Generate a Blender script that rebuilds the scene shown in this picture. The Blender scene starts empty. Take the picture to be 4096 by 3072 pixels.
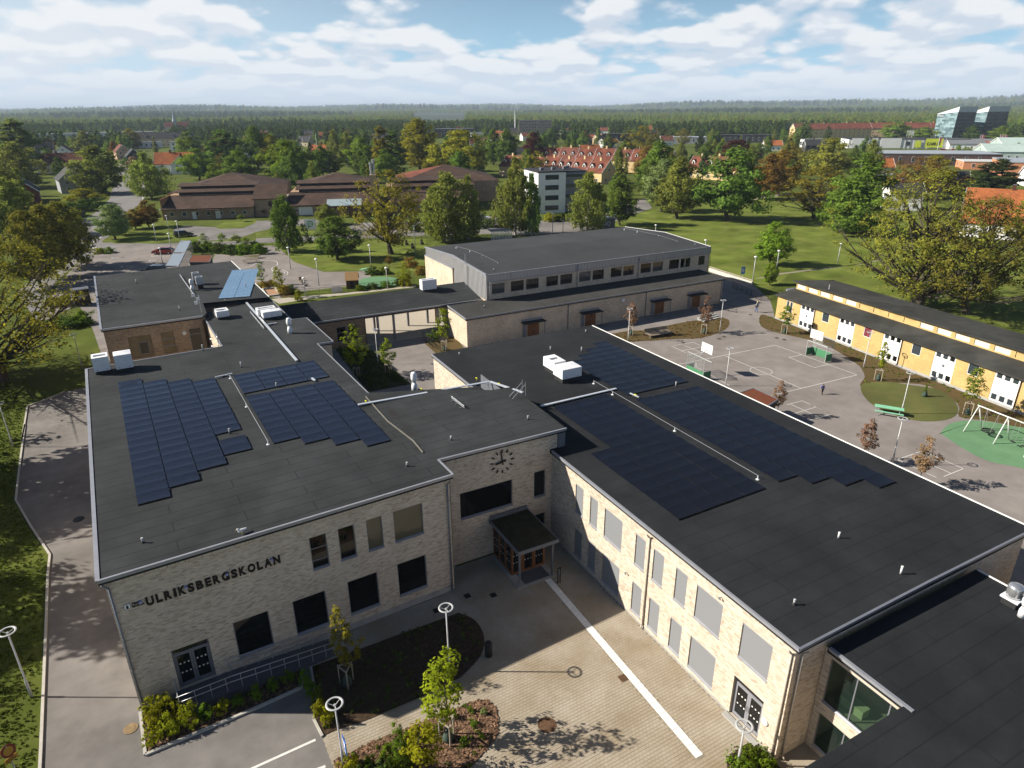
import bpy, bmesh, math, random
import numpy as np
from mathutils import Vector, Matrix
random.seed(7); RNG = np.random.default_rng(7)
R = math.radians
scene = bpy.context.scene
COL = scene.collection

# ------------------------------------------------------------------ camera
FPX, PITCH, ROLL, YAW, CAMZ = 2662.124, 0.391165, -0.007643, 0.486023, 28.894   # focal length in 4096-px units, drone at 28.9 m
_fw = np.array([math.sin(YAW)*math.cos(PITCH), math.cos(YAW)*math.cos(PITCH), -math.sin(PITCH)])
_r0 = np.array([math.cos(YAW), -math.sin(YAW), 0.0]); _u0 = np.cross(_r0, _fw)
_rt = _r0*math.cos(ROLL)+_u0*math.sin(ROLL); _up = -_r0*math.sin(ROLL)+_u0*math.cos(ROLL)
cd = bpy.data.cameras.new('camera'); cd.sensor_width = 36; cd.lens = FPX/4096*36; cd.clip_start = 1; cd.clip_end = 60000
cam = bpy.data.objects.new('camera', cd); COL.objects.link(cam)
cam.matrix_world = Matrix(((_rt[0], _up[0], -_fw[0], 0), (_rt[1], _up[1], -_fw[1], 0), (_rt[2], _up[2], -_fw[2], CAMZ), (0, 0, 0, 1)))
scene.camera = cam

# ------------------------------------------------------------------ sun, sky, exposure
SUNV = Vector((6.09, -3.35, -4.45)).normalized()
SUN_EL = math.asin(-SUNV.z); SUN_AZ = math.atan2(-SUNV.x, -SUNV.y)
sl = bpy.data.lights.new('sun', 'SUN'); sl.energy = 5.0; sl.angle = R(0.53); sl.color = (1.0, 0.925, 0.80)
so = bpy.data.objects.new('sun', sl); COL.objects.link(so); so.rotation_euler = SUNV.to_track_quat('-Z', 'Y').to_euler(); so.location = (-60, 40, 60)
wd = bpy.data.worlds.new('World'); scene.world = wd; wd.use_nodes = True
def build_world():
    nt = wd.node_tree; N = nt.nodes; L = nt.links; N.clear()
    def n(t, **k):
        x = N.new(t)
        for a, b in k.items(): setattr(x, a, b)
        return x
    def m(op, a, b=None, c=None):
        x = n('ShaderNodeMath', operation=op)
        for i, v in enumerate((a, b, c)):
            if v is None: continue
            if isinstance(v, (int, float)): x.inputs[i].default_value = v
            else: L.new(v, x.inputs[i])
        return x.outputs[0]
    def mixc(f, a, b):
        x = n('ShaderNodeMix', data_type='RGBA')
        for i, v in ((0, f), (6, a), (7, b)):
            if isinstance(v, (int, float)): x.inputs[i].default_value = v
            elif isinstance(v, tuple): x.inputs[i].default_value = v
            else: L.new(v, x.inputs[i])
        return x.outputs[2]
    def ramp(v, lo, hi):
        x = n('ShaderNodeMapRange', interpolation_type='SMOOTHSTEP'); L.new(v, x.inputs[0]); x.inputs[1].default_value = lo; x.inputs[2].default_value = hi
        return x.outputs[0]
    out = n('ShaderNodeOutputWorld'); bg = n('ShaderNodeBackground'); L.new(bg.outputs[0], out.inputs[0])
    sky = n('ShaderNodeTexSky', sky_type='NISHITA', sun_disc=False, sun_elevation=SUN_EL, sun_rotation=SUN_AZ, altitude=300, air_density=0.8, dust_density=0.4, ozone_density=1.5)
    tc = n('ShaderNodeTexCoord'); sep = n('ShaderNodeSeparateXYZ'); L.new(tc.outputs['Generated'], sep.inputs[0])
    zc = m('MAXIMUM', sep.outputs[2], 0.0)
    # cloud layer seen in perspective: direction divided by height
    den = m('ADD', zc, 0.045)
    comb = n('ShaderNodeCombineXYZ'); L.new(m('DIVIDE', sep.outputs[0], den), comb.inputs[0]); L.new(m('DIVIDE', sep.outputs[1], den), comb.inputs[1]); comb.inputs[2].default_value = 3.7
    def noise(scale, det, rough, off=(0, 0, 0), dist=0.0):
        mp = n('ShaderNodeMapping'); L.new(comb.outputs[0], mp.inputs[0]); mp.inputs['Location'].default_value = off
        x = n('ShaderNodeTexNoise'); L.new(mp.outputs[0], x.inputs['Vector']); x.inputs['Scale'].default_value = scale; x.inputs['Detail'].default_value = det; x.inputs['Roughness'].default_value = rough; x.inputs['Distortion'].default_value = dist
        return x.outputs['Fac']
    # one cloud field, flattened and shrinking towards the horizon
    hor = m('SQRT', m('MAXIMUM', m('SUBTRACT', 1.0, m('MULTIPLY', zc, zc)), 0.001)); rho = m('DIVIDE', m('POWER', m('ADD', zc, 0.05), -0.35), hor)
    ang = n('ShaderNodeCombineXYZ'); L.new(m('MULTIPLY', sep.outputs[0], rho), ang.inputs[0]); L.new(m('MULTIPLY', sep.outputs[1], rho), ang.inputs[1]); ang.inputs[2].default_value = 1.3
    def anoise(scale, det, rough, off, sc=(1, 1, 1)):
        mp = n('ShaderNodeMapping'); L.new(ang.outputs[0], mp.inputs[0]); mp.inputs['Location'].default_value = off; mp.inputs['Scale'].default_value = sc
        x = n('ShaderNodeTexNoise'); L.new(mp.outputs[0], x.inputs['Vector']); x.inputs['Scale'].default_value = scale; x.inputs['Detail'].default_value = det; x.inputs['Roughness'].default_value = rough
        return x.outputs['Fac']
    def dens(k):
        def vor(scale):
            mp = n('ShaderNodeMapping'); L.new(ang.outputs[0], mp.inputs[0]); mp.inputs['Location'].default_value = CLOUD_OFF; mp.inputs['Scale'].default_value = (k, k, 1)
            x = n('ShaderNodeTexVoronoi', feature='F1', voronoi_dimensions='2D'); L.new(mp.outputs[0], x.inputs['Vector']); x.inputs['Scale'].default_value = scale
            return m('SUBTRACT', 0.42, x.outputs['Distance'])
        return m('ADD', m('ADD', anoise(3.9, 7, 0.50, CLOUD_OFF, (k, k, 1)), m('MULTIPLY', vor(8.5), 0.20)), m('MULTIPLY', vor(21.0), 0.07))
    bias = m('MULTIPLY', m('SUBTRACT', 0.085, zc), 2.2); d0 = m('ADD', dens(1.0), bias); d1 = m('ADD', dens(0.962), bias)
    high = ramp(sep.outputs[2], 0.34, 0.13)                             # broken cloud low down, clear blue overhead
    msk = m('MULTIPLY', ramp(d0, 0.40, 0.53), high)
    lit = ramp(m('SUBTRACT', d0, d1), -0.07, 0.07)                     # tops bright, bases grey
    cl = mixc(lit, (0.375, 0.41, 0.465, 1), (0.525, 0.528, 0.535, 1))
    skyc = n('ShaderNodeMix', data_type='RGBA', blend_type='MULTIPLY'); skyc.inputs[0].default_value = 1; L.new(sky.outputs[0], skyc.inputs[6]); skyc.inputs[7].default_value = (SKY, SKY, SKY, 1)
    low = m('MULTIPLY', ramp(sep.outputs[2], 0.22, -0.02), 0.85)
    base = mixc(low, skyc.outputs[2], (0.22, 0.41, 0.565, 1))
    sd = n('ShaderNodeVectorMath', operation='DOT_PRODUCT'); L.new(tc.outputs['Generated'], sd.inputs[0]); sd.inputs[1].default_value = (-SUNV.x, -SUNV.y, -SUNV.z)
    veil = m('MULTIPLY', m('MULTIPLY', ramp(sd.outputs['Value'], 0.0, 0.95), 0.75), ramp(sep.outputs[2], 0.34, 0.08))   # thin bright veil towards the sun
    c0 = mixc(m('MULTIPLY', msk, 0.90), base, cl)
    c1 = mixc(veil, c0, (0.52, 0.53, 0.54, 1))
    c2 = mixc(m('MULTIPLY', ramp(sep.outputs[2], 0.075, 0.0), 0.75), c1, (0.41, 0.465, 0.53, 1))
    L.new(c2, bg.inputs[0]); bg.inputs[1].default_value = 1.0
SKY = 0.05; CLOUD_OFF = (7.7, 3.3, 0.0)
build_world()
vs = scene.view_settings; vs.view_transform = 'Standard'; vs.look = 'None'; vs.exposure = 0.85; vs.gamma = 1; vs.use_curve_mapping = False
cy = scene.cycles
cy.use_denoising = True
try: cy.denoiser = 'OPENIMAGEDENOISE'
except Exception: pass
cy.max_bounces = 6; cy.diffuse_bounces = 1; cy.glossy_bounces = 3; cy.transmission_bounces = 4; cy.transparent_max_bounces = 6; cy.volume_bounces = 0
cy.caustics_reflective = False; cy.caustics_refractive = False
cy.sample_clamp_indirect = 4.0

# ------------------------------------------------------------------ survey: where a thing seen in the photograph stands on a level plane
ROWS = (400, 1000, 1700, 2304); SCL = 1024/2212
def px(code, x, y):
    return (1024*'ABCD'.index(code[1])+SCL*x, ROWS[int(code[0])]+SCL*y)
def ray(q):
    return _fw+_rt*((q[0]-2048)/FPX)+_up*((1536-q[1])/FPX)
def G(code, x, y, z=0.0):
    d = ray(px(code, x, y)); t = (z-CAMZ)/d[2]
    return Vector((d[0]*t, d[1]*t, z))
def top_of(base, code, x, y):
    d = ray(px(code, x, y)); t = math.hypot(base[0], base[1])/math.hypot(d[0], d[1])
    return CAMZ+d[2]*t
def span(base, crop_px):
    dist = (Vector(base)-Vector((0, 0, CAMZ))).length
    return crop_px*SCL*dist/FPX

# ------------------------------------------------------------------ object helpers
def tag(o, label=None, cat=None, group=None, kind=None):
    if label: o['label'] = label
    if cat: o['category'] = cat
    if group: o['group'] = group
    if kind: o['kind'] = kind
    return o
def thing(name, label, cat, loc=(0, 0, 0), group=None, rz=0.0):
    o = bpy.data.objects.new(name, None); COL.objects.link(o); o.location = loc; o.rotation_euler = (0, 0, rz); o.empty_display_size = 0.3
    return tag(o, label, cat, group)
def copy_tree(o, parent=None):
    c = o.copy(); COL.objects.link(c); c.parent = parent
    for ch in list(o.children): copy_tree(ch, c)
    return c
class MB:
    """collects faces; build() links them as ONE mesh object (verts made local to the parent's origin)"""
    def __init__(s): s.v = []; s.f = []; s.m = []
    def add(s, vs, fs, mi=0):
        k = len(s.v); s.v += [tuple(p) for p in vs]; s.f += [tuple(i+k for i in f) for f in fs]; s.m += [mi]*len(fs); return s
    def quad(s, a, b, c, d, mi=0): return s.add([a, b, c, d], [(0, 1, 2, 3)], mi)
    def box(s, x0, x1, y0, y1, z0, z1, mi=0):
        return s.add([(x0, y0, z0), (x1, y0, z0), (x1, y1, z0), (x0, y1, z0), (x0, y0, z1), (x1, y0, z1), (x1, y1, z1), (x0, y1, z1)],
                     [(0, 3, 2, 1), (4, 5, 6, 7), (0, 1, 5, 4), (1, 2, 6, 5), (2, 3, 7, 6), (3, 0, 4, 7)], mi)
    def fbox(s, F, u0, u1, v0, v1, z0, z1, mi=0):
        p = [F.p(u, v, z) for z in (z0, z1) for (u, v) in ((u0, v0), (u1, v0), (u1, v1), (u0, v1))]
        return s.add(p, [(0, 3, 2, 1), (4, 5, 6, 7), (0, 1, 5, 4), (1, 2, 6, 5), (2, 3, 7, 6), (3, 0, 4, 7)], mi)
    def prism(s, poly, z0, z1, mi=0, cap=True):
        n = len(poly)
        if sum(poly[i][0]*poly[(i+1) % n][1]-poly[(i+1) % n][0]*poly[i][1] for i in range(n)) < 0: poly = poly[::-1]
        zz1 = z1 if hasattr(z1, '__len__') else [z1]*n
        p = [(q[0], q[1], z0) for q in poly]+[(q[0], q[1], h) for q, h in zip(poly, zz1)]
        fs = [(i, (i+1) % n, n+(i+1) % n, n+i) for i in range(n)]
        if cap: fs += [tuple(range(n, 2*n))]
        return s.add(p, fs, mi)
    def tube(s, p0, p1, r0, r1=None, n=8, mi=0, caps=True):
        p0 = Vector(p0); p1 = Vector(p1); r1 = r0 if r1 is None else r1; d = (p1-p0)
        if d.length < 1e-6: return s
        d.normalize(); a = d.orthogonal().normalized(); b = d.cross(a)
        vs = []
        for (c, r) in ((p0, r0), (p1, r1)):
            for i in range(n):
                t = 2*math.pi*i/n; vs.append(c+a*(r*math.cos(t))+b*(r*math.sin(t)))
        fs = [(i, (i+1) % n, n+(i+1) % n, n+i) for i in range(n)]
        if caps: fs += [tuple(range(n-1, -1, -1)), tuple(range(n, 2*n))]
        return s.add(vs, fs, mi)
    def bar(s, p0, p1, w, h, mi=0):
        p0 = Vector(p0); p1 = Vector(p1); d = (p1-p0).normalized(); up = Vector((0, 0, 1)) if abs(d.z) < .95 else Vector((0, 1, 0))
        a = d.cross(up).normalized()*(w/2); b = a.cross(d).normalized()*(h/2)
        vs = [c+i*a+j*b for c in (p0, p1) for (i, j) in ((-1, -1), (1, -1), (1, 1), (-1, 1))]
        return s.add(vs, [(0, 1, 2, 3), (7, 6, 5, 4), (0, 4, 5, 1), (1, 5, 6, 2), (2, 6, 7, 3), (3, 7, 4, 0)], mi)
    def path(s, pts, r, n=6, mi=0):
        for a, b in zip(pts[:-1], pts[1:]): s.tube(a, b, r, r, n, mi)
        return s
    def ring(s, c, R0, r, n=20, k=6, mi=0, nrm=(0, 0, 1), flat=1.0):
        c = Vector(c); nz = Vector(nrm).normalized(); a = nz.orthogonal().normalized(); b = nz.cross(a); vs = []; fs = []
        for i in range(n):
            t = 2*math.pi*i/n; e = a*math.cos(t)+b*math.sin(t)
            for j in range(k):
                q = 2*math.pi*j/k; vs.append(c+e*(R0+r*math.cos(q))+nz*(r*flat*math.sin(q)))
        for i in range(n):
            for j in range(k): fs.append((i*k+j, ((i+1) % n)*k+j, ((i+1) % n)*k+(j+1) % k, i*k+(j+1) % k))
        return s.add(vs, fs, mi)
    def lathe(s, c, prof, n=16, mi=0, axis=(0, 0, 1)):
        c = Vector(c); nz = Vector(axis).normalized(); a = nz.orthogonal().normalized(); b = nz.cross(a); vs = []; fs = []
        for (r, h) in prof:
            for i in range(n):
                t = 2*math.pi*i/n; vs.append(c+(a*math.cos(t)+b*math.sin(t))*r+nz*h)
        for j in range(len(prof)-1):
            for i in range(n): fs.append((j*n+i, j*n+(i+1) % n, (j+1)*n+(i+1) % n, (j+1)*n+i))
        fs.append(tuple(range(n-1, -1, -1))); fs.append(tuple((len(prof)-1)*n+i for i in range(n)))
        return s.add(vs, fs, mi)
    def build(s, name, mats, parent=None, smooth=False, local=False):
        me = bpy.data.meshes.new(name)
        off = Vector((0, 0, 0))
        if parent is not None and not local:
            q = parent
            while q is not None: off = off+q.location; q = q.parent
        me.from_pydata([(p[0]-off[0], p[1]-off[1], p[2]-off[2]) for p in s.v], [], s.f)
        if not isinstance(mats, (list, tuple)): mats = [mats]
        for m in mats: me.materials.append(m)
        if len(mats) > 1: me.polygons.foreach_set('material_index', s.m)
        if smooth: me.polygons.foreach_set('use_smooth', [True]*len(s.f))
        me.update()
        o = bpy.data.objects.new(name, me); COL.objects.link(o); o.parent = parent
        return o
def np_mesh(name, V, F, mat, parent=None, kind=None, k=4):
    """V (n,3), F (m,k) arrays"""
    me = bpy.data.meshes.new(name); V = np.asarray(V, np.float32); F = np.asarray(F, np.int32)
    me.vertices.add(len(V)); me.vertices.foreach_set('co', V.ravel())
    me.loops.add(F.size); me.loops.foreach_set('vertex_index', F.ravel())
    me.polygons.add(len(F)); me.polygons.foreach_set('loop_start', np.arange(0, F.size, k, dtype=np.int32)); me.polygons.foreach_set('loop_total', np.full(len(F), k, np.int32))
    me.update(calc_edges=True); me.shade_flat()
    if mat: me.materials.append(mat)
    o = bpy.data.objects.new(name, me); COL.objects.link(o); o.parent = parent
    if kind: o['kind'] = kind
    return o
class Frame:
    """level frame: origin, heading of u; v is u turned 90 degrees to the left"""
    def __init__(s, o, ang): s.o = Vector((o[0], o[1], 0)); s.a = ang; s.u = Vector((math.cos(ang), math.sin(ang), 0)); s.v = Vector((-math.sin(ang), math.cos(ang), 0))
    def p(s, u, v, z=0.0): return s.o+s.u*u+s.v*v+Vector((0, 0, z))
    def xy(s, u, v): q = s.p(u, v); return (q.x, q.y)

# ------------------------------------------------------------------ materials (all procedural)
_mats = {}
def mat(name, col, rough=0.85, var=0.12, scale=2.0, bump=0.0, bscale=None, metal=0.0, spec=0.25, col2=None, detail=6, coords='pos', stretch=(1, 1, 1), rnd=0.0, island=0.0, big=0.0, coat=0.0):
    if name in _mats: return _mats[name]
    M = bpy.data.materials.new(name); M.use_nodes = True; nt = M.node_tree; N = nt.nodes; L = nt.links
    b = N['Principled BSDF']; b.inputs['Roughness'].default_value = rough; b.inputs['Metallic'].default_value = metal; b.inputs['Specular IOR Level'].default_value = spec
    b.inputs['Coat Weight'].default_value = coat
    if coords == 'pos': src = N.new('ShaderNodeNewGeometry').outputs['Position']
    else: src = N.new('ShaderNodeTexCoord').outputs['Object']
    mp = N.new('ShaderNodeMapping'); L.new(src, mp.inputs[0]); mp.inputs['Scale'].default_value = stretch
    nz = N.new('ShaderNodeTexNoise'); L.new(mp.outputs[0], nz.inputs['Vector']); nz.inputs['Scale'].default_value = scale; nz.inputs['Detail'].default_value = detail; nz.inputs['Roughness'].default_value = 0.6
    c2 = col2 or tuple(min(1, c*(1+var)) for c in col); c1 = tuple(c*(1-var) for c in col) if col2 is None else col
    mr = N.new('ShaderNodeMapRange'); L.new(nz.outputs['Fac'], mr.inputs[0]); mr.inputs[1].default_value = 0.3; mr.inputs[2].default_value = 0.7
    mx = N.new('ShaderNodeMix'); mx.data_type = 'RGBA'; L.new(mr.outputs[0], mx.inputs[0]); mx.inputs[6].default_value = (*c1, 1); mx.inputs[7].default_value = (*c2, 1)
    cur = mx.outputs[2]
    def vmul(cur, fac_socket, amt):
        r = N.new('ShaderNodeMapRange'); L.new(fac_socket, r.inputs[0]); r.inputs[3].default_value = 1-amt; r.inputs[4].default_value = 1+amt
        h = N.new('ShaderNodeMix'); h.data_type = 'RGBA'; h.blend_type = 'MULTIPLY'; h.inputs[0].default_value = 1; L.new(cur, h.inputs[6]); L.new(r.outputs[0], h.inputs[7]); return h.outputs[2]
    if rnd: cur = vmul(cur, N.new('ShaderNodeObjectInfo').outputs['Random'], rnd)
    if island: cur = vmul(cur, N.new('ShaderNodeNewGeometry').outputs['Random Per Island'], island)
    if big:
        n2 = N.new('ShaderNodeTexNoise'); L.new(src, n2.inputs['Vector']); n2.inputs['Scale'].default_value = 0.15; n2.inputs['Detail'].default_value = 5
        m2 = N.new('ShaderNodeMapRange'); L.new(n2.outputs['Fac'], m2.inputs[0]); m2.inputs[1].default_value = .3; m2.inputs[2].default_value = .7
        cur = vmul(cur, m2.outputs[0], big)
    L.new(cur, b.inputs['Base Color'])
    if bump:
        bn = N.new('ShaderNodeTexNoise'); L.new(mp.outputs[0], bn.inputs['Vector']); bn.inputs['Scale'].default_value = bscale or scale*6; bn.inputs['Detail'].default_value = 4
        bp = N.new('ShaderNodeBump'); bp.inputs['Strength'].default_value = bump; bp.inputs['Distance'].default_value = 0.03; L.new(bn.outputs['Fac'], bp.inputs['Height']); L.new(bp.outputs[0], b.inputs['Normal'])
    M.diffuse_color = (*col, 1)
    _mats[name] = M; return M
def brick_mat(name, c1, c2, mortar, bw=0.25, bh=0.077, ang=0.0, mort=0.012, vert=True, rough=0.9, bump=0.4, contrast=1.0, bias=0.0):
    """bricks / sheets too far away to build: drawn on a wall (u along the wall, z) or a flat roof (x, y)"""
    if name in _mats: return _mats[name]
    M = bpy.data.materials.new(name); M.use_nodes = True; nt = M.node_tree; N = nt.nodes; L = nt.links
    b = N['Principled BSDF']; b.inputs['Roughness'].default_value = rough; b.inputs['Specular IOR Level'].default_value = 0.2
    ge = N.new('ShaderNodeNewGeometry'); sp = N.new('ShaderNodeSeparateXYZ'); L.new(ge.outputs['Position'], sp.inputs[0])
    cb = N.new('ShaderNodeCombineXYZ')
    if vert:      # along-wall coordinate: position dot tangent, tangent from the true normal
        cr = N.new('ShaderNodeVectorMath'); cr.operation = 'CROSS_PRODUCT'; cr.inputs[0].default_value = (0, 0, 1); L.new(ge.outputs['True Normal'], cr.inputs[1])
        dt = N.new('ShaderNodeVectorMath'); dt.operation = 'DOT_PRODUCT'; L.new(ge.outputs['Position'], dt.inputs[0]); L.new(cr.outputs[0], dt.inputs[1])
        L.new(dt.outputs['Value'], cb.inputs[0]); L.new(sp.outputs[2], cb.inputs[1]); src = cb.outputs[0]
    else:
        mp = N.new('ShaderNodeMapping'); L.new(ge.outputs['Position'], mp.inputs[0]); mp.inputs['Rotation'].default_value = (0, 0, -ang); src = mp.outputs[0]
    bt = N.new('ShaderNodeTexBrick'); L.new(src, bt.inputs['Vector']); bt.inputs['Color1'].default_value = (*c1, 1); bt.inputs['Color2'].default_value = (*c2, 1); bt.inputs['Mortar'].default_value = (*mortar, 1)
    bt.inputs['Scale'].default_value = 1; bt.inputs['Mortar Size'].default_value = mort; bt.inputs['Brick Width'].default_value = bw; bt.inputs['Row Height'].default_value = bh; bt.inputs['Mortar Smooth'].default_value = 0.1; bt.inputs['Bias'].default_value = bias
    nz = N.new('ShaderNodeTexNoise'); L.new(ge.outputs['Position'], nz.inputs['Vector']); nz.inputs['Scale'].default_value = 0.6; nz.inputs['Detail'].default_value = 7; nz.inputs['Roughness'].default_value = .65
    r = N.new('ShaderNodeMapRange'); L.new(nz.outputs['Fac'], r.inputs[0]); r.inputs[1].default_value = .3; r.inputs[2].default_value = .7; r.inputs[3].default_value = 1-0.22*contrast; r.inputs[4].default_value = 1+0.22*contrast
    h = N.new('ShaderNodeMix'); h.data_type = 'RGBA'; h.blend_type = 'MULTIPLY'; h.inputs[0].default_value = 1; L.new(bt.outputs['Color'], h.inputs[6]); L.new(r.outputs[0], h.inputs[7]); L.new(h.outputs[2], b.inputs['Base Color'])
    if not vert:      # ponding marks and faded areas
        n2 = N.new('ShaderNodeTexNoise'); L.new(ge.outputs['Position'], n2.inputs['Vector']); n2.inputs['Scale'].default_value = 0.16; n2.inputs['Detail'].default_value = 6; n2.inputs['Distortion'].default_value = 0.6
        r2 = N.new('ShaderNodeMapRange'); L.new(n2.outputs['Fac'], r2.inputs[0]); r2.inputs[1].default_value = .35; r2.inputs[2].default_value = .65; r2.inputs[3].default_value = .78; r2.inputs[4].default_value = 1.24
        h2 = N.new('ShaderNodeMix'); h2.data_type = 'RGBA'; h2.blend_type = 'MULTIPLY'; h2.inputs[0].default_value = 1; L.new(h.outputs[2], h2.inputs[6]); L.new(r2.outputs[0], h2.inputs[7]); L.new(h2.outputs[2], b.inputs['Base Color'])
    bp = N.new('ShaderNodeBump'); bp.inputs['Strength'].default_value = bump; bp.inputs['Distance'].default_value = 0.01; bp.invert = True; L.new(bt.outputs['Fac'], bp.inputs['Height']); L.new(bp.outputs[0], b.inputs['Normal'])
    M.diffuse_color = (*c1, 1); _mats[name] = M; return M
def glass_mat(name, col, rough=0.03, spec=0.6, alpha=1.0):
    if name in _mats: return _mats[name]
    M = bpy.data.materials.new(name); M.use_nodes = True; nt = M.node_tree; N = nt.nodes; L = nt.links
    b = N['Principled BSDF']; b.inputs['Base Color'].default_value = (*col, 1); b.inputs['Roughness'].default_value = rough; b.inputs['Specular IOR Level'].default_value = spec
    if alpha < 1:
        tr = N.new('ShaderNodeBsdfTransparent'); tr.inputs[0].default_value = (0.75, 0.88, 0.78, 1); mx = N.new('ShaderNodeMixShader'); mx.inputs[0].default_value = alpha
        L.new(tr.outputs[0], mx.inputs[1]); L.new(b.outputs[0], mx.inputs[2]); L.new(mx.outputs[0], N['Material Output'].inputs[0])
    _mats[name] = M; return M
def leaf_mat(name, col, var=0.35, trans=0.42, dry=None):
    if name in _mats: return _mats[name]
    M = bpy.data.materials.new(name); M.use_nodes = True; nt = M.node_tree; N = nt.nodes; L = nt.links; N.clear()
    out = N.new('ShaderNodeOutputMaterial'); d = N.new('ShaderNodeBsdfDiffuse'); t = N.new('ShaderNodeBsdfTranslucent'); mx = N.new('ShaderNodeMixShader'); mx.inputs[0].default_value = trans
    tc = N.new('ShaderNodeTexCoord'); nz = N.new('ShaderNodeTexNoise'); L.new(tc.outputs['Object'], nz.inputs['Vector']); nz.inputs['Scale'].default_value = 0.55; nz.inputs['Detail'].default_value = 3
    ge = N.new('ShaderNodeNewGeometry'); oi = N.new('ShaderNodeObjectInfo')
    ad = N.new('ShaderNodeMath'); ad.operation = 'MULTIPLY_ADD'; L.new(ge.outputs['Random Per Island'], ad.inputs[0]); ad.inputs[1].default_value = 0.45; L.new(nz.outputs['Fac'], ad.inputs[2])
    mr = N.new('ShaderNodeMapRange'); L.new(ad.outputs[0], mr.inputs[0]); mr.inputs[1].default_value = .4; mr.inputs[2].default_value = 1.05
    c1 = tuple(c*(1-var) for c in col); c2 = dry or (min(1, col[0]*(1+var)), min(1, col[1]*(1+var*0.8)), col[2]*(1+var*.3))
    m1 = N.new('ShaderNodeMix'); m1.data_type = 'RGBA'; L.new(mr.outputs[0], m1.inputs[0]); m1.inputs[6].default_value = (*c1, 1); m1.inputs[7].default_value = (*c2, 1)
    hs = N.new('ShaderNodeHueSaturation'); L.new(m1.outputs[2], hs.inputs['Color'])
    r = N.new('ShaderNodeMapRange'); L.new(oi.outputs['Random'], r.inputs[0]); r.inputs[3].default_value = 0.485; r.inputs[4].default_value = 0.515; L.new(r.outputs[0], hs.inputs['Hue'])
    r2 = N.new('ShaderNodeMapRange'); L.new(oi.outputs['Random'], r2.inputs[0]); r2.inputs[3].default_value = 0.8; r2.inputs[4].default_value = 1.2; L.new(r2.outputs[0], hs.inputs['Value'])
    L.new(hs.outputs[0], d.inputs[0]); L.new(hs.outputs[0], t.inputs[0]); L.new(d.outputs[0], mx.inputs[1]); L.new(t.outputs[0], mx.inputs[2]); L.new(mx.outputs[0], out.inputs[0])
    M.diffuse_color = (*col, 1); _mats[name] = M; return M

METAL = mat('zinc_flashing', (0.29, 0.30, 0.335), 0.45, 0.1, 1.5, metal=0.3, spec=0.5)
METAL_D = mat('grey_aluminium', (0.17, 0.18, 0.21), 0.4, 0.08, 2, metal=0.2, spec=0.5)
WHITE = mat('white_paint', (0.78, 0.78, 0.77), 0.5, 0.05, 1.5)
BLACK = mat('black_paint', (0.012, 0.012, 0.013), 0.45, 0.1, 4)
DARKG = mat('dark_rubber', (0.025, 0.026, 0.028), 0.7, 0.15, 4)
GALV = mat('galvanised_steel', (0.42, 0.43, 0.45), 0.4, 0.12, 6, metal=0.6, spec=0.5)
CONC = mat('concrete', (0.34, 0.335, 0.32), 0.9, 0.15, 1.2, bump=0.15, bscale=20)
WOODB = mat('oiled_wood', (0.20, 0.085, 0.035), 0.6, 0.35, 3, stretch=(1, 1, 0.15))
GLASSD = glass_mat('dark_window_glass', (0.006, 0.007, 0.008), 0.02, 0.45)
GLASSM = glass_mat('sky_window_glass', (0.03, 0.04, 0.05), 0.04, 0.8)
BLIND = mat('grey_screen_fabric', (0.205, 0.212, 0.225), 0.85, 0.05, 60)
ROOF_L = brick_mat('roofing_felt_entrance', (0.0275, 0.0305, 0.0325), (0.030, 0.033, 0.035), (0.0165, 0.018, 0.0195), bw=7.0, bh=0.98, ang=0.058, mort=0.036, vert=False, rough=0.95, bump=0.1)
ROOF_R = brick_mat('roofing_felt_wing', (0.0155, 0.017, 0.0195), (0.017, 0.0185, 0.021), (0.0105, 0.0115, 0.0135), bw=8.0, bh=0.98, mort=0.03, vert=False, rough=0.9, bump=0.1)
BRK_SHEET = brick_mat('pale_brick_far', (0.70, 0.57, 0.42), (0.44, 0.34, 0.25), (0.50, 0.45, 0.38), bw=0.25, bh=0.077, contrast=0.7)
BRK_BROWN = brick_mat('brown_brick_far', (0.42, 0.29, 0.18), (0.24, 0.15, 0.09), (0.28, 0.24, 0.20), bw=0.25, bh=0.077)
BRK_YELLOW = brick_mat('yellow_brick', (0.55, 0.37, 0.115), (0.45, 0.285, 0.08), (0.46, 0.38, 0.24), bw=0.25, bh=0.077, contrast=0.6)
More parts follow.
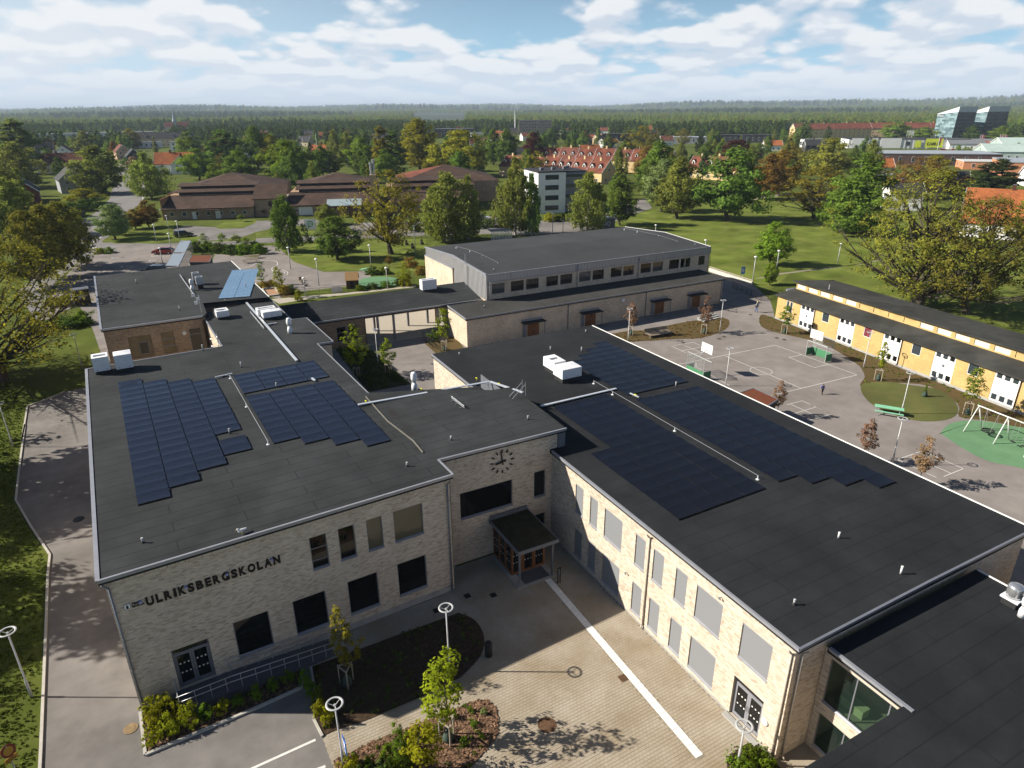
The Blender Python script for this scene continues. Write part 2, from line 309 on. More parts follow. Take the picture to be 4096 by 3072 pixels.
# ================================================================== walls, openings, bricks
class Wall:
    """vertical wall from p0 to p1; u runs along it, outward is to the right of p0->p1"""
    def __init__(s, p0, p1):
        s.p0 = Vector((p0[0], p0[1], 0)); d = Vector((p1[0]-p0[0], p1[1]-p0[1], 0)); s.L = d.length; s.u = d.normalized(); s.n = Vector((s.u.y, -s.u.x, 0))
    def p(s, u, out, z): return s.p0+s.u*u+s.n*out+Vector((0, 0, z))
    def box(s, mb, u0, u1, o0, o1, z0, z1, mi=0):
        p = [s.p(u, o, z) for z in (z0, z1) for (u, o) in ((u0, o1), (u1, o1), (u1, o0), (u0, o0))]
        return mb.add(p, [(0, 3, 2, 1), (4, 5, 6, 7), (0, 1, 5, 4), (1, 2, 6, 5), (2, 3, 7, 6), (3, 0, 4, 7)], mi)
def wall_face(mb, W, z0, z1, ops, u0=0.0, u1=None, out=0.0, depth=0.14):
    """wall sheet with real openings and their reveals"""
    u1 = W.L if u1 is None else u1
    us = sorted({u0, u1, *[o[0] for o in ops], *[o[1] for o in ops]}); zs = sorted({z0, z1, *[o[2] for o in ops], *[o[3] for o in ops]})
    us = [a for a in us if u0 <= a <= u1]; zs = [a for a in zs if z0 <= a <= z1]
    for a, b in zip(us[:-1], us[1:]):
        for c, d in zip(zs[:-1], zs[1:]):
            mu, mz = (a+b)/2, (c+d)/2
            if any(o[0] < mu < o[1] and o[2] < mz < o[3] for o in ops): continue
            mb.quad(W.p(a, out, c), W.p(b, out, c), W.p(b, out, d), W.p(a, out, d))
    for o in ops:
        a, b, c, d = o[:4]
        for (q, r) in (((a, c), (b, c)), ((b, c), (b, d)), ((b, d), (a, d)), ((a, d), (a, c))):
            mb.quad(W.p(q[0], out, q[1]), W.p(r[0], out, r[1]), W.p(r[0], -depth, r[1]), W.p(q[0], -depth, q[1]))
MORTAR = mat('mortar', (0.48, 0.42, 0.345), 0.95, 0.1, 3)
def brick_material(name, per_object):
    if name in _mats: return _mats[name]
    M = bpy.data.materials.new(name); M.use_nodes = True; nt = M.node_tree; N = nt.nodes; L = nt.links
    b = N['Principled BSDF']; b.inputs['Roughness'].default_value = 0.9; b.inputs['Specular IOR Level'].default_value = 0.2
    src = N.new('ShaderNodeObjectInfo').outputs['Random'] if per_object else N.new('ShaderNodeNewGeometry').outputs['Random Per Island']
    cr = N.new('ShaderNodeValToRGB'); L.new(src, cr.inputs[0]); e = cr.color_ramp.elements
    cols = [(0.0, (0.40, 0.315, 0.24)), (0.10, (0.48, 0.39, 0.305)), (0.35, (0.565, 0.475, 0.38)), (0.6, (0.61, 0.525, 0.425)), (0.9, (0.66, 0.58, 0.48)), (1.0, (0.54, 0.44, 0.35))]
    e[0].position = 0; e[0].color = (*cols[0][1], 1); e[1].position = 1; e[1].color = (*cols[-1][1], 1)
    for p, c in cols[1:-1]: q = e.new(p); q.color = (*c, 1)
    ge = N.new('ShaderNodeNewGeometry'); nz = N.new('ShaderNodeTexNoise'); L.new(ge.outputs['Position'], nz.inputs['Vector']); nz.inputs['Scale'].default_value = 0.7; nz.inputs['Detail'].default_value = 8
    mr = N.new('ShaderNodeMapRange'); L.new(nz.outputs['Fac'], mr.inputs[0]); mr.inputs[1].default_value = .3; mr.inputs[2].default_value = .7; mr.inputs[3].default_value = .91; mr.inputs[4].default_value = 1.08
    h = N.new('ShaderNodeMix'); h.data_type = 'RGBA'; h.blend_type = 'MULTIPLY'; h.inputs[0].default_value = 1; L.new(cr.outputs[0], h.inputs[6]); L.new(mr.outputs[0], h.inputs[7]); L.new(h.outputs[2], b.inputs['Base Color'])
    _mats[name] = M; return M
BRK_MANY = brick_material('hand_moulded_brick', False); BRK_ONE = brick_material('hand_moulded_brick_single', True)
def lay_bricks(parent, W, z0, z1, ops, u0, u1, singles=300, near=(0, 0, 28.9), soldier=True):
    """courses of real bricks standing 9 mm proud of the mortar; the ones nearest the camera are parts of their own"""
    Lb, Hb, J = 0.238, 0.064, 0.012; pit = Hb+J; D = 0.009
    full = []; cut = []
    ztop = z1-(0.25 if soldier else 0.0); nz = int((ztop-z0)/pit)
    for r in range(nz):
        za = z0+r*pit; zb = za+Hb
        free = [(u0, u1)]
        for o in ops:
            if o[2]-0.02 < zb and o[3]+0.02 > za:
                nf = []
                for a, b in free:
                    if o[1] <= a or o[0] >= b: nf.append((a, b)); continue
                    if o[0] > a: nf.append((a, o[0]))
                    if o[1] < b: nf.append((o[1], b))
                free = nf
        off = ((r % 2)*0.5+(0.25 if r % 5 == 3 else 0))*(Lb+J)
        k0 = int((u0-off)/(Lb+J))-1; k1 = int((u1-off)/(Lb+J))+1
        for k in range(k0, k1):
            a = off+k*(Lb+J); b = a+Lb
            for (fa, fb) in free:
                c, d = max(a, fa), min(b, fb)
                if d-c > 0.03: (full if d-c > Lb-1e-4 else cut).append((c, d, za, zb))
    if soldier:
        k = u0
        while k+Hb < u1:
            cut.append((k, k+Hb, z1-0.245, z1-0.01)); k += Hb+J
    full = np.array(full); cut = np.array(cut)
    if singles and len(full):
        cx = (full[:, 0]+full[:, 1])/2; cz = (full[:, 2]+full[:, 3])/2
        P = np.array(W.p0)[None]+np.outer(cx, np.array(W.u)); P[:, 2] = cz
        order = np.argsort(np.linalg.norm(P-np.array(near), axis=1)); one = full[order[:singles]]; rest = np.vstack([full[order[singles:]], cut])
        mb = MB(); proto = None; off = Vector((0, 0, 0)); q = parent
        while q is not None: off = off+q.location; q = q.parent
        for i, (a, b, c, d) in enumerate(one):
            jit = RNG.uniform(-0.0025, 0.003)
            loc = W.p(a, jit, c)-off
            if proto is None:
                W0 = Wall((0, 0), (W.u.x, W.u.y)); m = MB(); W0.box(m, 0, Lb, -0.02, D, 0, Hb); proto = m.build('brick', BRK_ONE, parent, local=True); o = proto
            else: o = proto.copy(); COL.objects.link(o)
            o.location = loc
    else: rest = np.vstack([full, cut]) if len(full) else cut
    n = len(rest)
    jit = RNG.uniform(-0.003, 0.004, n)
    u = np.array(W.u); nn = np.array(W.n); p0 = np.array(W.p0); z = np.array((0, 0, 1.0))
    corners = []
    for (ui, zi, oi) in ((0, 2, 1), (1, 2, 1), (1, 3, 1), (0, 3, 1), (0, 2, 0), (1, 2, 0), (1, 3, 0), (0, 3, 0)):
        o = (D+jit) if oi else np.full(n, -0.01)
        corners.append(p0+rest[:, ui, None]*u+rest[:, zi, None]*z+o[:, None]*nn)
    V = np.stack(corners, 1).reshape(-1, 3)
    off = np.zeros(3); q = parent
    while q is not None: off = off+np.array(q.location); q = q.parent
    base = (np.arange(n)*8)[:, None]
    F = np.concatenate([base+np.array([f]) for f in ((0, 1, 2, 3), (1, 0, 4, 5), (2, 1, 5, 6), (3, 2, 6, 7), (0, 3, 7, 4))])
    np_mesh('brickwork', V-off, F, BRK_MANY, parent, 'stuff')
def window(parent, W, u0, u1, z0, z1, kind='glass', fr=None, name='window', rec=-0.10, split=None, sill=True, post=None):
    fr = fr or METAL_D; t = 0.055; mb = MB()
    W.box(mb, u0+.005, u0+t, rec-0.05, rec+0.03, z0+.005, z1-.005); W.box(mb, u1-t, u1-.005, rec-0.05, rec+0.03, z0+.005, z1-.005)
    W.box(mb, u0+t, u1-t, rec-0.05, rec+0.03, z1-t, z1-.005); W.box(mb, u0+t, u1-t, rec-0.05, rec+0.03, z0+.005, z0+t)
    for f in (split or ()):
        z = z0+(z1-z0)*f; W.box(mb, u0+t, u1-t, rec-0.045, rec+0.027, z-.03, z+.03)
    for f in (post or ()):
        u = u0+(u1-u0)*f; W.box(mb, u-.03, u+.03, rec-0.043, rec+0.024, z0+t, z1-t)
    w = mb.build(name, fr, parent)
    m = MB()
    if kind == 'blind':
        o = rec+0.035; W.box(m, u0+.03, u1-.03, o, o+.012, z0+.02, z1-.10); m.build('sun_screen', BLIND, w)
        c = MB(); W.box(c, u0+.01, u1-.01, rec+.031, -0.005, z1-.10, z1-.008); c.build('screen_box', METAL, w)
    else:
        m.quad(W.p(u0+t*.8, rec, z0+t*.8), W.p(u1-t*.8, rec, z0+t*.8), W.p(u1-t*.8, rec, z1-t*.8), W.p(u0+t*.8, rec, z1-t*.8)); m.build('pane', GLASSD if kind == 'glass' else kind, w)
    if sill:
        s = MB(); p = [W.p(u0-.02, rec+.03, z0+.03), W.p(u1+.02, rec+.03, z0+.03), W.p(u1+.02, .05, z0-.03), W.p(u0-.02, .05, z0-.03), W.p(u0-.02, rec+.03, z0-.0), W.p(u1+.02, rec+.03, z0-.0), W.p(u1+.02, .05, z0-.07), W.p(u0-.02, .05, z0-.07)]
        s.add(p, [(0, 3, 2, 1), (3, 7, 6, 2), (0, 4, 7, 3), (1, 2, 6, 5), (4, 5, 6, 7)]); s.build('sill', METAL if kind != 'blind' else METAL, w)
    return w
def double_door(parent, W, u0, u1, z0, z1, dots=True, fr=None, transom=0.42):
    fr = fr or METAL_D; rec = -0.18; mb = MB(); t = 0.07; zm = z1-transom; um = (u0+u1)/2
    for a, b in ((u0+.005, u0+t), (u1-t, u1-.005)): W.box(mb, a, b, rec-.05, rec+.03, z0, z1-.005)
    W.box(mb, u0+t, u1-t, rec-.05, rec+.03, z1-t, z1-.005); W.box(mb, u0+t, u1-t, rec-.05, rec+.03, zm-.05, zm+.04)
    d = mb.build('door_frame', fr, parent)
    g = MB(); g.quad(W.p(u0+t, rec, zm+.04), W.p(u1-t, rec, zm+.04), W.p(u1-t, rec, z1-t), W.p(u0+t, rec, z1-t)); g.build('transom_pane', GLASSD, d)
    for a, b in ((u0+t, um-.005), (um+.005, u1-t)):
        m = MB(); s = .11
        W.box(m, a, a+s, rec-.03, rec+.025, z0+.01, zm-.055); W.box(m, b-s, b, rec-.03, rec+.025, z0+.01, zm-.055); W.box(m, a+s, b-s, rec-.03, rec+.025, z0+.01, z0+.2); W.box(m, a+s, b-s, rec-.03, rec+.025, zm-.15, zm-.055)
        lf = m.build('door', fr, parent)
        g = MB(); g.quad(W.p(a+s, rec, z0+.2), W.p(b-s, rec, z0+.2), W.p(b-s, rec, zm-.15), W.p(a+s, rec, zm-.15)); g.build('pane', GLASSD, lf)
        if dots:
            for zz in (z0+0.85, z0+1.45):
                for k in range(3):
                    uu = a+s+(b-a-2*s)*(0.17+0.33*k); q = MB(); q.lathe(W.p(uu, rec+.004, zz), [(0.045, 0), (0.045, 0.004)], 10, axis=W.n); q.build('warning_dot', WHITE, lf)
        h = MB(); e = b-.06 if a < um-.1 and b < um+.01 else a+.06; h.tube(W.p(e, rec+.07, z0+.9), W.p(e, rec+.07, z0+1.25), .015); h.build('handle', GALV, lf)
    return d
def roof_slab(parent, poly, z, thick=0.28, m=None, name='roof', zz=None):
    mb = MB(); mb.prism(poly, z-thick, zz if zz else z); return mb.build(name, m or ROOF_R, parent)
def roof_edge(parent, pts, z, w=0.12, h=0.07, drop=0.13, m=None, closed=False):
    """metal flashing along the roof's rim"""
    mb = MB(); P = [Vector((p[0], p[1], p[2] if len(p) > 2 else z)) for p in pts]
    segs = list(zip(P[:-1], P[1:]))+([(P[-1], P[0])] if closed else [])
    for i, (a, b) in enumerate(segs):
        d = (b-a).normalized(); e = 0.03*(1 if i % 2 else 0)
        mb.bar(a+d*e+Vector((0, 0, h/2-.02-e*.1)), b-d*e+Vector((0, 0, h/2-.02-e*.1)), w, h)
        mb.bar(a+d*e+Vector((0, 0, -drop/2-.02)), b-d*e+Vector((0, 0, -drop/2-.02)), 0.05, drop)
    return mb.build('roof_flashing', m or METAL, parent)
def downpipe(parent, p, z0, z1, m=None, r=0.05, n=None):
    mb = MB(); p = Vector((p[0], p[1], 0)); n = Vector(n) if n else Vector((0, -1, 0))
    mb.path([p+n*.25+Vector((0, 0, z1)), p+Vector((0, 0, z1-.3)), p+Vector((0, 0, z0+.25)), p+n*.15+Vector((0, 0, z0+.1))], r, 8)
    for z in np.arange(z0+1, z1-.5, 2.0): mb.ring(p+Vector((0, 0, z)), r+.005, .012, 8, 4)
    return mb.build('downpipe', m or METAL_D, parent, smooth=True)

# ================================================================== entrance block (left) and its raised middle
TH = math.atan2(1.08, 18.54); LF = Frame((-5.2, 31.72), TH); H1 = 8.6
ent = thing('school_building', 'brick entrance block with the black name letters and wall clock, dark flat roof', 'school', LF.p(9, 16))
WL = Wall(LF.xy(0, 0), LF.xy(18.2, 0))
ops_L = [(9.57, 10.52, 5.08, 7.2), (11.18, 12.13, 5.08, 7.2), (12.83, 13.78, 5.08, 7.2), (14.48, 16.34, 5.08, 7.2),
         (5.01, 6.88, 1.08, 3.46), (8.18, 10.05, 1.08, 3.46), (11.35, 13.19, 1.08, 3.46), (14.46, 16.35, 1.08, 3.46), (1.92, 3.72, 0.5, 3.08)]
mb = MB(); wall_face(mb, WL, 0.42, H1-.27, ops_L, 0, 18.2); mb.build('wall', MORTAR, ent)
lay_bricks(ent, WL, 0.43, H1-.28, ops_L, 0.0, 18.2)
mb = MB(); WL.box(mb, 3.9, 18.2, -0.1, 0.03, -0.3, 0.415); WL.box(mb, -.02, 1.7, -.1, .03, -.3, .415); mb.build('plinth', CONC, ent)
for i, o in enumerate(ops_L[:8]):
    window(ent, WL, *o[:4], kind='glass' if i not in (2, 3) else glass_mat('glass_with_curtain', (0.10, 0.09, 0.06), 0.05, 0.5), split=(0.25, .62) if i == 0 else None)
double_door(ent, WL, 1.92, 3.72, 0.5, 3.08)
downpipe(ent, WL.p(0.12, .1, 0), -0.1, H1-.35, n=-WL.u); downpipe(ent, WL.p(18.0, .1, 0), -0.1, H1-.35)
# side, court and back walls
Cn = dict(a=LF.xy(0, 0), b=LF.xy(0, 32.3), c=LF.xy(10.7, 32.3), d=LF.xy(10.75, 45.2), e=LF.xy(18.3, 47.8), f=LF.xy(18.3, 37.6), g=LF.xy(19.8, 37.4), h=LF.xy(19.8, 28.4), i=LF.xy(18.3, 28.4), j=LF.xy(18.3, 14.75))
mb = MB()
for k, l in ('ba', 'cb', 'dc', 'fe', 'gf', 'hg', 'ih', 'ji'):
    wall_face(mb, Wall(Cn[k], Cn[l]), -0.3, H1-.27, [])
mb.build('rear_wall', BRK_SHEET, ent)
WM = Wall((13.0, 34.9), (21.95, 34.9))
def my(x): return x-13.0
ops_M = [(my(14.49), my(18.4), 3.62, 5.6), (my(20.11), my(21.03), 3.62, 5.64), (my(20.15), my(21.03), 0.2, 2.15)]
mb = MB(); wall_face(mb, WM, 0.1, H1-.27, ops_M, 0, WM.L); wall_face(mb, Wall((13.0, 32.75), (13.0, 34.9)), 0.1, H1-.27, []); mb.build('wall', MORTAR, ent)
lay_bricks(ent, WM, 0.12, H1-.28, ops_M, 0, WM.L, singles=0)
for o in ops_M: window(ent, WM, *o[:4], sill=o[2] > 1)
WMr = Wall((21.98, 34.93), (21.98, 47.3)); mb = MB()
for k in range(16):
    WMr.box(mb, k*.77+.01, k*.77+.76, 0, .04+.01*(k % 2), 6.5, H1-.27)
mb.build('cladding_panel', METAL_D, ent)
W2 = Wall((21.3, 34.62), (22.55, 34.62)); mb = MB(); mb.box(21.99, 22.42, 34.80, 34.92, 6.9, 8.34); mb.box(22.43, 22.55, 34.82, 34.92, 6.9, 8.34); mb.build('cladding_panel', METAL_D, ent)
downpipe(ent, (21.9, 34.8), 0, 6.9); downpipe(ent, (22.02, 34.35), 0, 6.8)
roofL = [LF.xy(-.2, -.2), LF.xy(18.38, -.2), LF.xy(18.41, 1.95), (22.52, 34.65), (22.7, 43.0), (21.0, 43.2), (17.0, 45.6), (12.4, 47.3), LF.xy(18.42, 14.6), LF.xy(18.49, 28.46), LF.xy(19.97, 28.31), LF.xy(19.98, 37.5), LF.xy(18.46, 37.7), LF.xy(18.52, 47.9), LF.xy(10.72, 45.3), LF.xy(10.72, 32.5), LF.xy(-.25, 32.47)]
rl = roof_slab(ent, roofL, H1, m=ROOF_L)
mb = MB(); a, b, c, d = (12.4, 47.3, H1-.004), (17.0, 45.6, H1-.004), (21.0, 43.2, H1-.004), (21.45, 47.35, 7.25)
mb.add([a, b, c, (22.3, 43.1, 7.4), d, (12.4, 47.3, 7.0), (21.45, 47.35, 6.9)], [(0, 1, 2, 3, 4)]); mb.add([a, (12.4, 47.3, 6.9), (21.45, 47.35, 6.9), d], [(0, 1, 2, 3)]); mb.build('sloped_roof', ROOF_L, ent)
roof_edge(ent, roofL[:2], H1); roof_edge(ent, roofL[1:3]+[roofL[2]], H1) if 0 else None
roof_edge(ent, roofL[1:3], H1-.01); roof_edge(ent, roofL[2:4], H1-.02); roof_edge(ent, [roofL[-1], roofL[0]], H1-.005, w=.2)
roof_edge(ent, roofL[7:10], H1-.01, w=.08); roof_edge(ent, roofL[10:12], H1-.01, w=.08); roof_edge(ent, roofL[9:11], H1-.02, w=.08); roof_edge(ent, roofL[11:14], H1-.01, w=.08); roof_edge(ent, roofL[14:17], H1-.01, w=.12)
# porch in front of the doors
PX0, PX1, PY0, PY1, PZ = 16.6, 19.5, 30.7, 34.85, 2.95
prch = thing('entrance_porch', 'wooden entrance porch with glazed doors under a mossy dark flat roof', 'porch', (18.0, 32.6, 0))
MOSS = mat('moss_roof', (0.035, 0.032, 0.016), 1.0, 0.5, 2.5, bump=0.6, bscale=14)
mb = MB(); mb.box(PX0, PX1, PY0, PY1, PZ-.12, PZ); mb.build('roof', MOSS, prch)
mb = MB(); mb.box(PX0-.05, PX1+.05, PY0-.06, PY0-.002, PZ-.22, PZ+.03); mb.box(PX0-.06, PX0-.002, PY0, PY1, PZ-.22, PZ+.03); mb.box(PX1+.002, PX1+.06, PY0, PY1, PZ-.22, PZ+.03); mb.box(PX0, PX1, PY1-.1, PY1-.002, PZ+.002, PZ+.3); mb.build('fascia', METAL_D, prch)
for (x, y) in ((16.8, 30.95), (19.28, 30.95)): mb = MB(); mb.box(x-.06, x+.06, y-.06, y+.06, 0, PZ-.13); mb.build('post', METAL_D, prch)
WP = Wall((16.85, 32.15), (19.4, 32.15)); WPl = Wall((16.85, 34.85), (16.85, 32.15))
def porch_bay(W, u0, u1):
    m = MB(); W.box(m, u0, u0+.13, -.1, 0, 0.05, PZ-.13); W.box(m, u1-.13, u1, -.1, 0, .05, PZ-.13); W.box(m, u0+.13, u1-.13, -.1, 0, .05, .22); W.box(m, u0+.13, u1-.13, -.1, 0, PZ-.35, PZ-.13); b = m.build('door', WOODB, prch)
    g = MB(); g.quad(W.p(u0+.13, -.05, .22), W.p(u1-.13, -.05, .22), W.p(u1-.13, -.05, PZ-.35), W.p(u0+.13, -.05, PZ-.35)); g.build('pane', GLASSD, b)
    for zz in (0.95, 1.5):
        for k in range(3): q = MB(); q.lathe(W.p(u0+.2+(u1-u0-.4)*k/2, -.045, zz), [(.04, 0), (.04, .004)], 10, axis=W.n); q.build('warning_dot', WHITE, b)
for k in range(3): porch_bay(WP, k*.85, k*.85+.845)
for k in range(3): porch_bay(WPl, k*.9, k*.9+.895)
mb = MB(); mb.box(16.6, 19.5, 30.7, 34.8, 0.008, 0.05); mb.build('step', CONC, prch)
mb = MB(); mb.box(17.2, 19.1, 30.95, 32.1, .052, .065); mb.build('door_mat', mat('grey_mat', (.09, .095, .11), .95, .2, 20), prch)
downpipe(prch, (19.2, 30.85), 0, PZ-.1, r=.035)
# ================================================================== right classroom wing
H2 = 7.15; RIDGE = 7.24
wing = thing('school_building', 'long pale brick wing with grey sun screens, two solar fields split by its ridge', 'school', (30.7, 35, 0))
WR = Wall((21.55, 57.0), (21.55, 14.15))
def ry(y): return 57.0-y
ops_R = []
for (a, b) in ((31.83, 30.9), (30.12, 29.27), (28.53, 26.7), (25.42, 24.5), (23.8, 22.9), (21.92, 21.02), (20.3, 18.45), (17.15, 15.31)): ops_R.append((ry(a), ry(b), 3.9, 5.98))
for (a, b) in ((31.83, 30.9), (30.18, 29.3), (28.54, 26.7), (25.42, 24.52), (23.81, 22.9), (21.95, 21.02), (20.32, 18.44)): ops_R.append((ry(a), ry(b), 0.47, 2.57))
ops_R.append((ry(17.15), ry(15.27), 0.1, 2.62)); ops_R.append((ry(54.5), ry(53.3), 2.6, 4.6))
mb = MB(); wall_face(mb, WR, 0.12, H2-.27, ops_R); mb.build('wall', MORTAR, wing)
lay_bricks(wing, WR, 0.14, H2-.28, ops_R, ry(35.2), ry(14.15)); lay_bricks(wing, WR, 3.0, H2-.28, ops_R, 0.0, ry(47), singles=0)
mb = MB(); WR.box(mb, 0, ry(17.25), -.1, .03, -.2, .115); WR.box(mb, ry(15.2), WR.L, -.1, .03, -.2, .115); mb.build('plinth', CONC, wing)
for o in ops_R[:15]: window(wing, WR, *o[:4], kind='blind')
window(wing, WR, *ops_R[16][:4], kind='blind')
double_door(wing, WR, *ops_R[15][:4], fr=METAL)
mb = MB(); mb.lathe(WR.p(ry(15.02), .01, 1.62), [(.2, 0), (.2, .06), (.14, .1)], 16, axis=WR.n); mb.build('round_wall_lamp', WHITE, wing)
for (y_, z_) in ((25.97, 2.82), (18.63, 6.39)): mb = MB(); mb.bar(WR.p(ry(y_), .0, z_), WR.p(ry(y_), .18, z_+.05), .03, .03); mb.lathe(WR.p(ry(y_)+.03, .18, z_), [(.04, -.07), (.05, .06)], 8, axis=WR.u); mb.build('wall_spotlight', METAL_D, wing)
mb = MB(); WR.box(mb, ry(17.3), ry(15.1), .03, .35, -.1, .1); mb.build('door_step', CONC, wing)
PIPE_L = mat('beige_pipe', (0.46, 0.40, 0.33), .5, .1, 3)
downpipe(wing, (21.47, 24.15), 0, H2-.35, PIPE_L, n=(-1, 0, 0)); downpipe(wing, (21.47, 14.3), 0, H2-.35, PIPE_L, n=(-1, 0, 0)); downpipe(wing, (21.9, 14.05), 0, H2-.35, PIPE_L)
WE = Wall((21.55, 14.15), (39.9, 14.15)); mb = MB(); wall_face(mb, WE, -.2, H2-.27, []); mb.build('wall', MORTAR, wing)
lay_bricks(wing, WE, 0.02, H2-.28, [], 0, 2.2, singles=0); 
mb = MB(); WE.box(mb, 2.21, WE.L, -.05, .004, 0, H2-.27); wall_face(mb, Wall((39.9, 14.15), (39.9, 57)), -.2, H2-.27, []); wall_face(mb, Wall((39.9, 57), (21.55, 57)), -.2, H2-.27, []); mb.build('rear_wall', BRK_SHEET, wing)
mb = MB(); X0, X1, XM, Y0, Y1 = 21.36, 40.06, 30.65, 13.9, 57.07
mb.add([(X0, Y0, H2), (XM, Y0, RIDGE), (X1, Y0, H2), (X1, Y1, H2), (XM, Y1, RIDGE), (X0, Y1, H2), (X0, Y0, H2-.28), (X1, Y0, H2-.28), (X1, Y1, H2-.28), (X0, Y1, H2-.28)],
       [(0, 1, 4, 5), (1, 2, 3, 4), (6, 7, 2, 1, 0), (7, 8, 3, 2), (8, 9, 5, 4, 3), (9, 6, 0, 5)]); mb.build('roof', ROOF_R, wing)
roof_edge(wing, [(X0, 34.6), (X0, Y0)], H2); roof_edge(wing, [(X0, 57.0), (X0, 47.5)], H2, w=.1); roof_edge(wing, [(X1, Y1), (X1, Y0)], H2, w=.08, m=WHITE)  # white on the far rim stands for sun catching the flashing
roof_edge(wing, [(X0, Y0, H2), (XM, Y0, RIDGE), (X1, Y0, H2)], H2, w=.12, m=METAL_D)
def rz(x): return H2+(RIDGE-H2)*(1-abs(x-XM)/((XM-X0) if x < XM else (X1-XM)))
# ================================================================== glazed lower wing at the bottom right
ann = thing('school_building', 'lower flat-roofed wing with tall green-tinted glazing beside the pale brick wing', 'school', (29, 5, 0))
HA = 6.4
WA = Wall((23.6, 14.1), (23.6, 10.2)); opsA = [(0.35, 3.85, 3.15, 5.72), (.35, 3.85, .35, 2.4)]
mb = MB(); wall_face(mb, WA, -.2, HA-.27, opsA); mb.build('wall', MORTAR, ann)
lay_bricks(ann, WA, 0.02, HA-.28, opsA, 0, 3.9, singles=0)
GLASST = glass_mat('green_tinted_glass', (0.02, 0.035, 0.03), 0.02, 0.5, alpha=0.45)
for o in opsA: window(ann, WA, *o[:4], kind=GLASST, post=(0.38, 0.82), rec=-.06)
ROOMW = mat('pale_green_interior', (0.38, 0.45, 0.26), .8, .1, 2)
mb = MB(); mb.box(23.9, 29, 10.3, 14.0, 2.95, 3.05); mb.box(23.9, 29, 10.3, 14.0, 0.1, 0.2); mb.box(29, 29.1, 10.3, 14, .2, 6); mb.box(23.9, 29, 13.95, 14.05, .2, 6); mb.build('inner_floor', mat('interior_floor', (.22, .24, .17), .7, .1, 2), ann)
for (y0, y1, z) in ((12.2, 13.4, 3.05), (10.9, 11.5, 3.05), (10.5, 10.75, 3.05), (11.6, 13.0, .2)): mb = MB(); mb.box(24.3, 24.8, y0, y1, z, z+.45); mb.build('bench', ROOMW, ann)
roofA = [(23.35, 13.88), (23.35, 10.25), (10.0, 10.25), (10.0, -8), (60, -8), (60, 9.2), (34.8, 9.2), (34.8, 13.88)]
roof_slab(ann, roofA, HA, m=ROOF_R, thick=.3)
roof_edge(ann, [(23.35, 13.8), (23.35, 9.9)], HA, w=.16); roof_edge(ann, [(34.8, 13.8), (34.8, 9.4)], HA, w=.08, m=WHITE); roof_edge(ann, [(23.2, 10.25), (10, 10.25)], HA-.05, w=.05, h=.06, m=DARKG)  # right rim coloured white to paint sunlight onto its flashing
mb = MB(); wall_face(mb, Wall((34.6, 9), (34.6, 13.9)), -.2, HA-.25, []); wall_face(mb, Wall((60, 9), (34.6, 9)), -.2, HA-.25, []); wall_face(mb, Wall((23.6, 10.0), (10.1, 10.0)), -.2, HA-.25, []); wall_face(mb, Wall((10.1, 10.0), (10.1, -8)), -.2, HA-.25, []); mb.build('rear_wall', BRK_SHEET, ann)
# ================================================================== far wing (upper left)
H3 = 9.1
far = thing('school_building', 'far left brick wing with light blue solar field on its flat roof', 'school', LF.p(8, 58))
def L2(x, y): 
    d = Vector((x-LF.o.x, y-LF.o.y, 0)); return (d.dot(LF.u), d.dot(LF.v))
fFL, fFR, fBL, fBR, fS, fSc = (-6.46, 74.45), (2.85, 74.7), (-8.02, 101.6), (8.93, 102.8), (10.28, 78.64), (3.3, 80.2)
roofF = [fFL, fFR, (3.3, 75.7), fSc, (10.28, 79.2), fBR, fBL]
roof_slab(far, roofF, H3, m=ROOF_L)
WF = Wall((fFL[0]+.15, fFL[1]+.2), (fFR[0]-.1, fFR[1]+.2))
opsF = [(1.9, 4.0, 5.6, 7.9), (4.9, 6.1, 5.6, 7.9), (7.55, 8.75, 5.2, 7.9)]
mb = MB(); wall_face(mb, WF, 0, H3-.27, opsF)
for k in range(len(roofF)-1):
    a, b = roofF[(k+1) % 7], roofF[(k+2) % 7]
    wall_face(mb, Wall(a, b), -.2, H3-.27, [], out=-.15)
mb.build('wall', BRK_BROWN, far)
mb = MB(); WF.box(mb, 1.9, 4.0, -.13, -.10, 5.6, 7.9); WF.box(mb, 4.9, 6.1, -.13, -.1, 5.6, 7.9); mb.build('brick_infill', mat('brown_infill_board', (.20, .15, .09), .8, .15, 2), far)
window(far, WF, 2.75, 3.65, 5.9, 7.2, rec=-.06, sill=False); window(far, WF, *opsF[2], sill=False, split=(.75,)); 
for f in (.33, .66): mb = MB(); WF.box(mb, 4.9, 6.1, -.1, -.06, 5.6+2.3*f-.04, 5.6+2.3*f+.04); mb.build('infill_rail', METAL_D, far)
mb = MB(); mb.lathe(WF.p(7.1, .01, 7.5), [(.2, 0), (.2, .05), (.15, .09)], 14, axis=WF.n); mb.build('round_wall_lamp', WHITE, far)
roof_edge(far, roofF[:2], H3); roof_edge(far, [fBL, fFL], H3-.01, w=.2); roof_edge(far, [(10.28, 79.3), fBR], H3, w=.08, m=WHITE)  # right-hand flashing white: a sunlit highlight put into its colour
mb = MB(); wall_face(mb, Wall((3.3, 75.7), (3.3, 80.2)), 8.55, H3-.02, []); wall_face(mb, Wall((3.3, 80.2), (10.28, 79.2)), 8.55, H3-.02, []); mb.build('upstand', DARKG, far)
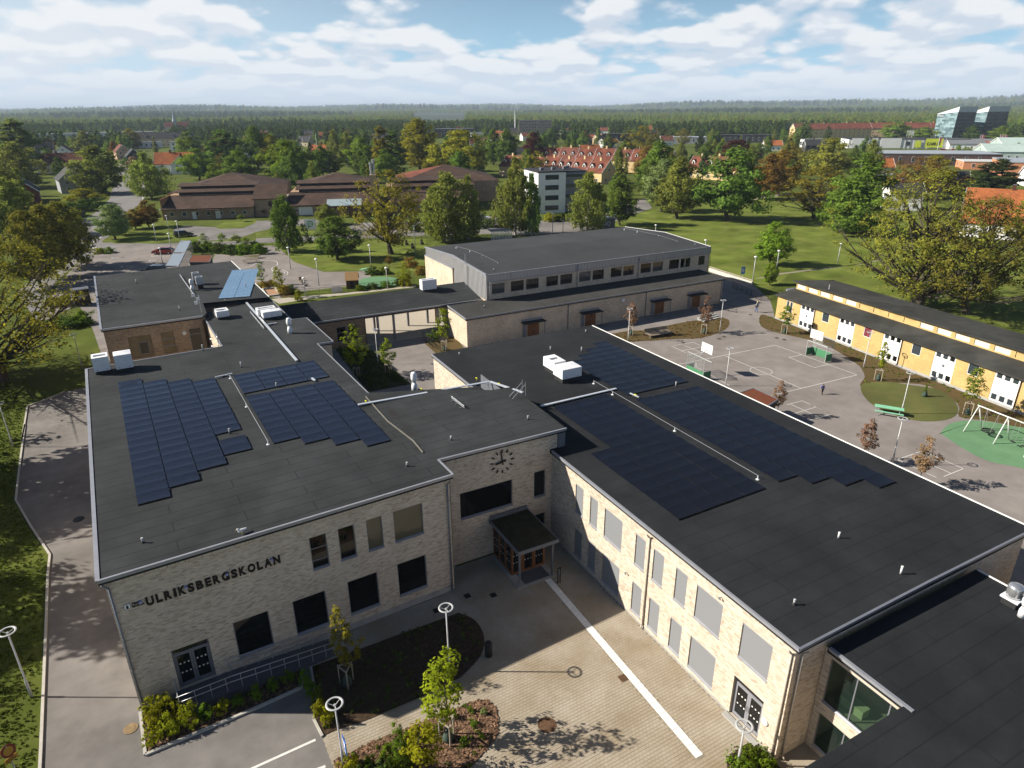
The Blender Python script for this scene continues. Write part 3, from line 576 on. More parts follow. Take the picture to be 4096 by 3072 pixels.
# ================================================================== low link with the open passage
lnk = thing('school_building', 'low link with an open drive-through passage under its sloping dark roof', 'school', (27, 86, 0))
LZ0, LZ1 = 4.05, 5.3
p = [(13.2, 83.5, LZ0), (39.5, 83.0, LZ0), (39.5, 89.2, LZ1), (12.5, 89.2, LZ1)]
mb = MB(); mb.add(p+[(a, b, c-.3) for a, b, c in p], [(0, 1, 2, 3), (7, 6, 5, 4), (0, 4, 5, 1), (1, 5, 6, 2), (2, 6, 7, 3), (3, 7, 4, 0)]); mb.build('roof', ROOF_L, lnk)
roof_edge(lnk, [p[0], p[1]], LZ0, w=.12)
WK = Wall((13.0, 83.75), (39.4, 83.3)); oK = [(9.3, 21.5, 0, 3.55)]
mb = MB(); wall_face(mb, WK, 0, 3.75, [(9.3, 21.6, 0, 3.55), (5.5, 6.7, .9, 2.9), (7.0, 8.2, .9, 2.9), (23.9, 25.2, .1, 2.3)]); wall_face(mb, Wall((39.4, 89.0), (12.6, 89.0)), 0, 5.0, [(26.8-21.6, 26.8-9.3, 0, 3.55)]); mb.build('wall', BRK_BROWN, lnk)
mb = MB(); wall_face(mb, Wall((22.3, 83.4), (22.3, 89)), 0, 3.8, []); wall_face(mb, Wall((34.6, 89), (34.6, 83.4)), 0, 3.8, []); mb.build('passage_wall', mat('passage_render', (.30, .29, .27), .9, .1, 2), lnk)
mb = MB(); mb.quad((22.3, 83.4, 3.7), (34.6, 83.4, 3.7), (34.6, 89, 3.7), (22.3, 89, 3.7)); mb.build('passage_ceiling', mat('passage_soffit', (.25, .24, .22), .9, .1, 2), lnk)
for o in ((5.5, 6.7, .9, 2.9), (7.0, 8.2, .9, 2.9)): window(lnk, WK, *o, split=(.6,))
mb = MB(); WK.box(mb, 23.9, 25.2, -.1, -.05, .1, 2.3); mb.build('door', DARKG, lnk)
mb = MB(); mb.lathe(WK.p(22.9, .01, 2.4), [(.2, 0), (.2, .05), (.15, .09)], 14, axis=WK.n); mb.build('round_wall_lamp', WHITE, lnk)
for (x, y) in ((24.0, 83.6), (26.2, 83.6), (32.6, 83.6), (34.4, 83.6), (25.0, 88.8), (30.0, 88.8), (33.0, 88.8)): mb = MB(); mb.box(x-.14, x+.14, y-.14, y+.14, 0, 3.7); mb.build('column', METAL_D, lnk)
# ================================================================== sports hall with its low annex
hall = thing('sports_hall', 'big sports hall with ribbed grey metal band and clerestory windows', 'sports hall', (60, 93, 0))
hx0, hx1, hy0, hy1, hy2, he, hr = 39.15, 80.1, 81.42, 92.95, 104.55, 7.88, 8.52
mb = MB(); mb.add([(hx0, hy0, he), (hx1, hy0, he), (hx1, hy1, hr), (hx0, hy1, hr), (hx1, hy2, he), (hx0, hy2, he)]+[(x, y, he-.12) for (x, y) in ((hx0, hy0), (hx1, hy0), (hx1, hy2), (hx0, hy2))], [(0, 1, 2, 3), (3, 2, 4, 5), (6, 7, 1, 0), (8, 9, 5, 4)]); mb.build('roof', mat('hall_felt', (.040, .043, .046), .93, .12, .8, bump=.1, big=.15), hall)
roof_edge(hall, [(hx0, hy2, he), (hx0, hy1, hr), (hx0, hy0, he)], he, w=.22, h=.14); roof_edge(hall, [(hx0, hy0-.02), (hx1, hy0-.02)], he-.02, w=.14); roof_edge(hall, [(hx1, hy0, he), (hx1, hy1, hr), (hx1, hy2, he)], he, w=.1, m=WHITE)  # right gable rim white as a painted sun highlight
WH = Wall((hx0+.05, hy0+.1), (hx1-.05, hy0+.1)); WHl = Wall((hx0+.08, hy2), (hx0+.08, hy0))
def hu(x): return x-hx0-.05
wins = [(40.0, 42.0), (43.0, 45.1), (45.45, 47.57), (48.82, 50.85), (51.2, 53.28), (54.5, 56.55), (56.9, 58.98), (60.26, 62.3), (62.6, 64.64), (65.95, 68.0), (68.35, 70.38), (71.62, 73.7), (74.0, 76.08), (77.8, 79.15)]
opsH = [(hu(a), hu(b), 5.0, 6.5) for a, b in wins]
mb = MB(); wall_face(mb, WH, 0, 6.8, opsH); wall_face(mb, Wall((hx1-.1, hy0), (hx1-.1, hy2)), 0, he-.1, []); wall_face(mb, Wall((hx1, hy2-.1), (hx0, hy2-.1)), 0, he-.1, []); wall_face(mb, WHl, 0, 4.8, []); mb.build('wall', BRK_SHEET, hall)
for i, o in enumerate(opsH): window(hall, WH, *o[:4], kind='glass' if i % 5 else GLASSM, sill=False)
CLAD = mat('ribbed_grey_metal', (0.36, 0.36, 0.37), 0.45, 0.06, 1, metal=.25, spec=.5)
mb = MB()
k = 0; u = 0.0
while u < WH.L-.3:
    WH.box(mb, u+.01, u+.50, 0.0, .05, 6.82, he-.13); WH.box(mb, u+.50, u+.53, 0, .10, 6.82, he-.13); u += .54
mb.build('metal_band', CLAD, hall, ); 
mb = MB(); WH.box(mb, 0, WH.L, .001, .12, 6.72, 6.81); WH.box(mb, 0, WH.L, .051, .09, 6.55, 6.7) if 0 else None; mb.build('band_trim', METAL, hall)
mb = MB(); u = 0.0
def ztop(y): return hr-(hr-he)*abs(y-hy1)/((hy1-hy0) if y < hy1 else (hy2-hy1))-.12
while u < WHl.L-.2:
    y = hy2-u-.2; zb = 6.68 if y > 92.9 else 4.3; zt = ztop(y)
    WHl.box(mb, u+.01, u+.38, 0, .05, zb, zt); WHl.box(mb, u+.38, u+.41, 0, .11, zb, zt); u += .42
mb.build('ribbed_gable', CLAD, hall)
mb = MB(); wall_face(mb, Wall((hx0-.2, hy2-.1), (hx0-.2, 92.9)), 0, 6.6, []); mb.quad((hx0-.2, 92.9, 0), (hx0+.1, 92.9, 0), (hx0+.1, 92.9, 6.6), (hx0-.2, 92.9, 6.6)); mb.build('gable_brick', BRK_SHEET, hall)
mb = MB(); mb.box(hx0-.3, hx0+.06, 92.85, hy2, 6.6, 6.675); mb.build('coping', METAL, hall)
for x in (54.07, 65.4): downpipe(hall, (x, hy0), 4.3, he-.2)
downpipe(hall, (39.6, hy0), 4.3, 6.8, WHITE)
for y in (87.9,):
    mb = MB()
    for d in (-.2, .2): mb.tube((hx0-.2, y+d, 5), (hx0-.2, y+d, 9.6), .03); mb.tube((hx0-.2, y+d, 9.6), (hx0+.6, y+d, 9.4), .03)
    for z in np.arange(5.2, 8.2, .3): mb.tube((hx0-.2, y-.2, z), (hx0-.2, y+.2, z), .02)
    mb.build('wall_ladder', GALV, hall)
low = thing('school_building', 'low brick annex with wooden doors under small canopies, in front of the sports hall', 'school annex', (56, 78.5, 0))
WX = Wall((33.5, 75.85), (78.0, 75.85)); dx = [(41.6, 44.7), (51.05, 54.2), (63.6, 66.9), (70.8, 74.2)]
mb = MB(); wall_face(mb, WX, 0, 3.75, [(a+.9-33.5, a+2.75-33.5, .05, 2.05) for a, b in dx]); mb.build('wall', BRK_SHEET, low)
mb = MB(); wall_face(mb, Wall((33.5, 82), (33.5, 75.85)), 0, 3.75, []); wall_face(mb, Wall((78.0, 75.85), (78, 81.5)), 0, 3.75, []); mb.build('side_wall', BRK_SHEET, low)
ra = [(33.3, 75.65, 4.0), (78.2, 75.65, 4.0), (78.2, 81.5, 4.3), (33.3, 81.6, 4.3)]
mb = MB(); mb.add(ra+[(a, b, c-.28) for a, b, c in ra], [(0, 1, 2, 3), (0, 4, 5, 1), (1, 5, 6, 2), (2, 6, 7, 3), (3, 7, 4, 0)]); mb.build('roof', mat('annex_felt', (.042, .042, .040), .95, .15, .9, bump=.1, big=.2), low)
roof_edge(low, [ra[0], ra[1]], 4, w=.1, m=METAL_D); roof_edge(low, [ra[3], ra[0]], 4, w=.14)
for i, (a, b) in enumerate(dx):
    W = WX; u0 = a-33.5
    m = MB(); W.box(m, u0-.1, u0+3.3, 0.02, 1.1, 2.18, 2.3); c = m.build('canopy', DARKG, low); m = MB(); W.box(m, u0, u0+3.2, .012, .1, 2.32, 2.62); m.build('canopy_flashing', METAL, c)
    for q in (u0+.05, u0+3.1): m = MB(); m.bar(W.p(q, 1.0, 0), W.p(q, 1.0, 2.17), .08, .08); m.build('canopy_post', METAL_D, c)
    for s in range(2):
        m = MB(); e = u0+.93+s*.93; W.box(m, e, e+.9, -.1, -.04, .06, 2.03); d = m.build('door', WOODB, low)
        m = MB(); m.tube(W.p(e+(.8 if s == 0 else .1), -.0, .95), W.p(e+(.8 if s == 0 else .1), 0, 1.2), .015); m.build('handle', GALV, d)
    m = MB(); W.box(m, u0+.15, u0+.8, .002, .03, .1, 2.0); m.build('side_panel', METAL_D, low)
for x in (49.0, 62.7, 77.7): downpipe(low, (x, 75.75), 0, 3.9)
downpipe(low, (33.6, 75.75), 0, 3.9, mat('white_pipe_lit', (.6, .58, .55), .5, .05, 3)) if 0 else None
mb = MB(); mb.lathe((58.46, 75.84, 3.1), [(.36, 0), (.36, .06), (.33, .08)], 20, axis=(0, -1, 0)); ck = mb.build('wall_clock', METAL_D, low); mb = MB(); mb.lathe((58.46, 75.755, 3.1), [(.31, 0), (.31, .006)], 20, axis=(0, -1, 0)); mb.build('dial', WHITE, ck)
mb = MB(); mb.bar((58.46, 75.745, 3.1), (58.46, 75.745, 3.33), .03, .005); mb.bar((58.46, 75.743, 3.1), (58.3, 75.743, 3.02), .03, .005); mb.build('hands', BLACK, ck)
# ================================================================== letters, logo and clock on the entrance block
def text_mesh(txt, name, m, parent, W, u, z, size, out=0.03, ext=0.02, off=0.0, width=None, hscale=1.0):
    """one line of raised lettering on wall W, lower left at (u, z); size = cap height"""
    c = bpy.data.curves.new(name, 'FONT'); c.body = txt; c.size = size/0.72; c.extrude = ext; c.offset = off; c.resolution_u = 3
    t = bpy.data.objects.new(name+'_tmp', c); COL.objects.link(t)
    bpy.context.view_layer.update(); dg = bpy.context.evaluated_depsgraph_get(); me = bpy.data.meshes.new_from_object(t.evaluated_get(dg)); bpy.data.objects.remove(t); bpy.data.curves.remove(c)
    xs = [v.co.x for v in me.vertices]
    x0, x1 = (min(xs), max(xs)) if xs else (0, 0); k = (width/(x1-x0)) if width and x1 > x0 else hscale
    off3 = Vector((0, 0, 0)); q = parent
    while q is not None: off3 = off3+q.location; q = q.parent
    for v in me.vertices:
        p = W.p(u+(v.co.x-x0)*k, out+v.co.z, z+v.co.y)-off3; v.co = p
    me.materials.clear(); me.materials.append(m); me.update()
    o = bpy.data.objects.new(name, me); COL.objects.link(o); o.parent = parent
    return o, (x1-x0)*k
LETB = mat('black_letter', (0.012, 0.011, 0.010), 0.5, 0.1, 4)
sg = thing('wall_sign', 'black raised letters ULRIKSBERGSKOLAN on the shaded brick facade', 'sign', WL.p(4.7, .03, 6.3))
word = 'ULRIKSBERGSKOLAN'; rel = {'I': .42, 'L': .84, 'R': 1.0, 'K': 1.02, 'S': .92, 'B': 1.0, 'E': .86, 'G': 1.1, 'O': 1.16, 'A': 1.12, 'N': 1.1, 'U': 1.06}
tot = sum(rel[c] for c in word); gap = 0.085; unit = (6.5-gap*15)/tot; uu = 1.44
for ch in word:
    text_mesh(ch, 'letter', LETB, sg, WL, uu, 6.3, 0.48, off=0.034, width=rel[ch]*unit); uu += rel[ch]*unit+gap
mb = MB()
for q in (1.22, 3.28, 5.23, 7.50): mb = MB(); WL.box(mb, q-.06, q+.06, .01, .16, 6.60, 6.74); mb.build('lilac_box', mat('pale_lilac', (.30, .31, .52), .3, .05, 3), sg)  # four small lilac boxes at pale spots along the letters
lg = thing('wall_logo', 'small municipal crest and two-line name left of the big letters', 'sign', WL.p(.6, .03, 6.6))
mb = MB(); WL.box(mb, .50, .78, .01, .05, 6.46, 6.76); crest = mb.build('crest_plate', mat('crest_grey', (.42, .44, .5), .5, .1, 5), lg)
mb = MB(); WL.box(mb, .53, .75, .052, .056, 6.49, 6.73); mb.build('crest_shield', WHITE, crest)
mb = MB(); WL.box(mb, .59, .69, .058, .062, 6.50, 6.64); mb.lathe(WL.p(.64, .058, 6.67), [(.035, 0), (.035, .004)], 8, axis=WL.n); mb.build('crest_figure', BLACK, crest)
text_mesh('Växjö', 'letter_row', LETB, lg, WL, .84, 6.62, .12, width=.36, off=.004); text_mesh('kommun', 'letter_row', LETB, lg, WL, .84, 6.46, .12, width=.52, off=.004)
ck = thing('wall_clock', 'large clock of dark wooden bars on the brick wall above the porch', 'clock', (17.63, 34.88, 7.2))
CLKM = mat('dark_clock_bar', (.022, .014, .010), .6, .2, 5)
for h in range(12):
    a = math.pi/2-h*math.pi/6; mb = MB(); e = Vector((math.cos(a), 0, math.sin(a))); c = Vector((17.63, 34.83, 7.22)); mb.bar(c+e*.66, c+e*.86, .075, .05) if False else None
    t = e.cross(Vector((0, 1, 0))).normalized()*.04; vs = [c+e*r+t*s+Vector((0, y, 0)) for y in (-.03, .03) for (r, s) in ((.66, -1), (.88, -1), (.88, 1), (.66, 1))]
    mb.add(vs, [(3, 2, 1, 0), (4, 5, 6, 7), (0, 1, 5, 4), (1, 2, 6, 5), (2, 3, 7, 6), (3, 0, 4, 7)]); mb.build('hour_mark', CLKM, ck)
for (ang, l0, l1, w, y) in ((R(98), -.25, .78, .05, .09), (R(190), -.25, .55, .07, .12)):
    e = Vector((math.cos(ang), 0, math.sin(ang))); c = Vector((17.63, 34.9-y, 7.22)); t = e.cross(Vector((0, 1, 0))).normalized()*w
    vs = [c+e*r+t*s+Vector((0, yy, 0)) for yy in (-.015, .015) for (r, s) in ((l0, -1), (l1, -.8), (l1, .8), (l0, 1))]
    mb = MB(); mb.add(vs, [(3, 2, 1, 0), (4, 5, 6, 7), (0, 1, 5, 4), (1, 2, 6, 5), (2, 3, 7, 6), (3, 0, 4, 7)]); mb.build('hand', CLKM, ck)
# ================================================================== solar fields
def solar_mat(name, col, rough):
    if name in _mats: return _mats[name]
    M = bpy.data.materials.new(name); M.use_nodes = True; nt = M.node_tree; N = nt.nodes; L = nt.links; b = N['Principled BSDF']
    b.inputs['Base Color'].default_value = (*col, 1); b.inputs['Roughness'].default_value = rough; b.inputs['Specular IOR Level'].default_value = 0.5; b.inputs['Coat Weight'].default_value = 0.25; b.inputs['Coat Roughness'].default_value = 0.08
    tc = N.new('ShaderNodeTexCoord'); bt = N.new('ShaderNodeTexBrick'); L.new(tc.outputs['Object'], bt.inputs['Vector']); bt.offset = 0; bt.inputs['Scale'].default_value = 1; bt.inputs['Brick Width'].default_value = .16; bt.inputs['Row Height'].default_value = .16; bt.inputs['Mortar Size'].default_value = .003
    bt.inputs['Color1'].default_value = (*[c*1.0 for c in col], 1); bt.inputs['Color2'].default_value = (*[c*1.25 for c in col], 1); bt.inputs['Mortar'].default_value = (*[c*.5 for c in col], 1); L.new(bt.outputs['Color'], b.inputs['Base Color'])
    nz = N.new('ShaderNodeTexNoise'); L.new(tc.outputs['Object'], nz.inputs['Vector']); nz.inputs['Scale'].default_value = 1.1; bp = N.new('ShaderNodeBump'); bp.inputs['Strength'].default_value = .12; bp.inputs['Distance'].default_value = .05; L.new(nz.outputs['Fac'], bp.inputs['Height']); L.new(bp.outputs[0], b.inputs['Normal']); L.new(bp.outputs[0], b.inputs['Coat Normal'])
    _mats[name] = M; return M
SOLAR = solar_mat('solar_cell', (0.009, 0.011, 0.019), 0.12)
SOLAR_K = solar_mat('solar_cell_low_gloss', (0.006, 0.007, 0.011), 0.2)
_b = SOLAR_K.node_tree.nodes['Principled BSDF']; _b.inputs['Specular IOR Level'].default_value = .3; _b.inputs['Coat Weight'].default_value = .08  # sky reflection turned down in the material so these panels read near black
SOLAR_B = solar_mat('solar_cell_blue', (0.12, 0.21, 0.32), 0.25)
def solar_field(label, F, cols, z, pw, ph, tilt=R(2.0), m=None, zf=None):
    """cols: (u0, v_low, n_rows) of panels pw wide (u) and ph deep (v); a panel is a part"""
    cx = sum(c[0] for c in cols)/len(cols); cvv = sum(c[1] for c in cols)/len(cols)
    t = thing('solar_array', label, 'solar panels', F.p(cx, cvv, z))
    me = {}
    mb = MB(); g = .024; h = ph-g*2; w = pw-g*2; s = math.sin(tilt)*h
    # slightly domed sheet: three strips
    vs = []; 
    for i in range(4):
        u = g+w*i/3; dz = (0, .006, .006, 0)[i]
        for j in range(5):
            v = g+h*j/4; vs.append((u, v, .10+dz-.020*math.sin(math.pi*j/4)+s*(j/4)))
    fs = [(i*5+j, (i+1)*5+j, (i+1)*5+j+1, i*5+j+1) for i in range(3) for j in range(4)]
    mb.add(vs, fs); mb.add([(g, g, .05), (g+w, g, .05), (g+w, g, .09), (g, g, .09)], [(0, 1, 2, 3)], 1)
    proto = mb.build('solar_panel', [m or SOLAR, BLACK], t, local=True, smooth=True)
    first = True
    for (u0, v0, n) in cols:
        for k in range(n):
            o = proto if first else proto.copy()
            if not first: COL.objects.link(o)
            first = False
            p = F.p(u0, v0+k*ph, 0)-t.location; zz = (zf(F.p(u0+pw/2, v0, 0)) if zf else z); sl = 0.0
            p.z = zz-t.location.z-.02; o.location = p
            if zf:
                za, zb = zf(F.p(u0, v0, 0)), zf(F.p(u0+pw, v0, 0)); p.z = za-t.location.z-.02; o.location = p; sl = -math.atan2(zb-za, pw)
            o.rotation_euler = (RNG.uniform(-.009, .009), sl+RNG.uniform(-.009, .009), F.a)
    # rails under the lower edges
    for (u0, v0, n) in cols:
        r = MB(); zz = (zf(F.p(u0+pw/2, v0, 0)) if zf else z)
        r.fbox(F, u0+.03, u0+pw-.03, v0-.04, v0-.005, zz+.0, zz+.085); r.build('mounting_rail', BLACK, t)
    return t
pa, pb = 1.715, 1.112
solar_field('blue-grey solar field stepping down the left half of the entrance block roof', LF, [(1.89, 6.08, 19), (3.605, 7.17, 17), (5.32, 8.42, 15), (7.035, 13.05, 10), (7.06, 9.66, 2)], H1, pa, pb)
solar_field('solar field with stepped lower edge on the right half of the entrance block roof', LF, [(10.13, 9.65, 8), (11.82, 8.5, 9), (13.51, 7.25, 10), (15.2, 6.0, 11)], H1, 1.69, 1.13)
solar_field('small four-by-four solar field beside the courtyard edge of the entrance roof', LF, [(10.13+1.685*k, 19.5, 4) for k in range(4)], H1, 1.685, 1.1)
WFm = Frame((0, 0), 0)
zr = lambda p: rz(p.x)
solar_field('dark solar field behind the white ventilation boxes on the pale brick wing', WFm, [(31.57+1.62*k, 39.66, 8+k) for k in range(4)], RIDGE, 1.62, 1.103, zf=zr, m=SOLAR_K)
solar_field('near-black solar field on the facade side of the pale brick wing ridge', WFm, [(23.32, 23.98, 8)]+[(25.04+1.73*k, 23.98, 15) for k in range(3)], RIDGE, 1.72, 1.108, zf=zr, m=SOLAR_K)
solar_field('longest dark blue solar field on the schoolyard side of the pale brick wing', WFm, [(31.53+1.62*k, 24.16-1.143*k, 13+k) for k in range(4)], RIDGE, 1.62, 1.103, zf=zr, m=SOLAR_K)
q0, q1, q2 = G('1A', 1720, 195, H3+.1), G('1A', 1958, 180, H3+.1), G('1A', 1885, 418, H3+.1)
FS = Frame((q2.x, q2.y), math.atan2((q1-q0).y, (q1-q0).x)); wS = (q1-q0).length/2; hS = (q0-q2).dot(FS.v)/10
solar_field('light blue solar field of two columns on the far left wing', FS, [(0, 0, 10), (wS, 0, 10)], H3, wS, hS, m=SOLAR_B)
# ================================================================== equipment on the roofs
HVW = mat('hvac_white', (.74, .75, .77), .45, .05, 2, spec=.4)
def hvac(label, c, w, d, h, ang, z, slot=True, base=0.35, m=None):
    F = Frame((c[0], c[1]), ang); t = thing('ventilation_unit', label, 'ventilation unit', F.p(0, 0, z))
    mb = MB(); mb.fbox(F, -w/2+.08, w/2-.08, -d/2+.08, d/2-.08, z-.05, z+base); mb.build('base', DARKG, t)
    mb = MB(); zz = z+base+.002; 
    p = [F.p(u, v, zz) for (u, v) in ((-w/2, -d/2), (w/2, -d/2), (w/2, d/2), (-w/2, d/2))]+[F.p(u, v, zz+h) for (u, v) in ((-w/2, -d/2), (w/2, -d/2), (w/2, d/2), (-w/2, d/2))]
    if slot:
        a = [F.p(u, v, zz+h) for (u, v) in ((-w/2+.15, -.22), (w/2-.15, -.22), (w/2-.15, .22), (-w/2+.15, .22))]
        b = [x-Vector((0, 0, .25)) for x in a]
        mb.add(p+a+b, [(0, 1, 5, 4), (1, 2, 6, 5), (2, 3, 7, 6), (3, 0, 4, 7), (4, 5, 9, 8), (5, 6, 10, 9), (6, 7, 11, 10), (7, 4, 8, 11), (8, 9, 13, 12), (9, 10, 14, 13), (10, 11, 15, 14), (11, 8, 12, 15)])
        g = MB(); g.quad(*[x-Vector((0, 0, .2)) for x in a]); g.build('louvre', BLACK, t)
    else:
        c1 = F.p(0, 0, zz+h+.12); mb.add(p+[c1], [(0, 1, 5, 4), (1, 2, 6, 5), (2, 3, 7, 6), (3, 0, 4, 7), (4, 5, 8), (5, 6, 8), (6, 7, 8), (7, 4, 8)])
    mb.build('casing', m or HVW, t)
    for s in (-.3, .3): k = MB(); k.fbox(F, s*w-.04, s*w+.04, -d/2-.02, -d/2-.001, zz+.1, zz+.16); k.build('latch', METAL_D, t)
    return t
def on(c, x, y, z): q = G(c, x, y, z); return (q.x, q.y)
a1 = on('1A', 905, 1075, H1); a2 = on('1A', 1062, 1055, H1)
hvac('white roof box with a dark louvre on top at the corner of the entrance block', (a1[0]-.12, a1[1]+.7), 1.2, 1.3, 1.2, TH, H1, base=.3)
hvac('white roof box with a plain lid beside the louvred one on the entrance block', (a2[0]+.2, a2[1]+.65), 1.3, 1.3, 1.2, TH, H1, slot=False, base=.3)
hvac('white slotted roof box standing alone between the courtyards', on('1A', 1925, 585, H1), 1.25, 1.35, .65, TH, H1, base=.25)
b1 = on('1B', 140, 610, H1)
hvac('white slotted half of the twin roof box beside the passage roof', (b1[0]-.2, b1[1]+2.2), 1.9, 1.0, .65, TH, H1, base=.25)
hvac('plain white half of the twin roof box beside the passage roof', (b1[0]+.15, b1[1]+1.0), 1.9, 1.1, .6, TH, H1, slot=False, base=.25)
hvac('white slotted box of the pair on the pale brick wing', (29.2, 47.2), 1.15, 1.9, .85, 0, rz(28.9), base=.4)
hvac('white plain box of the pair on the pale brick wing, next to the solar field', (29.25, 45.1), 1.95, 1.5, .85, 0, rz(28.9), slot=False, base=.4)
hvac('white box standing at the back edge of the passage roof', (33.2, 88.3), 2.2, 1.1, 1.4, 0, 5.15, base=.05)
v1 = on('1A', 1735, 335, H3); v0 = on('1A', 1705, 300, H3)
hvac('nearer silver box of the pair beside the light blue solar field', v1, .8, .8, .9, TH, H3, base=.6, m=GALV); hvac('farther silver box of the pair beside the light blue solar field', (v0[0], v0[1]+.2), .8, .8, .9, TH, H3, base=.6, m=GALV)
def cowl(label, c, z, s=1.0, m=None):
    t = thing('vent_cowl', label, 'roof vent', (c[0], c[1], z)); c = Vector((c[0], c[1], z))
    mb = MB(); mb.lathe(c, [(.24*s, 0), (.24*s, .45*s), (.15*s, .75*s)], 14); mb.build('lower_pipe', m or HVW, t, smooth=True)
    mb = MB(); mb.lathe(c, [(.15*s, .752*s), (.23*s, 1.0*s), (.25*s, 1.05*s), (.25*s, 1.35*s), (.19*s, 1.48*s), (.19*s, 1.55*s)], 14); mb.build('cap', m or HVW, t, smooth=True)
cowl('tall white vent cowl beside the twin roof box', on('1B', 297, 720, H1), H1, 1.0); cowl('tall white vent cowl by the cable tray in front of the courtyard', on('1B', 1372, 1220, H1-.9), H1-.9, 1.05)
cowl('pale vent cowl behind the light blue solar field rail', on('1A', 1665, 352, H3), H3, .9)
cowl('white cowl cut by the right edge of the frame', on('3D', 2190, 350, HA), HA, .75)
c = on('3D', 2100, 240, HA); t = thing('roof_fan', 'shiny metal drum fan on a square base at the right edge', 'roof fan', (c[0], c[1], HA))
mb = MB(); mb.box(c[0]-.33, c[0]+.33, c[1]-.33, c[1]+.33, HA-.05, HA+.35); mb.build('base', DARKG, t); mb = MB(); mb.box(c[0]-.4, c[0]+.4, c[1]-.4, c[1]+.4, HA+.352, HA+.45); mb.build('flange', HVW, t)
mb = MB(); mb.lathe((c[0], c[1], HA), [(.33, .452), (.35, .6), (.35, 1.0), (.3, 1.1), (.12, 1.16)], 18); mb.build('drum', mat('bright_aluminium', (.6, .61, .62), .25, .05, 3, metal=.8), t, smooth=True)
PIPEG = mat('grey_vent_pipe', (.45, .45, .46), .5, .1, 3)
def vent(label, code, xb, yb, yt, z, r=.048, m=None):
    b = G(code, xb, yb, z); h = max(.25, top_of(b, code, xb, yt)-z); t = thing('vent_pipe', label, 'vent pipe', b, 'vent pipes on the flat roofs')
    mb = MB(); mb.lathe(b, [(r*2.2, 0), (r*1.3, .08)], 10); mb.build('collar', DARKG, t)
    mb = MB(); mb.lathe(b, [(r, .081), (r, h)], 10); mb.build('pipe', m or PIPEG, t, smooth=True)
    mb = MB(); mb.lathe(b, [(r*1.25, h+.001), (r*1.25, h+.05)], 10); mb.build('rim', m or PIPEG, t)
for (l, c, x, y0, y1, z) in (
    ('grey vent pipe behind the small four-by-four solar field', '1A', 2085, 1015, 970, H1), ('grey vent pipe at the brink of the small courtyard', '1A', 1755, 872, 820, H1), ('vent pipe in the gap of the left solar field', '2A', 1985, 75, 35, H1),
    ('vent pipe between the small and the right solar field', '1B', 178, 1188, 1150, H1), ('vent pipe in the middle of the far left wing roof', '1A', 1180, 288, 255, H3), ('vent pipe near the antenna on the far left wing', '1A', 1552, 522, 488, H3),
    ('vent pipe right of the light blue solar field', '1A', 2125, 325, 285, H3), ('vent pipe on the step below the light blue solar field', '1A', 1948, 468, 430, H1),
    ('vent pipe left of the dark solar field on the wing', '1C', 600, 880, 842, 7.18), ('thin vent pipe near the rear of the wing roof', '1C', 332, 870, 838, 7.18), ('vent pipe between the two right-hand solar fields', '1C', 1415, 1182, 1143, 7.18),
    ('white vent pipe on the open roof right of the solar fields', '2D', 606, 985, 930, 7.18), ('white vent pipe nearest the roof end of the pale brick wing', '2D', 1143, 1295, 1222, 7.18), ('stub vent near the front corner of the pale brick wing', '3D', 224, 245, 225, H2+.05),
    ('stub vent near the front corner of the entrance block roof', '2A', 1235, 1018, 985, H1), ('stub vent right of the stepped solar field', '2B', 1305, 358, 330, H1), ('stub vent on the raised middle roof', '2B', 1685, 130, 102, H1), ('stub vent by the raised roof edge near the brick wall top', '1C', 137, 1465, 1450, H1),
    ('stub vent on the annex roof near its left end', '1B', 1972, 495, 482, 4.2), ('stub vent on the sports hall roof near its left corner', '0B', 2053, 1475, 1458, 8.0), ('stub vent by the right eave of the sports hall', '0C', 1580, 1255, 1242, 8.1),
    ('stub vent on the wing roof toward the hall', '1C', 637, 712, 697, H2), ('stub vent on the wing roof near the courtyard corner', '1B', 1757, 910, 895, H2)):
    vent(l, c, x, y0, y1, z, m=WHITE if 'white' in l else None)
TRAYM = mat('cable_tray_steel', (.62, .66, .72), .35, .08, 3, metal=.4)
def tray(label, pts, w=.22, m=None):
    t = thing('cable_tray', label, 'cable tray', pts[0]); mb = MB()
    for a, b in zip(pts[:-1], pts[1:]): mb.bar(Vector(a)+Vector((0, 0, .14)), Vector(b)+Vector((0, 0, .14)), w, .07)
    mb.build('duct', m or TRAYM, t)
    for a, b in zip(pts[:-1], pts[1:]):
        a = Vector(a); b = Vector(b); n = max(1, int((b-a).length/2))
        for k in range(n): p = a.lerp(b, (k+.5)/n); q = MB(); q.box(p.x-.12, p.x+.12, p.y-.12, p.y+.12, p.z-.02, p.z+.10); q.build('support_foot', DARKG, t)
tray('long cable tray crossing the raised middle roof with a bend', [(10.96, 45.2, H1), (20.9, 43.6, H1) if 0 else (21.9, 45.3, H1-.35), (22.88, 41.5, H1-.1)])
tray('cable tray from the roof step to the near-black solar field', [G('1C', 250, 1362, 7.2), G('1C', 900, 1210, 7.2)])
tray('cable tray running the length of the roof between the courtyards', [G('1A', 2080, 405, H1), G('1B', 90, 660, H1), G('1B', 355, 968, H1)])
tray('short cable tray linking the left and the small solar field', [G('1A', 1862, 1112, H1), G('1A', 2008, 1080, H1)], .1); tray('short tray with yellow tag between two dark solar fields', [G('1C', 1020, 1250, 7.2), G('1C', 1095, 1285, 7.2)], .1)
tray('short tray branching off to the twin roof box', [G('1B', 95, 655, H1), G('1B', 180, 640, H1)], .12); tray('stub of tray between the small and the right solar field', [G('1B', 485, 1120, H1), G('1B', 512, 1142, H1)], .16)
YEL = mat('yellow_tag', (.62, .58, .03), .6, .05, 3)
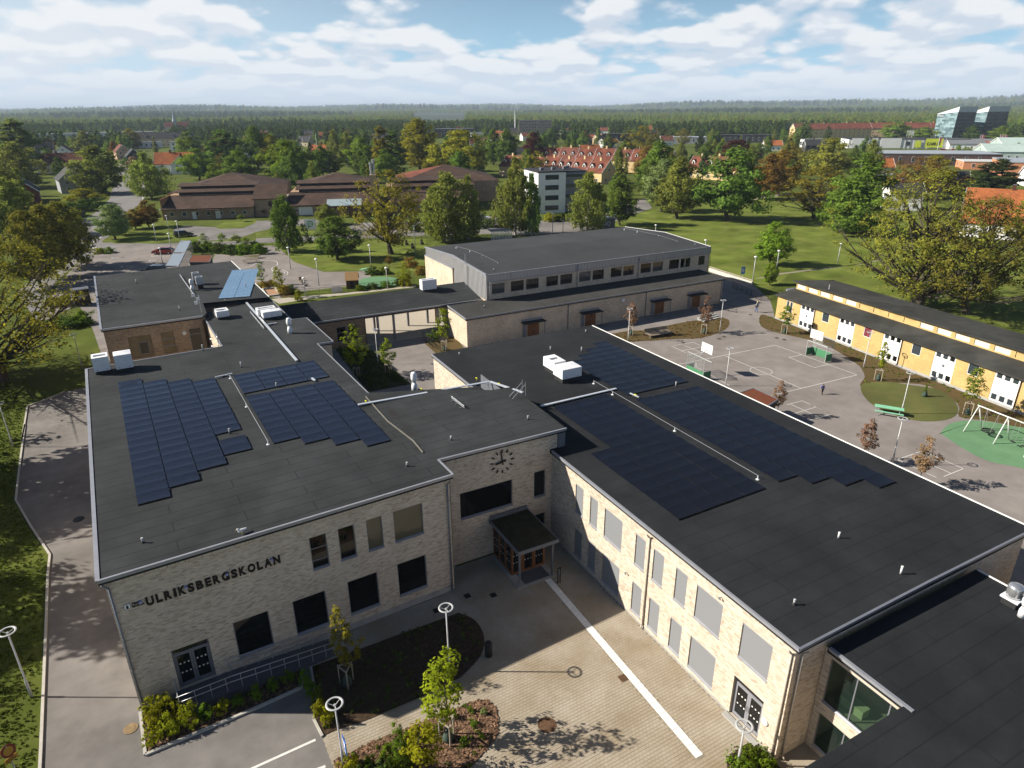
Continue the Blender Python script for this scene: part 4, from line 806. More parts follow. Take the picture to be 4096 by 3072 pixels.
for (l, c, x, y, z) in (('yellow tag at the left end of the bent cable tray', '1B', 950, 1325, H1), ('yellow tag in the middle of the bent cable tray', '1B', 1430, 1218, H1-.1), ('yellow tag before the bend of the cable tray', '1B', 1905, 1125, H1-.3), ('yellow tag after the bend of the cable tray', '1B', 2100, 1172, H1-.3), ('yellow marker between the two dark solar fields', '1C', 1065, 1268, 7.2)):
    b = G(c, x, y, z); mb = MB(); mb.box(b.x-.05, b.x+.05, b.y-.12, b.y+.12, z+.176, z+.21); mb.box(b.x-.051, b.x+.051, b.y-.121, b.y-.11, z+.02, z+.21); tag(mb.build('cable_marker', YEL), l, 'marker', 'yellow tags on the cable trays')
def lifeline(label, pts, z, posts=True):
    t = thing('safety_line', label, 'safety line', pts[0]); mb = MB(); P = [Vector(p)+Vector((0, 0, .28)) for p in pts]; mb.path(P, .018, 5); mb.build('cable', GALV, t)
    for p in P: mb = MB(); mb.lathe(p-Vector((0, 0, .28)), [(.12, 0), (.1, .03), (.03, .05), (.03, .27)], 8); mb.build('anchor', HVW, t)
lifeline('thin steel safety line along the ridge of the pale brick wing', [(30.65, y, RIDGE) for y in (43.1, 40.4, 32.8, 25.0)], RIDGE)
lifeline('safety line between the solar fields of the entrance roof', [G('1A', 1990, 1110, H1), G('1A', 2130, 1355, H1), G('2B', 105, 168, H1)], H1)
lifeline('safety line across the left end of the sports hall roof', [G('0B', 1730, 1280, 8.2), G('0B', 1848, 1310, 8.5), G('0B', 1955, 1352, 8.3), G('0B', 2090, 1420, 8.0)], 8)
lifeline('safety line across the right end of the sports hall roof', [G('0C', 970, 1122, 8.1), G('0C', 1082, 1142, 8.5), G('0C', 1265, 1182, 8.3), G('0C', 1425, 1232, 8.0)], 8)
def guard(label, a, b, n):
    t = thing('snow_rail', label, 'roof rail', a); a = Vector(a); b = Vector(b); mb = MB(); mb.path([a+Vector((0, 0, .25)), b+Vector((0, 0, .25))], .03); mb.path([a+Vector((0, 0, .12)), b+Vector((0, 0, .12))], .02); mb.build('rail', GALV, t)
    for k in range(n): p = a.lerp(b, (k+.5)/n); q = MB(); q.bar(p, p+Vector((0, 0, .28)), .05, .05); q.bar(p+Vector((-.2, 0, .02)), p+Vector((.1, 0, .02)), .05, .04); q.build('bracket', METAL_D, t)
guard('dark snow rail beside the silver boxes on the far left wing', G('1A', 1557, 228, H3), G('1A', 1690, 418, H3), 8); guard('short snow rail beside the long cable tray', G('1A', 2165, 550, H1), G('1B', 70, 690, H1), 5); guard('small rail lying on the raised middle roof', G('1B', 1690, 1290, H1), G('1B', 1800, 1375, H1), 3)
# antenna, ladders
b = G('1A', 1748, 570, H3-.3); t = thing('antenna_mast', 'mast with pale panel antennas at the inner corner of the far left wing', 'antenna', b)
mb = MB(); mb.tube(b, b+Vector((0, 0, 2.3)), .03); mb.build('mast', GALV, t)
for (dx, dz) in ((-.35, 1.5), (-.1, 1.9), (-.5, 2.35)): mb = MB(); mb.box(b.x+dx-.16, b.x+dx+.16, b.y-.05, b.y+.02, b.z+dz-.18, b.z+dz+.18); p = mb.build('panel', HVW, t); mb = MB(); mb.bar((b.x+dx, b.y+.04, b.z+dz), (b.x, b.y+.02, b.z+dz-.1), .03, .03); mb.build('arm', GALV, p)
b = LF.p(10.6, 36.0, 0); t = thing('caged_ladder', 'caged access ladder rising above the roof at the small courtyard', 'ladder', b)
mb = MB()
for s in (-.25, .25): mb.tube(LF.p(10.55, 33.6+s, 5), LF.p(10.55, 33.6+s, 9.7), .025)
mb.build('stile', GALV, t); 
for z in np.arange(5.2, 9.6, .3): mb = MB(); mb.tube(LF.p(10.55, 33.36, z), LF.p(10.55, 33.84, z), .015, n=5); mb.build('rung', GALV, t)
for z in (7.8, 8.5, 9.2): mb = MB(); mb.ring(LF.p(10.25, 33.6, z), .35, .015, 14, 4); mb.build('cage_hoop', GALV, t)
for (x, l) in ((22.45, 'access ladder hooked over the roof step, with slanted stays'),):
    t = thing('roof_ladder', l, 'ladder', (x, 41.2, 7.4))
    for d in (-.25, .25): mb = MB(); mb.tube((22.85, 41.3+d, 7.3), (22.85, 41.3+d, 9.7), .025); mb.tube((22.85, 41.3+d, 9.5), (21.6, 41.1+d, 8.62), .02); mb.build('stile', GALV, t)
    for z in np.arange(7.5, 8.6, .28): mb = MB(); mb.tube((22.85, 41.06, z), (22.85, 41.54, z), .015, n=5); mb.build('rung', GALV, t)
# roof patches (bitumen repairs) as thin sheets
PATCH = mat('bitumen_patch', (.022, .022, .022), .85, .15, 2)
def patch(label, poly, z):
    mb = MB(); P = [G(*q, z) for q in poly]; mb.add([(p.x, p.y, z+.004) for p in P], [tuple(range(len(P)))]); tag(mb.build('roof_patch', PATCH), label, 'roof patch', 'dark bitumen patches')
patch('dark bitumen patch right of the solar field corner', [('1B', 1135, 1390), ('1B', 1185, 1372), ('1B', 1262, 1445), ('1B', 1240, 1478), ('1B', 1170, 1440)], H1); patch('larger dark bitumen patch below the first one', [('1B', 1240, 1500), ('1B', 1310, 1495), ('1B', 1400, 1595), ('1B', 1380, 1618), ('1B', 1320, 1595)], H1)
patch('small round bitumen patch near the roof notch', [('2B', 1350, 195), ('2B', 1400, 185), ('2B', 1420, 220), ('2B', 1380, 230)], H1); patch('dark patch at the inner courtyard corner of the roof', [('1B', 955, 1262), ('1B', 1000, 1258), ('1B', 1045, 1282), ('1B', 985, 1290)], H1)
# the ridge welt that parts the raised middle from the entrance roof
t = thing('roof_welt', 'pale raised seam running diagonally between the two entrance roofs', 'roof seam', G('1B', 950, 1265, H1)); mb = MB(); mb.path([G('1B', 950, 1268, H1+.02), G('1B', 1140, 1480, H1+.02), G('1B', 1360, 1650, H1+.02), G('2B', 1445, 240, H1+.02)], .07, 5); mb.build('seam', mat('worn_welt', (.12, .115, .10), .9, .25, 3), t)
# gull on the eaves
def gull(p, ang):
    t = thing('gull', 'white gull standing on the roof edge above the school letters', 'bird', p); F = Frame((p.x, p.y), ang); z = p.z
    bm = bmesh.new(); 
    for (u, zz, ru, rw, rh) in ((0, .2, .2, .085, .09), (-.17, .21, .13, .055, .05), (.14, .29, .07, .055, .07), (.19, .36, .06, .05, .05)):
        k = bmesh.ops.create_icosphere(bm, subdivisions=2, radius=1)['verts']
        for v in k: q = F.p(u+v.co.x*ru, v.co.y*rw, z+zz+v.co.z*rh); v.co = q-p
    me = bpy.data.meshes.new('body'); bm.to_mesh(me); bm.free(); me.materials.append(WHITE); o = bpy.data.objects.new('body', me); COL.objects.link(o); o.parent = t
    for s in (-1, 1): mb = MB(); mb.add([F.p(.1, s*.08, z+.27), F.p(-.1, s*.1, z+.24), F.p(-.36, s*.05, z+.22), F.p(-.1, s*.09, z+.16)], [(0, 1, 2, 3)]); mb.build('wing', mat('gull_grey', (.4, .42, .45), .7, .05, 3), t); mb = MB(); mb.tube(F.p(0, s*.03, z+.12), F.p(.01, s*.035, z), .008, n=5); mb.build('leg', YEL, t)
    mb = MB(); mb.tube(F.p(.24, 0, z+.36), F.p(.31, 0, z+.345), .015, .004, 6); mb.build('beak', YEL, t)
gull(G('2A', 2092, 938, H1), R(200))
# ================================================================== plants: trunk + limbs and a crown of many small leaves
BARK = mat('bark', (.075, .062, .048), .95, .35, 3, coords='obj', stretch=(1, 1, .3), bump=.5, bscale=9)
BARK_P = mat('pale_birch_bark', (.38, .36, .32), .9, .5, 2.2, coords='obj', stretch=(.4, .4, 1.2))
LEAF = {
 'olive': leaf_mat('olive_leaf', (.215, .218, .040), .45), 'oak': leaf_mat('oak_spring_leaf', (.235, .220, .034), .5), 'maple': leaf_mat('maple_leaf', (0.175, 0.271, 0.032), .5), 'birch': leaf_mat('birch_leaf', (0.227, 0.280, 0.062), .45), 'linden': leaf_mat('linden_leaf', (0.120, 0.191, 0.038), .5),
 'cone': leaf_mat('fresh_green_leaf', (0.139, 0.227, 0.038), .5), 'copper': leaf_mat('copper_beech_leaf', (0.078, 0.026, 0.028), .45), 'poplar': leaf_mat('yellow_green_leaf', (0.268, 0.268, 0.028), .4), 'pine': leaf_mat('pine_needle', (0.066, 0.101, 0.034), .4), 'rust': leaf_mat('rusty_spring_leaf', (0.226, 0.149, 0.037), .45),
 'young': leaf_mat('young_lime_leaf', (0.220, 0.269, 0.018), .45), 'cherry': leaf_mat('bronze_cherry_leaf', (0.300, 0.188, 0.079), .5, dry=(.42, .26, .18)), 'bush': leaf_mat('shrub_leaf', (0.122, 0.204, 0.020), .5), 'hedge': leaf_mat('hedge_leaf', (0.079, 0.129, 0.028), .5), 'lime': leaf_mat('lime_shrub_leaf', (0.276, 0.300, 0.018), .4), 'orange': leaf_mat('orange_shrub_leaf', (0.300, 0.220, 0.036), .4), 'grey': leaf_mat('grey_green_leaf', (0.214, 0.280, 0.106), .4)}
def leaves(C, rad, n, size, rng, droop=0.0, up=0.35, core=None):
    """diamond leaves round the cluster centres C"""
    m = len(C); P = np.repeat(C, n, 0); rr = np.repeat(np.broadcast_to(rad, (m,)), n)
    d = rng.normal(size=(m*n, 3)); d /= np.linalg.norm(d, axis=1)[:, None]; rad3 = rr*rng.random(m*n)**.45
    P = P+d*rad3[:, None]*np.array([1, 1, .75])
    if droop: P[:, 2] -= droop*rng.random(m*n)**1.5
    nrm = d*.6+rng.normal(size=(m*n, 3))*(.6 if core is None else .38)+np.array([0, 0, up])
    if core is not None: o = P-np.array(core); o /= np.linalg.norm(o, axis=1)[:, None]+1e-6; nrm = nrm+o*.9; nrm /= np.linalg.norm(nrm, axis=1)[:, None]
    t = np.cross(nrm, rng.normal(size=(m*n, 3))); t /= np.linalg.norm(t, axis=1)[:, None]+1e-9; b = np.cross(nrm, t)
    if droop: t = t*.45+np.array([0, 0, -1.0])*.8; b = np.cross(t, rng.normal(size=(m*n, 3))); b /= np.linalg.norm(b, axis=1)[:, None]+1e-9
    s = (size*rng.uniform(.55, 1.35, m*n))[:, None]
    V = np.stack([P-t*s*.6, P+b*s*.36, P+t*s*.6, P-b*s*.36], 1).reshape(-1, 3); F = np.arange(m*n*4).reshape(-1, 4)
    return V, F
def tubes(segs, n=6):
    """segs: (p0, p1, r0, r1) arrays -> quads"""
    segs = [s for s in segs]; V = []; F = []
    for k, (p0, p1, r0, r1) in enumerate(segs):
        p0 = np.asarray(p0, float); p1 = np.asarray(p1, float); d = p1-p0; L = np.linalg.norm(d)
        if L < 1e-5: continue
        d /= L; a = np.cross(d, (0.3, .8, .52)); a /= np.linalg.norm(a)+1e-9; b = np.cross(d, a); base = len(V)
        for (c, r) in ((p0, r0), (p1+d*r1*.3, r1)):
            for i in range(n): q = 2*math.pi*i/n; V.append(c+a*r*math.cos(q)+b*r*math.sin(q))
        for i in range(n): F.append((base+i, base+(i+1) % n, base+n+(i+1) % n, base+n+i))
    return np.array(V), np.array(F)
# profile: (height fraction, radius fraction) of the crown
KIND = {
 'maple': dict(h=12, r=5.0, prof=[(.14, .35), (.25, .85), (.45, 1.0), (.65, .92), (.85, .6), (1, .1)], N=150, cr=1.15, n=64, leaf=0.40, tr=.28),
 'linden': dict(h=12, r=4.0, prof=[(.12, .4), (.25, .9), (.45, 1.0), (.65, .85), (.85, .5), (1, .08)], N=140, cr=1.05, n=67, leaf=0.38, tr=.26),
 'cone': dict(h=16, r=6.2, prof=[(.04, .75), (.15, 1.0), (.35, .9), (.55, .68), (.75, .45), (.9, .25), (1, .04)], N=210, cr=1.25, n=64, leaf=0.43, tr=.35),
 'oak': dict(h=14, r=7.0, prof=[(.16, .35), (.28, .85), (.48, 1.0), (.68, .95), (.86, .62), (1, .12)], N=170, cr=1.0, n=34, leaf=.34, tr=.42, limbs=60),
 'birch': dict(h=15, r=3.9, prof=[(.12, .55), (.25, .95), (.45, 1.0), (.65, .78), (.85, .42), (1, .04)], N=150, cr=.8, n=64, leaf=0.38, tr=.22, droop=1.9, limbs=36, bark=BARK_P),
 'poplar': dict(h=18, r=2.5, prof=[(.03, .6), (.2, 1.0), (.5, .95), (.75, .75), (.92, .4), (1, .05)], N=150, cr=.8, n=64, leaf=0.38, tr=.3),
 'pine': dict(h=15, r=3.2, prof=[(.3, .5), (.45, 1.0), (.65, .85), (.85, .5), (1, .06)], N=110, cr=.85, n=64, leaf=0.40, tr=.25),
 'young': dict(h=6, r=1.25, prof=[(.27, .3), (.38, .85), (.55, 1.0), (.72, .65), (.88, .4), (1, .08)], N=60, cr=.34, n=22, leaf=.17, tr=.045, limbs=22),
 'sapling': dict(h=4.5, r=.85, prof=[(.36, .25), (.48, .8), (.62, 1.0), (.8, .7), (1, .1)], N=46, cr=.28, n=20, leaf=.16, tr=.04, limbs=14),
 'cherry': dict(h=4.6, r=1.15, prof=[(.3, .25), (.42, .8), (.6, 1.0), (.8, .6), (1, .1)], N=56, cr=.3, n=24, leaf=.16, tr=.05, limbs=16),
 'bush': dict(h=1.3, r=1.0, prof=[(0, .8), (.3, 1.0), (.7, .8), (1, .2)], N=34, cr=.26, n=26, leaf=.15, tr=.02, limbs=8),
 'hedge': dict(h=2.2, r=1.8, prof=[(0, .9), (.4, 1.0), (.8, .8), (1, .3)], N=60, cr=.45, n=30, leaf=.24, tr=.03, limbs=8),
 'low': dict(h=.55, r=.5, prof=[(0, .9), (.5, 1.0), (1, .3)], N=14, cr=.16, n=20, leaf=.10, tr=.01, limbs=3),
}
def make_plant(kind, seed, big=None):
    K = dict(KIND[kind]); K.update(big or {}); rng = np.random.default_rng(seed); h, r = K['h'], K['r']
    pf = np.array(K['prof']); N = K['N']
    lob = rng.uniform(0, 6.28, 5); amp = rng.uniform(.06, .2, 5)
    hs = np.interp(rng.random(N), np.cumsum(np.r_[0, np.diff(pf[:, 0])*(pf[1:, 1]+pf[:-1, 1])])/np.sum(np.diff(pf[:, 0])*(pf[1:, 1]+pf[:-1, 1])), pf[:, 0])
    th = rng.uniform(0, 6.283, N); R_ = np.interp(hs, pf[:, 0], pf[:, 1])*r
    R_ = R_*(1+sum(a*np.sin((k+2)*th+l+hs*5) for k, (a, l) in enumerate(zip(amp, lob))))*rng.uniform(.82, 1.08, N)
    rr = R_*rng.random(N)**(.33)*.92
    C = np.stack([rr*np.cos(th), rr*np.sin(th), hs*h+rng.normal(0, .02*h, N)], 1)
    C[:, 2] = np.clip(C[:, 2], pf[0, 0]*h*.9, h*.97)
    V, F = leaves(C, K['cr']*rng.uniform(.65, 1.25, N), K['n'], K['leaf'], rng, K.get('droop', 0), core=(0, 0, h*.42))
    V[:, 2] = np.maximum(V[:, 2], .05*h if kind not in ('bush', 'hedge', 'low') else .02)
    cm = np_mesh(kind+'_crown', V, F, None); crown = cm.data; bpy.data.objects.remove(cm)
    # skeleton
    segs = []; tr = K['tr']; bend = rng.normal(0, .02*h, (6, 2)); bend[0] = 0; top = .86*h if kind not in ('oak',) else .62*h
    tp = [np.array([bend[min(i, 5)][0]*(i > 0), bend[min(i, 5)][1]*(i > 0), top*i/6]) for i in range(7)]
    for i in range(6): segs.append((tp[i], tp[i+1], tr*(1.25 if i == 0 else 1)*(1-i/6.6), tr*(1-(i+1)/6.6)))
    def tpos(z): k = min(5.999, max(0, z/top*6)); i = int(k); return tp[i]+(tp[i+1]-tp[i])*(k-i)
    idx = rng.choice(N, min(N, K.get('limbs', 30)), replace=False)
    for i in idx:
        e = C[i]; dist = math.hypot(e[0], e[1]); z0 = max(.1*h if kind in ('cone', 'poplar') else pf[0, 0]*h*.85, e[2]-dist*rng.uniform(.6, 1.1)-.05*h); z0 = min(z0, top*.98); s = tpos(z0)
        m1 = s+(e-s)*.45+np.array([0, 0, -.06*dist])+rng.normal(0, .04*dist+.01, 3); rb = tr*K.get('lr', .42)*(1-.55*z0/h)
        segs.append((s, m1, rb, rb*.6)); segs.append((m1, e, rb*.6, rb*.18))
        for _ in range(K.get('twigs', 1)):
            f = e+rng.normal(0, K['cr']*.9, 3); segs.append((m1+(e-m1)*.5, f, rb*.3, rb*.08))
    V, F = tubes(segs, 6 if kind not in ('bush', 'low', 'hedge') else 4); tm = np_mesh(kind+'_trunk', V, F, K.get('bark', BARK)); trunk = tm.data; bpy.data.objects.remove(tm)
    return trunk, crown, h, r
_plants = {}
def plant_mesh(kind, var):
    if (kind, var) not in _plants: _plants[(kind, var)] = make_plant(kind, 100+var*17+sum(map(ord, kind)))
    return _plants[(kind, var)]
_crowns = {}
def plant(name, label, cat, loc, kind, height, width=None, leaf=None, group=None, var=None, parts=True, meshes=None):
    leaf = leaf or (kind if kind in LEAF else 'bush'); var = random.randrange(3) if var is None else var
    tr, cr, h, r = meshes or plant_mesh(kind, var)
    key = (cr.name, leaf)
    if key not in _crowns:
        c = cr.copy(); c.materials.clear(); c.materials.append(LEAF[leaf]); _crowns[key] = c
    width = width or 2*r*height/h
    t = thing(name, label, cat, loc, group, rz=random.uniform(0, 6.28)); t.scale = (width/(2*r)/1.0, width/(2*r), height/h)
    o = bpy.data.objects.new('crown' if cat == 'tree' else 'foliage', _crowns[key]); COL.objects.link(o); o.parent = t
    o = bpy.data.objects.new('trunk' if cat == 'tree' else 'stem', tr); COL.objects.link(o); o.parent = t
    return t
# ================================================================== ground and paving
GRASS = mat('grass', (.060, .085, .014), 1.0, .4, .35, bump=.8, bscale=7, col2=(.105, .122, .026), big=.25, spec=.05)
LAWN = mat('bright_lawn', (.085, .125, .016), 1.0, .4, .28, bump=.8, bscale=6, col2=(.150, .165, .040), big=.32, spec=.05)  # lighter green than the ground grass
ASPH = mat('worn_asphalt', (.178, .166, .157), .92, .14, .9, bump=.15, bscale=40, big=.24, spec=.15)
ASPH_Y = mat('schoolyard_asphalt', (.215, .193, .180), .92, .10, .6, bump=.12, bscale=40, big=.14, spec=.15)
ASPH_D = mat('road_asphalt', (.19, .183, .18), .92, .10, .4, bump=.12, bscale=30, big=.12, spec=.15)
SOIL = mat('bare_soil', (.115, .072, .040), 1.0, .4, 1.4, bump=.7, bscale=9, col2=(.075, .068, .022), spec=.05)
MULCH = mat('bark_mulch', (.060, .040, .026), 1.0, .45, 5, bump=.9, bscale=22, spec=.05)
RUBBER = mat('green_rubber', (.120, .235, .125), .95, .10, .8, bump=.1, bscale=40, big=.06, spec=.1)
KERB = mat('kerb_stone', (.42, .40, .36), .9, .12, 2.5, bump=.15, bscale=15)
GRAVEL = mat('gravel_path', (.26, .225, .18), .95, .12, .8, bump=.3, bscale=25)
LINE = mat('white_road_paint', (.66, .65, .62), .8, .12, 2)
SAND = mat('play_sand', (.34, .20, .12), 1, .1, 2)
def GP(*pts, z=0.0): return [G(*p, z) for p in pts]
def sheet(name, m, pts, z, kind='structure'):
    mb = MB(); P = [(p[0], p[1]) for p in pts]; n = len(P)
    if sum(P[i][0]*P[(i+1) % n][1]-P[(i+1) % n][0]*P[i][1] for i in range(n)) < 0: P = P[::-1]
    mb.add([(p[0], p[1], z) for p in P], [tuple(range(n))]); o = mb.build(name, m)
    bm = bmesh.new(); bm.from_mesh(o.data); bmesh.ops.triangulate(bm, faces=bm.faces[:]); bm.to_mesh(o.data); bm.free()
    o['kind'] = kind; return o
def smooth(pts, n=4, closed=True):
    P = [Vector((p[0], p[1], 0)) for p in pts]; out = []; m = len(P)
    for i in range(m if closed else m-1):
        a, b, c, d = P[(i-1) % m] if closed or i else P[i], P[i], P[(i+1) % m], P[(i+2) % m] if closed or i+2 < m else P[i+1]
        for k in range(n):
            t = k/n; out.append(.5*((2*b)+(c-a)*t+(2*a-5*b+4*c-d)*t*t+(3*b-a-3*c+d)*t**3))
    if not closed: out.append(P[-1])
    return out
def inside(poly, X, Y):
    ins = np.zeros(X.shape, bool); n = len(poly)
    for i in range(n):
        x1, y1 = poly[i][0], poly[i][1]; x2, y2 = poly[(i+1) % n][0], poly[(i+1) % n][1]
        c = ((y1 > Y) != (y2 > Y)) & (X < (x2-x1)*(Y-y1)/((y2-y1) if y2 != y1 else 1e-9)+x1); ins ^= c
    return ins
def kerb(pts, z0=0.0, h=.12, w=.13, name='kerb', m=None, closed=False):
    mb = MB(); P = [Vector((p[0], p[1], 0)) for p in pts]
    if closed: P.append(P[0])
    for a, b in zip(P[:-1], P[1:]): mb.bar(a+Vector((0, 0, h/2-.02)), b+Vector((0, 0, h/2-.02)), w, h+.04)
    o = mb.build(name, m or KERB); o['kind'] = 'structure'; return o
def stripe(pts, w=.08, z=.014, name='painted_line'):
    mb = MB(); P = [Vector((p[0], p[1], 0)) for p in pts]
    for a, b in zip(P[:-1], P[1:]):
        d = (b-a)
        if d.length < 1e-4: continue
        d.normalize(); n = Vector((-d.y, d.x, 0))*w/2; e = d*w*.4; mb.quad(*(Vector((q.x, q.y, z)) for q in (a-n-e, b-n+e, b+n+e, a+n-e)))
    o = mb.build(name, LINE); o['kind'] = 'structure'; return o
# the land itself
mb = MB(); rs = [0, 40, 80, 160, 320, 700, 1500, 3000, 6000, 12000, 20000]; na = 48; vs = [(0, 0, 0)]; fs = []
for r_ in rs[1:]:
    for i in range(na): vs.append((r_*math.cos(2*math.pi*i/na), r_*math.sin(2*math.pi*i/na), 0.0))
for i in range(na): fs.append((0, 1+i, 1+(i+1) % na))
for k in range(len(rs)-2):
    for i in range(na): a = 1+k*na; fs.append((a+i, a+na+i, a+na+(i+1) % na, a+(i+1) % na))
mb.add(vs, fs); mb.build('ground', GRASS)['kind'] = 'structure'
lane = [*GP(('3A', 325, 2100), ('3A', 356, 1500), ('3A', 397, 500), ('3A', 414, 0), ('2A', 432, 1125), ('2A', 270, 880), ('2A', 137, 650), ('2A', 165, 400), ('2A', 217, 0), ('1A', 192, 1640), ('1A', 238, 1352), ('1A', 420, 1285), ('1A', 560, 1225), ('1A', 745, 1188)), LF.p(.2, 31), LF.p(.2, 0), LF.p(8.4, -1.4), Vector((2.76, 25.71, 0)), Vector((2.95, 12, 0)), Vector((2.95, 4, 0))]
sheet('driveway', ASPH, lane, .004)
kerb(lane[:13], h=.10, w=.14)
# beds in front of the entrance block
bed1 = [LF.p(-.08, -.05), LF.p(-.06, -2.95), LF.p(5.1, -2.95), LF.p(7.5, -2.85), LF.p(7.9, -1.62), LF.p(1.8, -1.62), LF.p(1.75, -.05)]
sheet('planting_bed', MULCH, bed1, .07); kerb(bed1[:5], h=.12, w=.15)
bed2 = [LF.p(8.35, -1.67), LF.p(13, -1.9), *smooth([LF.p(17.4, -2.15), LF.p(17.95, -3.3), LF.p(17.75, -4.75), LF.p(16.85, -5.95), LF.p(15.14, -6.75)], 4, False), LF.p(12.9, -6.82), LF.p(10, -6.69), LF.p(8.0, -6.4), LF.p(7.58, -6.45), LF.p(7.5, -5.2), LF.p(8.0, -4.0)]
sheet('planting_bed', MULCH, bed2, .05); kerb([bed2[-2], bed2[-1], bed2[0]], h=.11, w=.12); kerb([bed2[-3], bed2[-2]], h=.11, w=.12)
bed3 = [LF.p(7.63, -8.05), LF.p(9.56, -8.05), LF.p(13.4, -8.42), *smooth([LF.p(14.9, -8.5), LF.p(15.55, -8.75), LF.p(15.78, -9.4), LF.p(15.55, -10.2), LF.p(15.0, -11.0)], 4, False), LF.p(14.1, -11.42), LF.p(13.0, -11.85), LF.p(11, -12.4), LF.p(7.4, -12.6)]
sheet('planting_bed', MULCH, bed3, .05)
bed4 = [Vector(p+(0,)) for p in ((18.6, 12.0), (18.75, 14.4), (19.5, 15.2), (20.6, 15.42), (21.4, 15.3), (21.45, 12.0))]
sheet('planting_bed', MULCH, bed4, .05)
court = [LF.p(8.35, -1.55), LF.p(8.35, -.06), LF.p(18.2, -.06), Vector((13.0, 34.85, 0)), Vector((21.5, 34.85, 0)), Vector((21.5, 9.5, 0)), Vector((2.95, 9.5, 0)), Vector((2.78, 25.6, 0))]
sheet('forecourt', mat('paver_joint', (.24, .21, .168), 1, .2, 3), court, .008)
PAVE_COLS = [(0.0, (.325, .29, .238)), (.4, (.338, .303, .248)), (.8, (.350, .316, .262)), (1.0, (.318, .282, .228))]
def paver_mat(name, per_object):
    M = bpy.data.materials.new(name); M.use_nodes = True; nt = M.node_tree; N = nt.nodes; L = nt.links; b = N['Principled BSDF']; b.inputs['Roughness'].default_value = .9; b.inputs['Specular IOR Level'].default_value = .2
    src = N.new('ShaderNodeObjectInfo').outputs['Random'] if per_object else N.new('ShaderNodeNewGeometry').outputs['Random Per Island']
    cr = N.new('ShaderNodeValToRGB'); L.new(src, cr.inputs[0]); e = cr.color_ramp.elements; e[0].color = (*PAVE_COLS[0][1], 1); e[1].color = (*PAVE_COLS[-1][1], 1)
    for p, c in PAVE_COLS[1:-1]: e.new(p).color = (*c, 1)
    ge = N.new('ShaderNodeNewGeometry'); nz = N.new('ShaderNodeTexNoise'); L.new(ge.outputs['Position'], nz.inputs['Vector']); nz.inputs['Scale'].default_value = .45; nz.inputs['Detail'].default_value = 7
    mr = N.new('ShaderNodeMapRange'); L.new(nz.outputs['Fac'], mr.inputs[0]); mr.inputs[1].default_value = .3; mr.inputs[2].default_value = .7
    mx = N.new('ShaderNodeMix'); mx.data_type = 'RGBA'; L.new(mr.outputs[0], mx.inputs[0]); mx.inputs[6].default_value = (.80, .72, .60, 1); mx.inputs[7].default_value = (1.12, 1.1, 1.08, 1)
    h = N.new('ShaderNodeMix'); h.data_type = 'RGBA'; h.blend_type = 'MULTIPLY'; h.inputs[0].default_value = 1; L.new(cr.outputs[0], h.inputs[6]); L.new(mx.outputs[2], h.inputs[7]); L.new(h.outputs[2], b.inputs['Base Color']); return M
PAVE_M = paver_mat('concrete_paver', False); PAVE_1 = paver_mat('concrete_paver_single', True)
paving = thing('paving', 'beige concrete pavers', 'paving', (12, 22, 0)); paving['kind'] = 'structure'
for k_ in ('label', 'category'): del paving[k_]
def lay_pavers():
    lx, ly, j = .215, .170, .008; ang = R(1.5); F = Frame((2.5, 9.0), ang)
    rows = int(28/(ly+j)); cols = int(20/(lx+j)); rr, cc = np.meshgrid(np.arange(rows), np.arange(cols), indexing='ij'); rr = rr.ravel(); cc = cc.ravel()
    u = cc*(lx+j)+(rr % 2)*(lx+j)/2; v = rr*(ly+j); cu = u+lx/2; cv = v+ly/2
    X = F.o.x+F.u.x*cu+F.v.x*cv; Y = F.o.y+F.u.y*cu+F.v.y*cv
    shr = lambda poly, d: poly
    ok = inside(court, X, Y)
    for b in (bed2, bed3, bed4): ok &= ~inside(b, X, Y)
    ok &= ~((np.abs(X-(18.81-(30.71-Y)*.0204)) < .26) & (Y < 30.8) & (Y > 15.8)) & ~((X > 16.6) & (X < 19.5) & (Y > 30.7))
    u, v, X, Y = u[ok], v[ok], X[ok], Y[ok]; order = np.argsort(X**2+Y**2); near = [i for i in order if Y[i] > 14.5 or X[i] > 12][:300]; mask = np.ones(len(u), bool); mask[near] = False
    mb = MB(); mb.add([(0, 0, 0), (lx, 0, 0), (lx, ly, 0), (0, ly, 0), (.004, .004, .012), (lx-.004, .004, .012), (lx-.004, ly-.004, .012), (.004, ly-.004, .012)], [(4, 5, 6, 7), (0, 1, 5, 4), (1, 2, 6, 5), (2, 3, 7, 6), (3, 0, 4, 7)])
    pr = mb.build('paver', PAVE_1, paving, local=True); first = True
    for i in near:
        o = pr if first else pr.copy()
        if not first: COL.objects.link(o)
        first = False; p = F.p(u[i], v[i], .006+RNG.uniform(-.002, .002)); o.location = p-paving.location; o.rotation_euler = (RNG.uniform(-.006, .006), RNG.uniform(-.006, .006), ang)
    u, v = u[mask], v[mask]; n = len(u); zz = .006+RNG.uniform(-.002, .002, n)
    pts = []
    for (a, b, c) in ((0, 0, 0), (lx, 0, 0), (lx, ly, 0), (0, ly, 0), (.004, .004, .012), (lx-.004, .004, .012), (lx-.004, ly-.004, .012), (.004, ly-.004, .012)):
        uu, vv = u+a, v+b; pts.append(np.stack([F.o.x+F.u.x*uu+F.v.x*vv-12, F.o.y+F.u.y*uu+F.v.y*vv-22, zz+c], 1))
    V = np.stack(pts, 1).reshape(-1, 3); base = (np.arange(n)*8)[:, None]
    Fc = np.concatenate([base+np.array([f]) for f in ((4, 5, 6, 7), (0, 1, 5, 4), (1, 2, 6, 5), (2, 3, 7, 6), (3, 0, 4, 7))]); np_mesh('paver_field', V, Fc, PAVE_M, paving, 'stuff')
lay_pavers()
